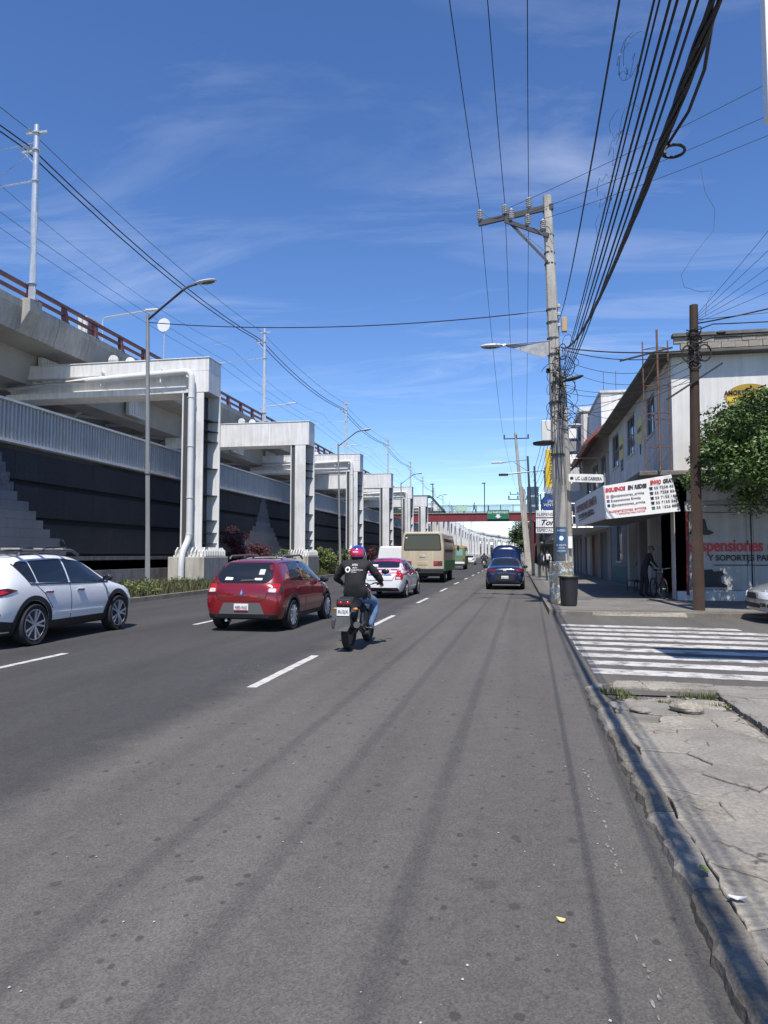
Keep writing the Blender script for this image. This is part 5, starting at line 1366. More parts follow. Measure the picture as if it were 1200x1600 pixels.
def car_body(stations, crease, wheels, wr, width, mats, sub=2):
    vs_ = []; fs = []; K = 14
    for st in stations:
        y, h = ring(st)
        for x, z in h: vs_.append((x, y, z))
        for x, z in reversed(h[1:-1]): vs_.append((-x, y, z))
    n = len(stations)
    for i in range(n-1):
        for k in range(K):
            a = i*K+k; c = i*K+(k+1)%K
            fs.append((a, a+K, c+K, c))
    for o, rev in ((0, False), ((n-1)*K, True)):
        cap = [(0,1,13)] + [(k, k+1, 14-k-1, 14-k) for k in range(1,6)] + [(6,7,8)]
        for c in cap: fs.append(tuple(o+q for q in (reversed(c) if rev else c)))
    me = bpy.data.meshes.new('body'); me.from_pydata(vs_, [], fs); me.update()
    cr = me.attributes.new('crease_edge', 'FLOAT', 'EDGE')
    for e in me.edges:
        a, b_ = e.vertices; ia, ib = a % K, b_ % K
        if ia == ib:
            q = ia if ia <= 7 else 14-ia
            cr.data[e.index].value = crease.get(q, 0)
    o = bpy.data.objects.new('body', me); link(o)
    m = o.modifiers.new('s', 'SUBSURF'); m.levels = sub; m.render_levels = sub
    me2 = evaluated(o); bpy.data.objects.remove(o)
    for f in me2.polygons: f.use_smooth = True
    bv = BVHTree.FromPolygons([v.co.copy() for v in me2.vertices], [tuple(p.vertices) for p in me2.polygons])
    me2.materials.clear(); me2.materials.append(mats); me2.materials.append(SEAM)
    o = bpy.data.objects.new('body', me2); link(o)
    if wheels:
        c = MB()
        for y in wheels:
            for sx in (-1, 1): c.lathe([(wr+.055,0),(wr+.055,.34)], 28, Matrix.Translation((sx*(width/2+.06)-(.34 if sx > 0 else 0), y, wr)) @ Matrix.Rotation(R(90),4,'Y'))
        cme = c.mesh('cut'); cme.materials.append(SEAM)
        bm = bmesh.new(); bm.from_mesh(cme); bmesh.ops.recalc_face_normals(bm, faces=bm.faces); bm.to_mesh(cme); bm.free()
        co = bpy.data.objects.new('cut', cme); link(co)
        m = o.modifiers.new('b', 'BOOLEAN'); m.object = co; m.operation = 'DIFFERENCE'; m.solver = 'EXACT'; m.material_mode = 'TRANSFER'
        me3 = evaluated(o); o.modifiers.clear(); o.data = me3; bpy.data.objects.remove(co)
        me3.set_sharp_from_angle(angle=R(45))
    return o, bv
def rpoly(poly, r=.04, n=4):
    o = []; P = [Vector(p) for p in poly]
    for i in range(len(P)):
        a, c, e = P[i-1], P[i], P[(i+1) % len(P)]
        u = a-c; v = e-c; q = min(r, u.length*.45, v.length*.45); s = c+u.normalized()*q; t_ = c+v.normalized()*q
        for k in range(n+1):
            t = k/n; w_ = s*(1-t)**2 + c*2*t*(1-t) + t_*t*t; o.append((w_.x, w_.y))
    return o
VD = {'R': (Vector((-1,0,0)), lambda u,v: Vector((5,u,v))), 'L': (Vector((1,0,0)), lambda u,v: Vector((-5,u,v))),
      'B': (Vector((0,1,0)), lambda u,v: Vector((u,-6,v))), 'F': (Vector((0,-1,0)), lambda u,v: Vector((u,12,v))), 'T': (Vector((0,0,-1)), lambda u,v: Vector((u,v,6)))}
def decal(name, poly, view, m, parent, bv, off=.006, skirt=.02, res=.07, out=None):
    d, org = VD[view]; pts = []
    for a, c in zip(poly, poly[1:]+poly[:1]):
        L = math.hypot(c[0]-a[0], c[1]-a[1]); k = max(1, int(L/res))
        for q in range(k): pts.append(Vector((a[0]+(c[0]-a[0])*q/k, a[1]+(c[1]-a[1])*q/k)))
    nb = len(pts); xs = [p.x for p in pts]; ys_ = [p.y for p in pts]
    inn = []
    x = min(xs)+res*.5
    while x < max(xs):
        y = min(ys_)+res*.5
        while y < max(ys_):
            inside = False; j = nb-1
            for i in range(nb):
                if (pts[i].y > y) != (pts[j].y > y) and x < (pts[j].x-pts[i].x)*(y-pts[i].y)/(pts[j].y-pts[i].y)+pts[i].x: inside = not inside
                j = i
            if inside and min((pts[i].x-x)**2+(pts[i].y-y)**2 for i in range(nb)) > (res*.45)**2: inn.append(Vector((x,y)))
            y += res
        x += res
    V2, E2, F2 = delaunay_2d_cdt(pts+inn, [], [list(range(nb))], 1, 1e-5)[:3]
    vs_ = []; nr = []
    for p in V2:
        o_ = org(p.x, p.y); hit = bv.ray_cast(o_, d)
        if hit[0] is None: hit = bv.find_nearest(o_ + d*(5 if view in 'RL' else 6) if False else (o_ + d*4.2 if view in 'RL' else o_ + d*5.9))
        co, no = hit[0], hit[1]
        if no.dot(d) > 0: no = -no
        vs_.append(co + no*off); nr.append(no)
    from collections import Counter
    ec = Counter()
    for f in F2:
        for a, c in zip(f, list(f[1:])+[f[0]]): ec[(min(a,c),max(a,c))] += 1
    b = MB(); nv = len(vs_); back = [p - n*(off+skirt) for p, n in zip(vs_, nr)]
    fs = [tuple(f) for f in F2]
    for (a, c), k in ec.items():
        if k == 1: fs.append((a, c, c+nv, a+nv))
    b.add(vs_+back, fs)
    used = {i for f in fs for i in f}; mp_ = {i: k for k, i in enumerate(sorted(used))}
    b.v = [b.v[i] for i in sorted(used)]; b.f = [tuple(mp_[i] for i in f) for f in fs]
    return b.build(name, m, parent, smooth=True, world=False, angle=40)
def strip(pts, w_):
    """thin polygon along a polyline"""
    P = [Vector(p) for p in pts]; L = []; Rr = []
    for i, p in enumerate(P):
        d = (P[min(i+1,len(P)-1)]-P[max(i-1,0)]).normalized(); n = Vector((-d.y,d.x))*w_/2
        L.append((p+n)[:]); Rr.append((p-n)[:])
    return L + Rr[::-1]
WM = {}
def wheel(parent, x, y, r, w_, kind, sx):
    key = (r, w_, kind)
    if key not in WM:
        M = Matrix.Rotation(R(90),4,'Y'); rr_ = r*({'star':.74,'five':.68,'ten':.68}.get(kind,.6))
        t = MB(); t.lathe([(rr_,-w_*.42),(r*.93,-w_*.5),(r*.985,-w_*.42),(r,-w_*.3),(r,w_*.3),(r*.985,w_*.42),(r*.93,w_*.5),(rr_,w_*.42),(rr_*.96,w_*.30),(rr_*.9,0)],32,M)
        q = MB(); q.lathe([(rr_*.99,w_*.36),(rr_*1.0,w_*.43),(rr_*.93,w_*.43),(rr_*.90,w_*.28),(rr_*.3,w_*.14),(0.001,w_*.14)],32,M)
        s = MB(); nS = {'five':5,'star':5,'steel':0,'ten':10,'truck':0}[kind]
        for k in range(nS):
            a = 2*math.pi*k/nS
            for off in ((-.2,.2) if kind == 'star' else (0,)):
                c_, s_ = math.cos(a), math.sin(a); c2, s2 = math.cos(a+off), math.sin(a+off)
                s.bar((w_*.36,.05*r*c_,.05*r*s_),(w_*.40,rr_*.95*c2,rr_*.95*s2),.20*r if kind == 'five' else .085*r,.04,up=(1,0,0))
        s.lathe([(rr_*.2,w_*.3),(rr_*.2,w_*.40),(rr_*.12,w_*.43),(0.001,w_*.43)],16,M)
        s.lathe([(rr_*1.0,w_*.40),(rr_*1.0,w_*.45),(rr_*.94,w_*.45),(rr_*.93,w_*.38)],32,M,False)
        if kind in ('steel','ten'): s.lathe([(rr_*.93,w_*.30),(rr_*.88,w_*.40),(rr_*.5,w_*.38),(rr_*.2,w_*.40)],28,M,False)
        WM[key] = (t.mesh('tyre'), q.mesh('rim'), s.mesh('spokes'))
        for me, m in zip(WM[key], (TYRE, ALLOYD if kind != 'truck' else GREYT, ALLOY if kind != 'truck' else GREYT)):
            bm = bmesh.new(); bm.from_mesh(me); bmesh.ops.recalc_face_normals(bm, faces=bm.faces); bm.to_mesh(me); bm.free()
            me.materials.append(m); me.polygons.foreach_set('use_smooth',[True]*len(me.polygons)); me.set_sharp_from_angle(angle=R(40))
    t, q, s = WM[key]
    o = bpy.data.objects.new('wheel', t); link(o, parent); o.location = (x,y,r)
    if sx < 0: o.rotation_euler = (0,0,math.pi)
    link(bpy.data.objects.new('rim', q), o); link(bpy.data.objects.new('spokes', s), o)
    return o
def sym(poly): return [(-x, z) for x, z in poly]
def mirror(parent, x, y, z, m, sx):
    b = MB(); b.ell((0,0,0),(.11,.055,.075),14,8); b.bar((-.1*1,.03,-.04),(-.22,.06,-.06),.05,.04)
    o = b.build('mirror', m, parent, smooth=True, world=False); o.location = (x*sx,y,z); o.scale = (sx,1,1)
    q = MB(); q.ell((0,-.045,0),(.09,.018,.058),12,6); q.build('mirror_glass', CGLASS, o, smooth=True, world=False)
def put(t, body):
    body.parent = t

def hatchback(t, pm, detail=True):
    ST = [(0.00,.34,.42,.56,.70,.76,.60,.68,.66,.50),(0.04,.28,.40,.56,.80,.98,.72,.80,.76,.58),(0.16,.25,.38,.58,.92,1.10,.80,.85,.81,.60),(.30,.24,.36,.62,.98,1.36,.82,.865,.82,.575),
          (.46,.23,.36,.64,1.00,1.485,.83,.87,.825,.57),(.95,.22,.34,.64,1.00,1.515,.84,.87,.825,.59),(1.7,.22,.34,.63,.98,1.535,.84,.87,.825,.60),(2.35,.22,.34,.62,.96,1.50,.84,.87,.825,.58),(2.72,.22,.34,.62,.95,1.38,.84,.87,.82,.58),
          (3.25,.22,.34,.61,.93,1.03,.84,.87,.82,.68),(3.55,.23,.35,.60,.88,.97,.83,.86,.79,.60),(3.90,.25,.36,.56,.78,.85,.78,.82,.70,.50),(4.06,.30,.40,.52,.66,.72,.62,.68,.60,.40)]
    body, bv = car_body(ST, {1:.6,4:.25,5:.25}, (.80,3.38), .315, 1.74, pm); put(t, body)
    D = lambda n,p,v,m,off=.006,res=.07,par=t: decal(n,p,v,m,par,bv,off,.02,res)
    D('rear_window', rpoly([(-.62,1.10),(-.50,1.0),(.50,1.0),(.62,1.10),(.545,1.42),(-.545,1.42)],.08), 'B', CGLASS)
    for s, v in ((1,'R'),(-1,'L')):
        D('rear_side_window', rpoly([(.78,1.05),(1.62,1.02),(1.66,1.44),(1.05,1.43)],.05), v, CGLASS)
        D('front_side_window', rpoly([(1.74,1.02),(2.98,.99),(2.35,1.41),(1.76,1.44)],.05), v, CGLASS)
        D('sill_cladding', [(1.14,.20),(3.02,.20),(3.02,.33),(1.14,.33)], v, TRIM, .012)
        for wy in (.80,3.38):
            arch = [(wy+.375*math.cos(a), .315+.375*math.sin(a)) for a in [math.pi*(1.06-1.12*k/16) for k in range(17)]]
            arch2 = [(wy+.45*math.cos(a), .315+.45*math.sin(a)) for a in [math.pi*(-.06+1.12*k/16) for k in range(17)]]
            D('wheel_arch', arch+arch2, v, TRIM, .014, .09)
        for pts in (((1.68,.34),(1.66,1.02)),((2.92,.34),(3.0,.95)),((.98,.80),(.86,1.02))): D('door_seam', strip(pts,.012), v, SEAM, .003)
        for y in (1.12,2.0): D('door_handle', rpoly([(y,.84),(y+.2,.835),(y+.2,.87),(y,.875)],.015), v, pm, .025, .05)
        mirror(t, .93, 2.85, 1.0, TRIM, s)
        q = MB(); q.tube(arc([(s*.60,.75,1.49),(s*.60,.85,1.56),(s*.60,2.0,1.58),(s*.60,2.15,1.50)],.08),.022,8); q.build('roof_rail', GREYT, t, smooth=True, world=False)
        wheel(t, s*.775, .80, .315, .2, 'ten', s); wheel(t, s*.775, 3.38, .315, .2, 'ten', s)
        L = [(.53*s,.79),(.80*s,.77),(.82*s,1.01),(.58*s,1.02)]
        D('tail_light_housing', rpoly(L if s > 0 else L[::-1],.03), 'B', TRIM, .008)
        L = [(.545*s,.815),(.76*s,.80),(.77*s,.98),(.58*s,.995)]
        tl = D('tail_light', rpoly(L if s > 0 else L[::-1],.03), 'B', LRED, .016)
        L = [(.575*s,.825),(.72*s,.815),(.72*s,.885),(.585*s,.895)]
        D('reverse_lens', rpoly(L if s > 0 else L[::-1],.02), 'B', LCLR, .022)
        D('tail_light_side', rpoly([(.06,.80),(.26,.86),(.24,1.0),(.1,1.01)],.02), v, TRIM, .008)
    D('bumper_panel', rpoly([(-.50,.36),(.50,.36),(.40,.60),(-.40,.60)],.03), 'B', GREYT, .008)
    D('bumper_lower', rpoly([(-.74,.27),(.74,.27),(.74,.375),(-.74,.375)],.02), 'B', TRIM, .014)
    D('tailgate_seam', strip([(-.60,1.0),(-.52,.70),(-.42,.64),(.42,.64),(.52,.70),(.60,1.0)],.012), 'B', SEAM, .003)
    D('wiper', strip([(-.05,1.045),(.22,1.06),(.24,1.075)],.03), 'B', TRIM, .02)
    p = D('licence_plate', [(-.155,.44),(.155,.44),(.155,.585),(-.155,.585)], 'B', PLATE, .02, .05)
    text('plate_number','NED-10-23',.075,PLATET,t,plane_m((-.125,-.028,.49),(1,0,0),(0,0,1)),width=.25)
    q = MB(); q.box(-.15,.15,-.03,-.026,.445,.465); q.build('plate_band', PLATER, t, world=False)
    D('badge', rpoly([(-.028,.80),(0,.755),(.028,.80),(0,.88)],.008), 'B', CHROME, .014, .02)
    text('badge_lettering','RENAULT',.055,CHROME,t,plane_m((0,-.005,.735),(1,0,0),(0,0,1)),align='CENTER',width=.34)
    text('badge_lettering','SANDERO',.045,CHROME,t,plane_m((-.52,0.0,.73),(1,0,0),(0,0,1)),width=.19)
    text('badge_lettering','stepway',.05,CHROME,t,plane_m((.33,-.004,.73),(1,0,0),(0,0,1)),width=.19)
    D('sticker', rpoly([(-.42,1.06),(-.25,1.06),(-.24,1.11),(-.40,1.12)],.01), 'B', SIGNW, .012)
    D('sticker', rpoly([(.30,1.17),(.42,1.17),(.43,1.28),(.31,1.28)],.01), 'B', mat('sticker_pale',(.42,.46,.44),.5), .012)
    D('sticker', rpoly([(.24,1.06),(.40,1.06),(.40,1.10),(.24,1.10)],.01), 'B', SIGNW, .012)
    D('windscreen', rpoly([(-.62,1.06),(.62,1.06),(.53,1.42),(-.53,1.42)],.05), 'F', CGLASS)
    q = MB(); q.tube([(-.35,.25,.20),(-.35,.05,.24)],.03,8); q.build('exhaust', GALV, t, world=False)
    return body, bv
def suv(t, pm):
    ST = [(0.00,.40,.50,.62,.76,.82,.62,.70,.68,.5),(.05,.34,.46,.64,.90,1.06,.76,.84,.80,.6),(.18,.30,.44,.66,1.0,1.16,.84,.90,.86,.64),(.36,.28,.42,.68,1.06,1.42,.87,.92,.875,.62),(.62,.26,.40,.70,1.08,1.585,.88,.925,.88,.62),
          (1.2,.25,.38,.70,1.07,1.62,.88,.925,.88,.63),(1.9,.25,.38,.69,1.04,1.63,.88,.925,.88,.64),(2.5,.25,.38,.68,1.02,1.58,.88,.925,.88,.62),(2.9,.25,.38,.68,1.01,1.44,.88,.925,.88,.62),(3.45,.25,.38,.67,.99,1.10,.88,.925,.87,.72),
          (3.8,.26,.40,.66,.96,1.04,.87,.92,.85,.66),(4.2,.28,.42,.62,.86,.94,.82,.88,.78,.58),(4.46,.34,.44,.58,.74,.80,.66,.72,.64,.42)]
    body, bv = car_body(ST, {1:.6,4:.3,5:.25}, (.92,3.59), .365, 1.85, pm); put(t, body)
    D = lambda n,p,v,m,off=.006,res=.08: decal(n,p,v,m,t,bv,off,.02,res)
    for s, v in ((1,'R'),(-1,'L')):
        D('quarter_window', rpoly([(.62,1.40),(.86,1.10),(1.02,1.10),(.98,1.47),(.74,1.47)],.04), v, CGLASS)
        D('rear_side_window', rpoly([(1.05,1.10),(1.93,1.07),(1.93,1.52),(1.01,1.48)],.04), v, CGLASS)
        D('front_side_window', rpoly([(1.98,1.07),(3.22,1.05),(2.60,1.46),(1.98,1.52)],.04), v, CGLASS)
        D('window_trim', strip([(.60,1.43),(.85,1.075),(3.30,1.03)],.022), v, TRIM, .010)
        D('sill_cladding', [(1.32,.24),(3.18,.24),(3.18,.40),(1.32,.40)], v, TRIM, .014)
        for wy in (.92,3.59):
            arch = [(wy+.425*math.cos(a), .365+.425*math.sin(a)) for a in [math.pi*(1.08-1.16*k/18) for k in range(19)]]
            arch2 = [(wy+.51*math.cos(a), .365+.51*math.sin(a)) for a in [math.pi*(-.08+1.16*k/18) for k in range(19)]]
            D('wheel_arch', arch+arch2, v, TRIM, .014, .1)
        for pts in (((1.98,.40),(1.96,1.06)),((3.14,.40),(3.2,.7),(3.15,1.02)),((1.42,.62),(1.2,.9),(.95,1.09))): D('door_seam', strip(pts,.012), v, SEAM, .003)
        D('side_crease', strip([(1.45,.52),(3.05,.50)],.05), v, pm, .012)
        for y in (1.20,2.15): D('door_handle', rpoly([(y,.90),(y+.22,.895),(y+.22,.93),(y,.935)],.015), v, CHROME, .03, .05)
        mirror(t, 1.0, 3.02, 1.13, TRIM, s)
        q = MB(); q.tube(arc([(s*.66,.75,1.57),(s*.66,.85,1.66),(s*.66,2.3,1.68),(s*.66,2.5,1.58)],.08),.025,8); q.build('roof_rail', GREYT, t, smooth=True, world=False)
        wheel(t, s*.82, .92, .365, .235, 'star', s); wheel(t, s*.82, 3.59, .365, .235, 'star', s)
        D('tail_light', rpoly([(.04,.86),(.50,.98),(.30,1.02),(.08,1.0)],.02), v, LDRED, .012)
        D('tail_light_bar', rpoly([(.07,.90),(.28,.95),(.22,.985),(.08,.97)],.02), v, LRED, .018)
        L = [(.45*s,.86),(.82*s,.86),(.82*s,1.0),(.45*s,1.0)]
        D('tail_light', rpoly(L if s > 0 else L[::-1],.03), 'B', LDRED, .012)
        D('reflector', rpoly([(.03,.56),(.14,.57),(.14,.61),(.03,.60)],.01), v, LDRED, .01, .04)
        D('headlight', rpoly([(4.05,.80),(4.42,.74),(4.36,.84),(4.0,.92)],.02), v, LCLR, .008)
        D('bumper_cladding', [(.02,.30),(.50,.30),(.48,.44),(.02,.50)], v, TRIM, .012)
    D('rear_window', rpoly([(-.62,1.14),(.62,1.14),(.52,1.50),(-.52,1.50)],.08), 'B', CGLASS)
    D('bumper_lower', rpoly([(-.76,.34),(.76,.34),(.76,.52),(-.76,.52)],.03), 'B', TRIM, .014)
    D('windscreen', rpoly([(-.68,1.13),(.68,1.13),(.56,1.52),(-.56,1.52)],.05), 'F', CGLASS)
    D('sunroof', rpoly([(-.5,1.0),(.5,1.0),(.5,2.4),(-.5,2.4)],.08), 'T', CGLASS)
    q = MB(); q.tube(arc([(-.5,.62,1.66),(-.5,2.2,1.75),(.5,2.2,1.75),(.5,.62,1.66),(-.5,.62,1.66)],.1),.02,8); q.build('rack_frame', TRIM, t, smooth=True, world=False)
    for y in (.8,1.4,2.0): q = MB(); q.bar((-.70,y,1.70),(.70,y,1.70),.08,.03); q.build('rack_bar', ALLOY, t, world=False)
    for x in (-.3,0,.3): q = MB(); q.bar((x,.7,1.735),(x,2.1,1.745),.05,.02); q.build('rack_slat', GREYT, t, world=False)
    q = MB(); q.tube([(.45+.06*math.cos(a),2.28,1.80+.08*math.sin(a)) for a in [5.5*j/12 for j in range(13)]],.008,5); q.build('rack_strap', TRIM, t, world=False)
    return body, bv
def sedan(t, pm, L=4.3, W=1.73, roof=None, kind='taxi'):
    k = W/1.74
    ST = [(0.00,.36,.44,.58,.74,.80,.60,.68,.66,.48),(.05,.29,.41,.58,.86,.98,.72,.80,.76,.56),(.20,.25,.38,.60,.95,1.04,.80,.85,.80,.62),(.52,.23,.36,.62,.97,1.08,.82,.865,.81,.66),(.80,.22,.35,.63,.97,1.20,.83,.87,.82,.62),
          (1.18,.22,.34,.63,.97,1.43,.84,.87,.825,.57),(1.75,.22,.34,.63,.96,1.475,.84,.87,.825,.58),(2.35,.22,.34,.62,.95,1.45,.84,.87,.825,.57),(2.78,.22,.34,.62,.94,1.33,.84,.87,.82,.58),
          (3.40,.22,.34,.61,.92,1.01,.84,.87,.82,.68),(3.75,.23,.35,.60,.87,.95,.83,.86,.79,.60),(4.12,.25,.36,.56,.78,.84,.78,.82,.70,.50),(4.30,.30,.40,.52,.66,.72,.62,.68,.60,.40)]
    ST = [(s[0],)+s[1:6]+tuple(q*k for q in s[6:]) for s in ST]
    body, bv = car_body(ST, {1:.6,4:.3,5:.25}, (.86,3.42), .305, W, pm); put(t, body)
    D = lambda n,p,v,m,off=.006,res=.08: decal(n,p,v,m,t,bv,off,.02,res)
    upper = roof or pm
    if roof:
        D('roof_panel', rpoly([(-.60,1.05),(.60,1.05),(.62,2.85),(-.62,2.85)],.05), 'T', roof, .010, .12)
        D('boot_lid_band', rpoly([(-.62,.90),(.62,.90),(.58,1.06),(-.58,1.06)],.04), 'B', roof, .006)
    D('rear_window', rpoly([(-.60,1.10),(.60,1.10),(.50,1.40),(-.50,1.40)],.06), 'B', CGLASS, .012)
    for s, v in ((1,'R'),(-1,'L')):
        if roof: D('upper_side', [(.25,.86),(3.3,.84),(3.2,1.0),(2.5,1.40),(1.2,1.40),(.7,1.04),(.3,1.0)], v, roof, .005, .12)
        D('rear_side_window', rpoly([(.95,1.04),(1.72,1.00),(1.74,1.37),(1.30,1.36)],.05), v, CGLASS, .012)
        D('front_side_window', rpoly([(1.80,1.00),(3.08,.98),(2.45,1.35),(1.82,1.38)],.05), v, CGLASS, .012)
        for pts in (((1.76,.34),(1.75,1.0)),((3.0,.34),(3.08,.94)),((1.12,.75),(.95,1.0))): D('door_seam', strip(pts,.012), v, SEAM, .008)
        for y in (1.2,2.1): D('door_handle', rpoly([(y,.84),(y+.2,.835),(y+.2,.87),(y,.875)],.015), v, pm, .025, .05)
        mirror(t, .93*k, 2.95, .99, TRIM if kind == 'taxi' else pm, s)
        wheel(t, s*.775*k, .86, .305, .19, 'five' if kind != 'taxi' else 'ten', s); wheel(t, s*.775*k, 3.42, .305, .19, 'five' if kind != 'taxi' else 'ten', s)
        if kind == 'taxi':
            P = [(.56*s,.70),(.80*s,.70),(.80*s,1.0),(.60*s,1.0)]
            D('tail_light', rpoly(P if s > 0 else P[::-1],.03), 'B', LRED, .014)
            P = [(.60*s,.72),(.74*s,.72),(.74*s,.78),(.60*s,.78)]
            D('reverse_lens', rpoly(P if s > 0 else P[::-1],.015), 'B', LCLR, .02)
            D('tail_light_side', rpoly([(.05,.72),(.22,.74),(.26,.98),(.1,1.0)],.02), v, LRED, .012)
        else:
            P = [(.36*s,.80),(.80*s,.80),(.80*s,.95),(.42*s,.93)]
            D('tail_light', rpoly(P if s > 0 else P[::-1],.03), 'B', LDRED, .014)
            P = [(.44*s,.86),(.74*s,.86),(.74*s,.885),(.44*s,.885)]
            D('tail_light_bar', rpoly(P if s > 0 else P[::-1],.008), 'B', mat('light_mid_red',(.25,.01,.012),.15), .02)
        D('headlight', rpoly([(3.88,.70),(4.2,.66),(4.16,.76),(3.85,.82)],.02), v, LCLR, .008)
        P = [(.42*s,.58),(.76*s,.56),(.74*s,.72),(.46*s,.72)]
        D('front_light', rpoly(P if s > 0 else P[::-1],.03), 'F', LCLR, .012)
    D('bumper_lower', rpoly([(-.70,.29),(.70,.29),(.66,.40),(-.66,.40)],.03), 'B', TRIM, .012)
    D('boot_seam', strip([(-.62,1.06),(-.55,.82),(-.45,.66),(.45,.66),(.55,.82),(.62,1.06)],.012), 'B', SEAM, .008)
    D('windscreen', rpoly([(-.62,1.03),(.62,1.03),(.52,1.36),(-.52,1.36)],.05), 'F', CGLASS)
    D('licence_plate', [(-.155,.50 if kind != 'taxi' else .70),(.155,.50 if kind != 'taxi' else .70),(.155,.63 if kind != 'taxi' else .83),(-.155,.63 if kind != 'taxi' else .83)], 'B', PLATE, .022, .05)
    zp = .53 if kind != 'taxi' else .74
    text('plate_number','A-512-K' if kind == 'taxi' else 'PXK-41-08',.07,PLATET,t,plane_m((0,-.034,zp),(1,0,0),(0,0,1)),align='CENTER',width=.24)
    return body, bv, D
# --- white SUV at the left edge
t = thing('white_suv','white SUV with a roof rack, cut off by the left edge','car',(-9.28,10.32,0)); suv(t, paint('suv_white',(.78,.79,.80)))
# --- red hatchback
t = thing('red_hatchback','red hatchback with roof rails seen from behind in the middle lane','car',(-5.60,13.9,0), R(-1.0)); hatchback(t, paint('car_red',(.215,.008,.014),.2,.22))
# --- taxi
t = thing('taxi','white and magenta taxi sedan behind the motorcyclist','car',(-4.90,25.2,0), R(-1.5))
MAG = paint('taxi_magenta',(.46,.015,.12))
_, _, D = sedan(t, paint('taxi_white',(.74,.75,.76)), W=1.72, roof=MAG)
D('chrome_strip', strip([(-.42,.86),(.42,.86)],.035), 'B', CHROME, .02)
for s, x, z, sz in (('TAXI',.1,1.02,.10),('CDMX',.15,.93,.09),('A 512',-.35,1.13,.10)): text('taxi_lettering',s,sz,SIGNW,t,plane_m((x,-.02 if z < 1 else .05,z),(1,0,0),(0,.3,1)),width=.3)
D('sticker', rpoly([(-.44,1.14),(-.22,1.14),(-.22,1.2),(-.44,1.2)],.01), 'B', SIGNW, .02)
# --- blue sedan with raised bonnet
t = thing('blue_sedan','dark blue sedan with its bonnet raised, stopped at the right kerb','car',(-.58,32.5,0))
BLU = paint('car_blue',(.004,.011,.055),.2,.2)
_, _, D = sedan(t, BLU, W=1.76, kind='blue')
D('bumper_insert', rpoly([(-.45,.46),(.45,.46),(.40,.66),(-.40,.66)],.04), 'B', TRIM, .010)
D('badge', rpoly([(-.07,.84),(.07,.84),(.07,.88),(-.07,.88)],.01), 'B', mat('badge_gold',(.6,.45,.12),.3,metal=.6), .02, .03)
b = MB(); n = 16; vs_ = []
for j in range(5):
    f = j/4
    for i in range(n+1):
        x = -.74+1.48*i/n; e = 1-abs(x/.78)**4
        vs_.append((x*(1-.06*f), 3.42+.42*f-.10*f*f, 1.0+ (1.0*f)*(.62+.38*e)+.05*e))
b.add(vs_, [(j*(n+1)+i, j*(n+1)+i+1, (j+1)*(n+1)+i+1, (j+1)*(n+1)+i) for j in range(4) for i in range(n)])
o = b.build('raised_bonnet', BLU, t, smooth=True, world=False); o.modifiers.new('s','SOLIDIFY').thickness = .03
# --- white cars ahead
t = thing('white_hatchback','white hatchback mostly hidden beyond the red car','car',(-8.95,23.2,0)); hatchback(t, paint('car_white2',(.75,.76,.77)))
for i,(x,y,l) in enumerate(((-7.2,108,'distant white sedan at the left of the far motorcycle'),(-3.2,112,'distant white sedan at the right of the far motorcycle'),(-10.6,150,'very distant pale sedan beyond the minibus'))):
    t = thing('distant_car', l, 'car', (x,y,0)); sedan(t, paint('car_white3',(.70,.71,.72)) if i < 2 else paint('car_silver2',(.4,.41,.42)), kind='far')
# --- silver car in the side street, nose to the left
t = thing('silver_sedan','silver sedan in the side street entering from the right edge','car',(9.75,18.35,0), R(90))
SIL = paint('car_silver',(.46,.49,.50),.5,.28)
_, _, D = sedan(t, SIL, W=1.75, kind='silver')
D('grille', rpoly([(-.36,.56),(.36,.56),(.30,.70),(-.30,.70)],.03), 'F', TRIM, .010)
D('front_bumper_grille', rpoly([(-.5,.36),(.5,.36),(.5,.46),(-.5,.46)],.03), 'F', TRIM, .010)
for s in (1,-1):
    P = [(.52*s,.38),(.70*s,.40),(.70*s,.48),(.52*s,.48)]; D('fog_light', rpoly(P if s > 0 else P[::-1],.03), 'F', CGLASS, .012)
    D('bumper_side_vent', rpoly([(3.98,.40),(4.18,.38),(4.18,.46),(4.0,.47)],.03), 'R' if s > 0 else 'L', TRIM, .012, .05)
# --- cream bus
BUS = thing('cream_bus','old cream coloured bus with a large rear window ahead of the taxi','bus',(-5.25,39.6,0))
CRM = mat('bus_cream',(.50,.43,.31),.45,var=.08,vs_=1.2,streak=.2,coat=.3)
b = MB(); sec = rpoly([(-1.2,.62),(1.2,.62),(1.2,2.05),(1.06,2.86),(-1.06,2.86),(-1.2,2.05)],.16,5)
b.prism(sec, lambda u,v,w_: (u,w_,v), 0, 7.2); b.build('body', CRM, BUS, smooth=True, world=False, bevel=.05)
b = MB(); b.prism(rpoly([(-1.02,1.86),(1.02,1.86),(.93,2.66),(-.93,2.66)],.1,5), lambda u,v,w_: (u,w_,v), -.012, .05); b.build('rear_window', CGLASS, BUS, world=False)
b = MB(); b.prism(rpoly([(-1.08,1.80),(1.08,1.80),(.98,2.73),(-.98,2.73)],.12,5), lambda u,v,w_: (u,w_,v), -.006, .05); b.build('window_seal', TRIM, BUS, world=False)
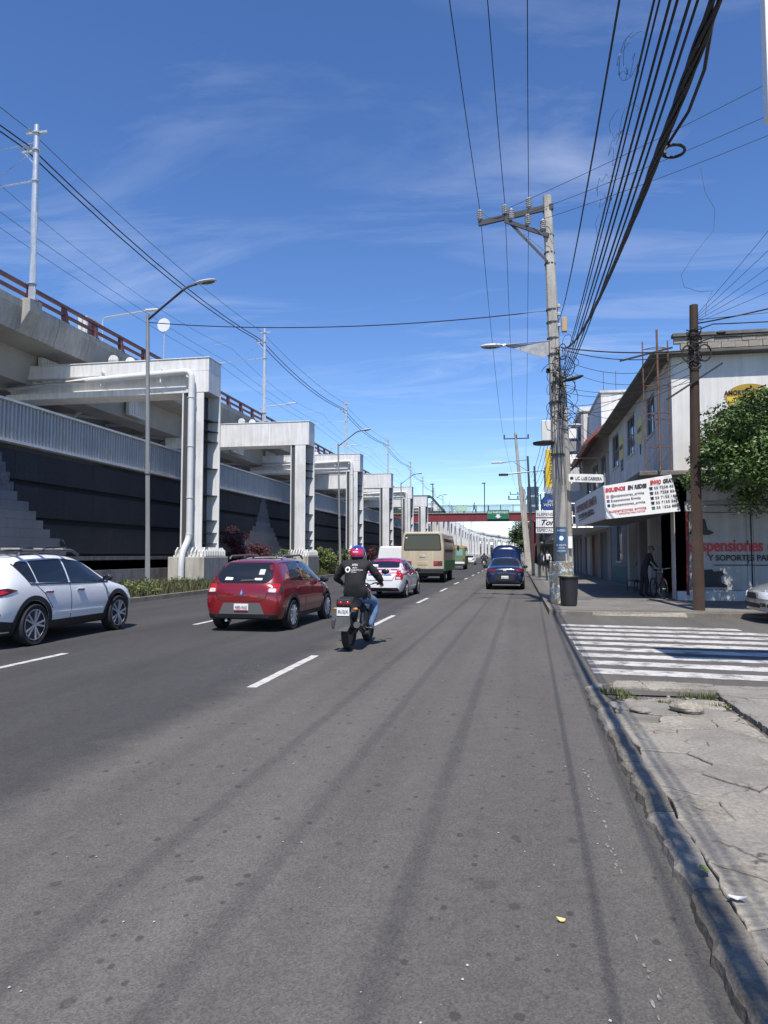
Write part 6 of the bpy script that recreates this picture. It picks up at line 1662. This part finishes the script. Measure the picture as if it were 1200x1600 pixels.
for s in (-1,1):
    b = MB(); b.prism(rpoly([(s*.62,.98),(s*1.12,.98),(s*1.12,1.22),(s*.62,1.22)],.03), lambda u,v,w_: (u,w_,v), -.03, .05); b.build('tail_light', LDRED, BUS, world=False)
    b = MB(); b.prism(rpoly([(s*.66,1.01),(s*.86,1.01),(s*.86,1.19),(s*.66,1.19)],.02), lambda u,v,w_: (u,w_,v), -.036, .0); b.build('tail_lens', LRED, BUS, world=False)
    for k in range(5):
        y0 = .7+k*1.25; b = MB(); b.prism(rpoly([(y0,1.75),(y0+1.1,1.75),(y0+1.1,2.5),(y0,2.5)],.08), lambda u,v,w_: (s*(w_+1.2-max(0,(v-2.05))*.173),u,v), -.03, .012); b.build('side_window', CGLASS, BUS, world=False)
    b = MB(); b.box(s*1.2-.004 if s > 0 else -1.216, 1.216 if s > 0 else -1.196, .1, 7.0, .64, 1.25); b.build('side_band', mat('bus_green',(.02,.16,.05),.5), BUS, world=False)
    wheel(BUS, s*.98, 1.5, .42, .28, 'truck', s); wheel(BUS, s*.98, 5.6, .42, .28, 'truck', s)
    b = MB(); b.ell((s*1.42,7.0,2.0),(.08,.06,.2),10,8); b.bar((s*1.2,7,2.2),(s*1.4,7,2.15),.03); b.build('mirror', TRIM, BUS, world=False)
b = MB(); b.box(-.3,.3,-.02,.02,1.0,1.2); b.build('plate_recess', CRM, BUS, world=False, bevel=.01)
b = MB(); b.prism(rpoly([(-.16,1.44),(.16,1.44),(.16,1.56),(-.16,1.56)],.05), lambda u,v,w_: (u,w_,v), -.02, .02); b.build('emblem', CHROME, BUS, world=False)
b = MB(); b.box(-1.18,1.18,-.08,.15,.52,.80); b.build('rear_bumper', TRIM, BUS, world=False, bevel=.03)
b = MB(); b.box(-.9,.9,.3,6.9,.36,.62); b.build('chassis', TRIM, BUS, world=False)
b = MB(); b.ell((0,.75,.42),(.3,.25,.18),12,8); b.build('differential', TRIM, BUS, world=False)
b = MB(); b.box(-.95,-.85,-.018,-.006,2.5,2.56); b.build('sticker', SIGNW, BUS, world=False)
# --- green minibus
GB = thing('green_minibus','green and white minibus with a tan roof farther ahead','minibus',(-6.35,74,0))
GRNB = mat('minibus_green',(.11,.22,.10),.5,var=.1,vs_=2); 
b = MB(); b.prism(rpoly([(-.98,.5),(.98,.5),(.98,1.7),(.92,2.25),(-.92,2.25),(-.98,1.7)],.12), lambda u,v,w_: (u,w_,v), 0, 4.8); b.build('body', GRNB, GB, smooth=True, world=False)
b = MB(); b.prism(rpoly([(-.95,2.2),(.95,2.2),(.82,2.5),(-.82,2.5)],.1), lambda u,v,w_: (u,w_,v), .02, 4.7); b.build('roof', mat('minibus_tan',(.45,.30,.12),.6), GB, world=False)
for x0,x1 in ((-.72,-.1),(.1,.72)):
    b = MB(); b.box(x0,x1,-.02,.02,1.45,2.1); o = b.build('rear_window', mat('minibus_glass',(.25,.36,.36),.1), GB, world=False)
for s in (-1,1):
    b = MB(); b.box(s*.85-.1,s*.85+.1,-.02,.02,.85,1.15); b.build('tail_light', LRED, GB, world=False)
    wheel(GB, s*.82,1.0,.33,.2,'steel',s); wheel(GB, s*.82,3.9,.33,.2,'steel',s)
    b = MB(); b.box(.985*s-.012,.985*s+.012,.5,4.4,1.4,2.0); b.build('side_window', CGLASS, GB, world=False)
b = MB(); b.box(-.9,.9,-.03,.02,.62,.82); b.build('white_band', SIGNW, GB, world=False)
b = MB(); b.box(-.95,.95,-.06,.1,.42,.58); b.build('rear_bumper', TRIM, GB, world=False)
# --- white van
VN = thing('white_van','white van partly hidden between the taxi and the bus','van',(-8.05,45.5,0))
VW = paint('van_white',(.76,.77,.78))
b = MB(); b.prism(rpoly([(-.92,.35),(.92,.35),(.95,1.1),(.80,2.12),(-.80,2.12),(-.95,1.1)],.2,6), lambda u,v,w_: (u,w_,v), 0, 4.6); b.build('body', VW, VN, smooth=True, world=False, bevel=.06)
for x0,x1 in ((-.68,-.04),(.04,.68)):
    b = MB(); b.prism(rpoly([(x0,.75),(x1,.75),(x1*.92,2.0),(x0*.92,2.0)],.06), lambda u,v,w_: (u,w_,v), -.015, .02); b.build('rear_door', VW, VN, world=False)
for s in (-1,1):
    b = MB(); b.box(s*.85-.06,s*.85+.06,-.02,.02,.8,1.35); b.build('tail_light', LRED, VN, world=False)
    wheel(VN, s*.8,.95,.32,.2,'steel',s); wheel(VN, s*.8,3.7,.32,.2,'steel',s)
    b = MB(); b.box(s*.90-.02,s*.90+.02,2.9,4.0,1.2,1.8); b.build('side_window', CGLASS, VN, world=False)
text('van_lettering','TRANS',.14,SIGNK,VN,plane_m((0,-.02,1.15),(1,0,0),(0,0,1)),align='CENTER')
# ------------------------------------------------------------------ people and motorcycles
SKIN = mat('skin', (0.30,.17,.11), .55, var=.06)
def figure(joints, bones, mats, bone_mat, sub=2):
    """one continuous skinned body; bones = [(a,b,slot)]"""
    names = list(joints); me = bpy.data.meshes.new('body')
    me.from_pydata([joints[n][0] for n in names], [(names.index(a), names.index(b)) for a, b in bones], [])
    o = bpy.data.objects.new('body', me); link(o)
    o.modifiers.new('skin', 'SKIN')
    for i, n in enumerate(names):
        r = joints[n][1]; sv = me.skin_vertices[0].data[i]
        sv.radius = (r, r) if not isinstance(r, tuple) else r
        sv.use_root = (i == 0)
    s = o.modifiers.new('sub', 'SUBSURF'); s.levels = sub; s.render_levels = sub
    m2 = evaluated(o); bpy.data.objects.remove(o)
    m2.materials.clear()
    for m in mats: m2.materials.append(m)
    segs = [(Vector(joints[a][0]), Vector(joints[b][0]), bone_mat.get((a,b), 0)) for a, b in bones]
    for f in m2.polygons:
        c = f.center; best = None
        for a, b_, k in segs:
            d = b_-a; t = max(0, min(1, (c-a).dot(d)/max(1e-6, d.length_squared))); q = (c-(a+d*t)).length
            if best is None or q < best[0]: best = (q, k)
        f.material_index = best[1]; f.use_smooth = True
    return m2
def add_fingers(parent, wrist, d, side, m, curl=.9, s=1.0):
    """palm plus five bent fingers; d = direction the hand points, side = thumb direction"""
    d = Vector(d).normalized(); sd = Vector(side).normalized(); dn = d.cross(sd).normalized()
    if dn.z > 0: dn = -dn
    w_ = Vector(wrist)
    b = MB(); b.obox(w_+d*.045*s, (.078*s,.09*s,.03*s), Matrix((sd, d, dn)).transposed())
    for k, ln in enumerate((.072,.08,.074,.06)):
        p = w_ + d*.085*s + sd*(.03-.02*k)*s
        b.tube([p, p+d*ln*.45*s+dn*.01*s, p+d*ln*(.75-.2*curl)*s+dn*ln*.5*curl*s, p+d*ln*(.6-.5*curl)*s+dn*ln*.8*curl*s], [.0095*s,.009*s,.0085*s,.007*s], 6)
    p = w_ + d*.03*s + sd*.036*s
    b.tube([p, p+sd*.03*s+d*.02*s, p+sd*.03*s+d*.05*s+dn*.02*s], [.012*s,.011*s,.008*s], 6)
    return b.build('hand', m, parent, smooth=True, world=False, bevel=.006)
def motorcycle(label, loc, rz, full=True):
    t = thing('motorcycle', label, 'motorcycle', loc, rz)
    MBK = mat('moto_black',(.016,.016,.018),.35,coat=.3); MGR = mat('moto_grey',(.08,.08,.083),.45,metal=.4,var=.15,vs_=6); MRED = mat('moto_red',(.35,.02,.03),.3,coat=.5)
    for y, nm in ((.32,'rear_wheel'),(1.62,'front_wheel')):
        M = Matrix.Translation((0,y,.31)) @ Matrix.Rotation(R(90),4,'Y')
        b = MB(); b.lathe([(.235,-.05),(.27,-.062),(.30,-.045),(.31,0),(.30,.045),(.27,.062),(.235,.05),(.225,0)],28,M); w1 = b.build(nm, TYRE, t, smooth=True, world=False)
        b = MB(); b.lathe([(.235,-.03),(.215,-.03),(.205,0),(.215,.03),(.235,.03)],28,M); b.lathe([(.05,-.07),(.05,.07)],12,M)
        for k in range(5):
            a = 6.283*k/5; b.bar((0,y+.04*math.cos(a),.31+.04*math.sin(a)),(0,y+.215*math.cos(a),.31+.215*math.sin(a)),.03,.03)
        b.build('rim', ALLOYD, w1, world=False)
    b = MB(); b.tube([(.10,.32,.31),(.11,.85,.40),(.08,1.15,.45)],.025,8); b.tube([(-.10,.32,.31),(-.11,.85,.40),(-.08,1.15,.45)],.025,8); b.build('swingarm', MGR, t, world=False)
    for s in (-1,1):
        b = MB(); b.tube([(s*.11,.36,.36),(s*.11,.52,.66)],.022,8); b.tube([(s*.11,.40,.42+.0),(s*.11,.50,.62)],.04,10); b.build('shock', MGR, t, smooth=True, world=False)
        b = MB(); b.tube([(s*.09,1.62,.31),(s*.09,1.38,.95)],.024,8); b.build('fork', ALLOY, t, world=False)
        b = MB(); b.tube(arc([(s*.05,1.36,1.02),(s*.22,1.30,1.09),(s*.37,1.16,1.06)],.05),.013,8); b.tube([(s*.27,1.24,1.065),(s*.38,1.15,1.06)],.02,8); b.build('handlebar', MBK, t, smooth=True, world=False)
        b = MB(); b.tube([(s*.25,1.26,1.08),(s*.36,1.32,1.26)],.008,6); b.ell((s*.40,1.32,1.29),(.075,.025,.05),12,8); b.build('mirror', MBK, t, smooth=True, world=False)
        b = MB(); b.ell((s*.17,.10,.70),(.045,.03,.025),10,6); b.tube([(s*.05,.12,.71),(s*.15,.11,.70)],.01,6); b.build('indicator', mat('indicator_amber',(.5,.18,.03),.2), t, smooth=True, world=False)
        b = MB(); b.tube([(s*.08,.98,.32),(s*.24,.98,.31)],.016,6); b.build('footpeg', MGR, t, world=False)
        b = MB(); b.ell((s*.06,-.022,.80),(.05,.02,.036),12,8); b.build('tail_light', mat('light_mid_red',(.25,.01,.012),.15), t, smooth=True, world=False)
    b = MB(); b.prism(rpoly([(-.02,.74),(.10,.72),(.62,.70),(.62,.80),(.20,.86),(.0,.87)],.03), lambda u,v,w_: (w_,u,v), -.13, .13); b.build('tail_fairing', MBK, t, world=False, bevel=.03)
    b = MB(); b.prism(rpoly([(.10,.84),(.60,.74),(.98,.74),(1.02,.82),(.62,.83),(.2,.90)],.03), lambda u,v,w_: (w_,u,v), -.12, .12); b.build('seat', mat('seat_vinyl',(.012,.012,.013),.6), t, world=False, bevel=.03)
    b = MB(); b.ell((0,1.18,.90),(.15,.26,.13),14,10); b.build('tank', MRED, t, smooth=True, world=False)
    b = MB(); b.obox((0,.98,.44),(.24,.38,.30)); b.tube([(0,1.05,.55),(0,1.22,.66)],.09,12); b.build('engine', MGR, t, world=False, bevel=.04)
    b = MB(); b.tube(arc([(.10,1.2,.45),(.14,1.12,.22),(.15,.75,.24),(.16,.22,.42)],.1),[.022]*1+[.022]*12+[.05] if False else .03,8); b.tube([(.16,.62,.30),(.17,.18,.44)],[.05,.058],12); b.build('exhaust', MGR, t, smooth=True, world=False)
    b = MB(); b.tube([(0,1.36,1.0),(0,.95,.75),(0,.5,.72)],.03,8); b.tube([(0,1.36,.95),(0,1.2,.5),(0,.8,.26)],.028,8); b.build('frame_tube', MBK, t, world=False)
    # rear mudguard, plate, mud flap, side box
    b = MB(); b.add([(x,y,z) for y,z in ((.10,.72),(.02,.62),(-.06,.40),(-.05,.38)) for x in (-.10,.10)], [(0,1,3,2),(2,3,5,4),(4,5,7,6)]); o = b.build('mudguard', GREYT, t, world=False); o.modifiers.new('s','SOLIDIFY').thickness = .02
    b = MB(); b.add([(-.11,-.03,.62),(.11,-.03,.62),(.13,-.07,.46),(.09,-.12,.36),(-.13,-.12,.36)],[(0,1,2,3,4)]); o = b.build('mud_flap', mat('flap_grey',(.05,.05,.05),.6,var=.2,vs_=8), t, world=False); o.modifiers.new('s','SOLIDIFY').thickness = .01
    b = MB(); b.box(-.105,.105,-.052,-.044,.60,.735); b.build('licence_plate', PLATE, t, world=False)
    text('plate_number','8U2JX',.07,PLATET,t,plane_m((0,-.055,.645),(1,0,0),(0,0,1)),align='CENTER',width=.17)
    b = MB(); b.box(-.22,-.15,.02,.22,.38,.54); b.build('silencer_guard', MGR, t, world=False, bevel=.02)
    b = MB(); b.prism(rpoly([(1.35,.62),(1.62,.66),(1.9,.55),(1.88,.52),(1.62,.63),(1.36,.59)],.02), lambda u,v,w_: (w_,u,v), -.07, .07); b.build('front_mudguard', MBK, t, world=False)
    b = MB(); b.ell((0,1.46,.98),(.10,.08,.10),12,8); b.build('headlamp', MBK, t, smooth=True, world=False)
    return t
def rider(label, loc, rz, jacket, trousers, helmet_mats, near=True):
    t = thing('person', label, 'person', loc, rz)
    J = {'pelvis':((0,.72,.90),(.155,.13)),'waist':((0,.70,1.06),(.18,.14)),'chest':((0,.75,1.27),(.215,.155)),'upper':((0,.80,1.40),(.185,.13)),'neck':((0,.84,1.50),.065),'head':((0,.87,1.58),.085),'crown':((0,.88,1.66),.08)}
    B = [('pelvis','waist'),('waist','chest'),('chest','upper'),('upper','neck'),('neck','head'),('head','crown')]; bm_ = {('neck','head'):2,('head','crown'):2}
    for s, n in ((1,'r'),(-1,'l')):
        J['sh'+n] = ((s*.215,.80,1.41),.088); J['el'+n] = ((s*.40,.90,1.17),.066); J['wr'+n] = ((s*.355,1.12,1.09),.036)
        J['hip'+n] = ((s*.14,.78,.86),.11); J['kn'+n] = ((s*.26,1.10,.76),.088); J['md'+n] = ((s*.26,1.05,.55),.075); J['an'+n] = ((s*.21,.98,.36),.045); J['to'+n] = ((s*.22,1.14,.31),.038)
        B += [('upper','sh'+n),('sh'+n,'el'+n),('el'+n,'wr'+n),('pelvis','hip'+n),('hip'+n,'kn'+n),('kn'+n,'md'+n),('md'+n,'an'+n),('an'+n,'to'+n)]
        for q in (('hip'+n,'kn'+n),('kn'+n,'md'+n),('md'+n,'an'+n),('pelvis','hip'+n)): bm_[q] = 1
        bm_[('an'+n,'to'+n)] = 3
    me = figure(J, B, [jacket, trousers, SKIN, mat('shoe_white',(.45,.42,.4),.6)], bm_)
    # loosen the cloth a little
    for v in me.vertices:
        v.co += noise.noise_vector(v.co*8)*.014 + noise.noise_vector(Vector((v.co.x*6,v.co.y*6,v.co.z*26)))*.010 if v.co.z > .5 else Vector((0,0,0))
    for f in me.polygons:
        if f.material_index == 1 and f.center.z > .84 and f.center.y < .84: f.material_index = 0
    o = bpy.data.objects.new('body', me); link(o, t)
    for s in (-1,1):
        add_fingers(t, (s*.355,1.115,1.085), (0,1,-.15), (-s,0,0), mat('glove',(.03,.03,.033),.6), 1.0, .95)
    h = MB(); h.ell((0,.88,1.615),(.135,.165,.145),20,14); ho = h.build('helmet', helmet_mats[0], t, smooth=True, world=False)
    if near:
        def patch(nm, a0, a1, t0, t1, m, k=1.03):
            b = MB(); n1, n2 = 12, 6; vs_ = []
            for j in range(n2+1):
                for i in range(n1+1):
                    a = a0+(a1-a0)*i/n1; tt = t0+(t1-t0)*j/n2
                    vs_.append((.135*k*math.cos(tt)*math.cos(a), .88+.165*k*math.cos(tt)*math.sin(a), 1.615+.145*k*math.sin(tt)))
            b.add(vs_, [(j*(n1+1)+i, j*(n1+1)+i+1, (j+1)*(n1+1)+i+1, (j+1)*(n1+1)+i) for j in range(n2) for i in range(n1)]); b.build(nm, m, ho, smooth=True, world=False, fixn=False)
        patch('helmet_red_panel', R(205), R(335), R(-22), R(32), helmet_mats[1]); patch('helmet_highlight', R(250), R(290), R(6), R(14), mat('helmet_pale',(.5,.55,.7),.2,coat=1), 1.045)
        patch('helmet_lower_band', R(190), R(350), R(-48), R(-30), SIGNK, 1.02); patch('visor', R(40), R(140), R(-15), R(25), CGLASS, 1.03)
    return t, me
JK = mat('hoodie_black',(.014,.014,.016),.85,var=.2,vs_=8); JN = mat('jeans',(.10,.17,.30),.85,var=.25,vs_=7,fine=.15,fs=60)
ML = (-2.80,11.35,0); MR = R(-2)
t = motorcycle('black motorcycle with a white plate, ridden in the right lane', ML, MR)
p, bme = rider('rider in a black hooded top, jeans and a blue and red helmet', ML, MR, JK, JN, (mat('helmet_blue',(.025,.05,.30),.15,coat=1), mat('helmet_red',(.55,.02,.07),.15,coat=1)))
# print on the back, laid on the cloth
bv = BVHTree.FromPolygons([v.co.copy() for v in bme.vertices], [tuple(q.vertices) for q in bme.polygons])
def cloth_text(s, x, z, size, width):
    o = text('back_print', s, size, SIGNW, p, plane_m((x,0,z),(1,0,0),(0,0,1)), width=width, ext=.0)
    for v in o.data.vertices:
        h = bv.ray_cast(Vector((v.co.x,-2,v.co.z)), Vector((0,1,0)))
        v.co.y = (h[0].y if h[0] else .62) - .006
cloth_text('APEX', -.05, 1.40, .05, .11); cloth_text('MOTO', -.03, 1.355, .035, .08); cloth_text('CUAUTITLAN', -.05, 1.315, .04, .20); cloth_text('IZCALLI', -.05, 1.285, .026, .09)
b = MB()
vs_ = []; n = 24
for k in range(n):
    a = 6.283*k/n; rr_ = .052 if k % 3 else .044
    for r_ in (rr_, .028): vs_.append((-.115+r_*math.cos(a), 0, 1.335+r_*math.sin(a)))
b.add(vs_, [(2*k, 2*((k+1)%n), 2*((k+1)%n)+1, 2*k+1) for k in range(n)])
nv = []
for x, y, z in b.v:
    h = bv.ray_cast(Vector((x,-2,z)), Vector((0,1,0))); nv.append((x, (h[0].y if h[0] else .62)-.006, z))
b.v = nv; b.build('back_emblem', SIGNW, p, world=False, fixn=False)
# other motorcycles
DK = mat('jacket_dark',(.03,.03,.034),.8,var=.2,vs_=5)
for l1, l2, loc, k in (('dark motorcycle to the left of the taxi','motorcyclist in dark clothes and a black helmet left of the taxi',(-6.75,29.0,0),0),('distant motorcycle between two white cars','motorcyclist in dark clothes far ahead between two white cars',(-3.9,84,0),1)):
    motorcycle(l1, loc, 0); rider(l2, loc, 0, DK, DK, (mat('helmet_black',(.02,.02,.022),.2,coat=1),SIGNK), False)
def stander(label, loc, rz, top, bottom, hair, lean=0.0, arms=((.28,.08,.95),(-.28,.02,.95)), step=.12, shoe=None, bag=False, cap=None):
    t = thing('person', label, 'person', loc, rz)
    L = lambda x,y,z: (x, y + lean*max(0,z-.9), z)
    J = {'pelvis':(L(0,0,.95),(.15,.11)),'waist':(L(0,0,1.10),(.14,.10)),'chest':(L(0,0,1.30),(.18,.115)),'upper':(L(0,0,1.42),(.15,.10)),'neck':(L(0,.01,1.50),.055),'jaw':(L(0,.03,1.57),(.065,.07)),'head':(L(0,.03,1.65),(.075,.09)),'crown':(L(0,.02,1.71),.065)}
    B = [('pelvis','waist'),('waist','chest'),('chest','upper'),('upper','neck'),('neck','jaw'),('jaw','head'),('head','crown')]
    bm_ = {('neck','jaw'):2,('jaw','head'):2,('head','crown'):2,('upper','neck'):2}
    for (s, n), h in zip(((1,'r'),(-1,'l')), arms):
        J['sh'+n] = (L(s*.18,0,1.43),.065); J['wr'+n] = (L(*h),.03); a = Vector(J['sh'+n][0]); c = Vector(J['wr'+n][0]); m_ = a.lerp(c,.5)+Vector((s*.06,-.07,0)); J['el'+n] = (tuple(m_),.045)
        J['hip'+n] = ((s*.09,0,.88),.095); J['kn'+n] = ((s*.10,s*step+.03,.50),.065); J['an'+n] = ((s*.10,s*step*1.2-.03,.09),.042); J['to'+n] = ((s*.11,s*step*1.2+.14,.045),.035)
        B += [('upper','sh'+n),('sh'+n,'el'+n),('el'+n,'wr'+n),('pelvis','hip'+n),('hip'+n,'kn'+n),('kn'+n,'an'+n),('an'+n,'to'+n)]
        for q in (('pelvis','hip'+n),('hip'+n,'kn'+n),('kn'+n,'an'+n)): bm_[q] = 1
        bm_[('an'+n,'to'+n)] = 3
    me = figure(J, B, [top, bottom, SKIN, shoe or SIGNK], bm_); o = bpy.data.objects.new('body', me); link(o, t)
    hc = Vector(J['head'][0])
    b = MB(); b.ell(hc+Vector((0,-.025,.035)),(.088,.105,.092),14,10); b.v = [q for q in b.v]; ho = b.build('hair' if cap is None else 'cap', hair if cap is None else cap, t, smooth=True, world=False)
    b = MB(); b.ell(hc+Vector((0,.095,-.03)),(.014,.022,.022),8,6); b.build('nose', SKIN, t, smooth=True, world=False)
    for s in (-1,1):
        b = MB(); b.ell(hc+Vector((s*.03,.082,0)),(.013,.01,.008),8,6); b.build('eye', SIGNK, t, world=False)
        b = MB(); b.ell(hc+Vector((s*.082,0,-.02)),(.012,.025,.032),8,6); b.build('ear', SKIN, t, smooth=True, world=False)
    b = MB(); b.ell(hc+Vector((0,.085,-.065)),(.024,.008,.006),8,6); b.build('mouth', mat('lips',(.2,.08,.06),.5), t, world=False)
    for s, h in zip((1,-1), arms):
        c = Vector(L(*h)); e = Vector(J['el'+('r' if s > 0 else 'l')][0]); add_fingers(t, c, (c-e), (0,1,0) if abs((c-e).normalized().y) < .8 else (-s,0,0), SKIN, .6)
    if bag:
        b = MB(); b.box(-.12,.12,.12,.2,.92,1.08); b.build('bag', SIGNK, t, world=False, bevel=.03)
    return t
HAIR = mat('hair_black',(.012,.01,.009),.6)
stander('pedestrian in a white shirt and dark trousers on the right pavement', (2.3,58,.13), R(180), mat('shirt_white',(.62,.62,.63),.8), mat('trousers_blue',(.03,.04,.07),.8), HAIR, bag=True)
stander('pedestrian in a dark blue top behind the one in white', (2.0,62,.13), R(175), mat('top_navy',(.02,.028,.06),.8), mat('trousers_dark',(.02,.02,.025),.8), HAIR)
stander('person in black crossing the footbridge', (-7.2,121.2,8.58), R(-90), mat('coat_black',(.012,.012,.014),.8), mat('trousers_black',(.012,.012,.013),.8), HAIR, arms=((.26,.12,1.0),(-.26,-.1,.95)), step=.2)
stander('person in dark clothes and a cap leaning over a bicycle at the shop front', (4.25,25.75,.13), R(-80), mat('work_jacket',(.022,.022,.026),.85), mat('work_trousers',(.02,.021,.025),.85), HAIR, lean=.35, arms=((.25,.36,1.02),(-.25,.36,1.02)), step=.06, cap=mat('cap_grey',(.15,.15,.15),.8))
# bicycle at the shop front
BK = thing('bicycle','old bicycle standing in the shade by the shop corner pillar','bicycle',(4.68,24.6,.13), R(8))
FRM = mat('bike_frame',(.05,.03,.03),.4,var=.2,vs_=6)
for y in (0,1.05):
    M = Matrix.Translation((0,y,.34)) @ Matrix.Rotation(R(90),4,'Y'); b = MB()
    b.tube([(0,y+.32*math.cos(a),.34+.32*math.sin(a)) for a in [6.283*k/28 for k in range(29)]],.021,7,False); w1 = b.build('wheel', TYRE, BK, smooth=True, world=False)
    b = MB()
    for k in range(14):
        a = 6.283*k/14; b.tube([(0,y,.34),(0,y+.31*math.cos(a),.34+.31*math.sin(a))],.002,4)
    b.lathe([(.025,-.04),(.025,.04)],8,M); b.build('spokes', GALV, w1, world=False)
b = MB()
for p_, q_ in (((0,0,.34),(0,.12,.86)),((0,.12,.80),(0,.72,.84)),((0,.14,.70),(0,.60,.30)),((0,.72,.84),(0,.60,.30)),((0,.60,.30),(0,1.05,.34)),((0,1.05,.34),(0,.74,.72))): b.tube([p_,q_],.016,7)
b.build('frame', FRM, BK, world=False)
b = MB(); b.tube([(0,.72,.84),(0,.74,.92)],.012,6); b.ell((0,.76,.94),(.07,.13,.035),12,8); b.build('saddle', SIGNK, BK, smooth=True, world=False)
b = MB(); b.tube(arc([(-.28,.22,1.0),(-.24,.06,1.02),(0,.10,.98),(.24,.06,1.02),(.28,.22,1.0)],.06),.012,7); b.tube([(0,.12,.86),(0,.10,.98)],.014,6); b.build('handlebar', GALV, BK, smooth=True, world=False)
b = MB(); b.lathe([(.09,-.008),(.09,.008)],18,Matrix.Translation((.03,.60,.30)) @ Matrix.Rotation(R(90),4,'Y')); b.tube([(.05,.60,.30),(.06,.60,.14)],.01,6); b.box(.05,.13,.56,.64,.12,.14); b.build('crank', GALV, BK, world=False)
b = MB(); b.box(-.03,.03,-.06,-.03,.58,.62); b.build('reflector', LRED, BK, world=False)
# bench at the shop front
BN = thing('bench','low dark metal bench against the shop wall','bench',(4.55,29.2,.13))
b = MB(); b.box(4.3,4.75,28.2,30.2,.54,.58); b.build('seat', SIGNK, BN)
for x in (4.33,4.72):
    for y in (28.25,30.15): b = MB(); b.bar((x,y,.13),(x,y,.54),.035); b.build('leg', SIGNK, BN)
b = MB(); b.bar((4.33,28.25,.3),(4.33,30.15,.3),.025); b.build('stretcher', SIGNK, BN)
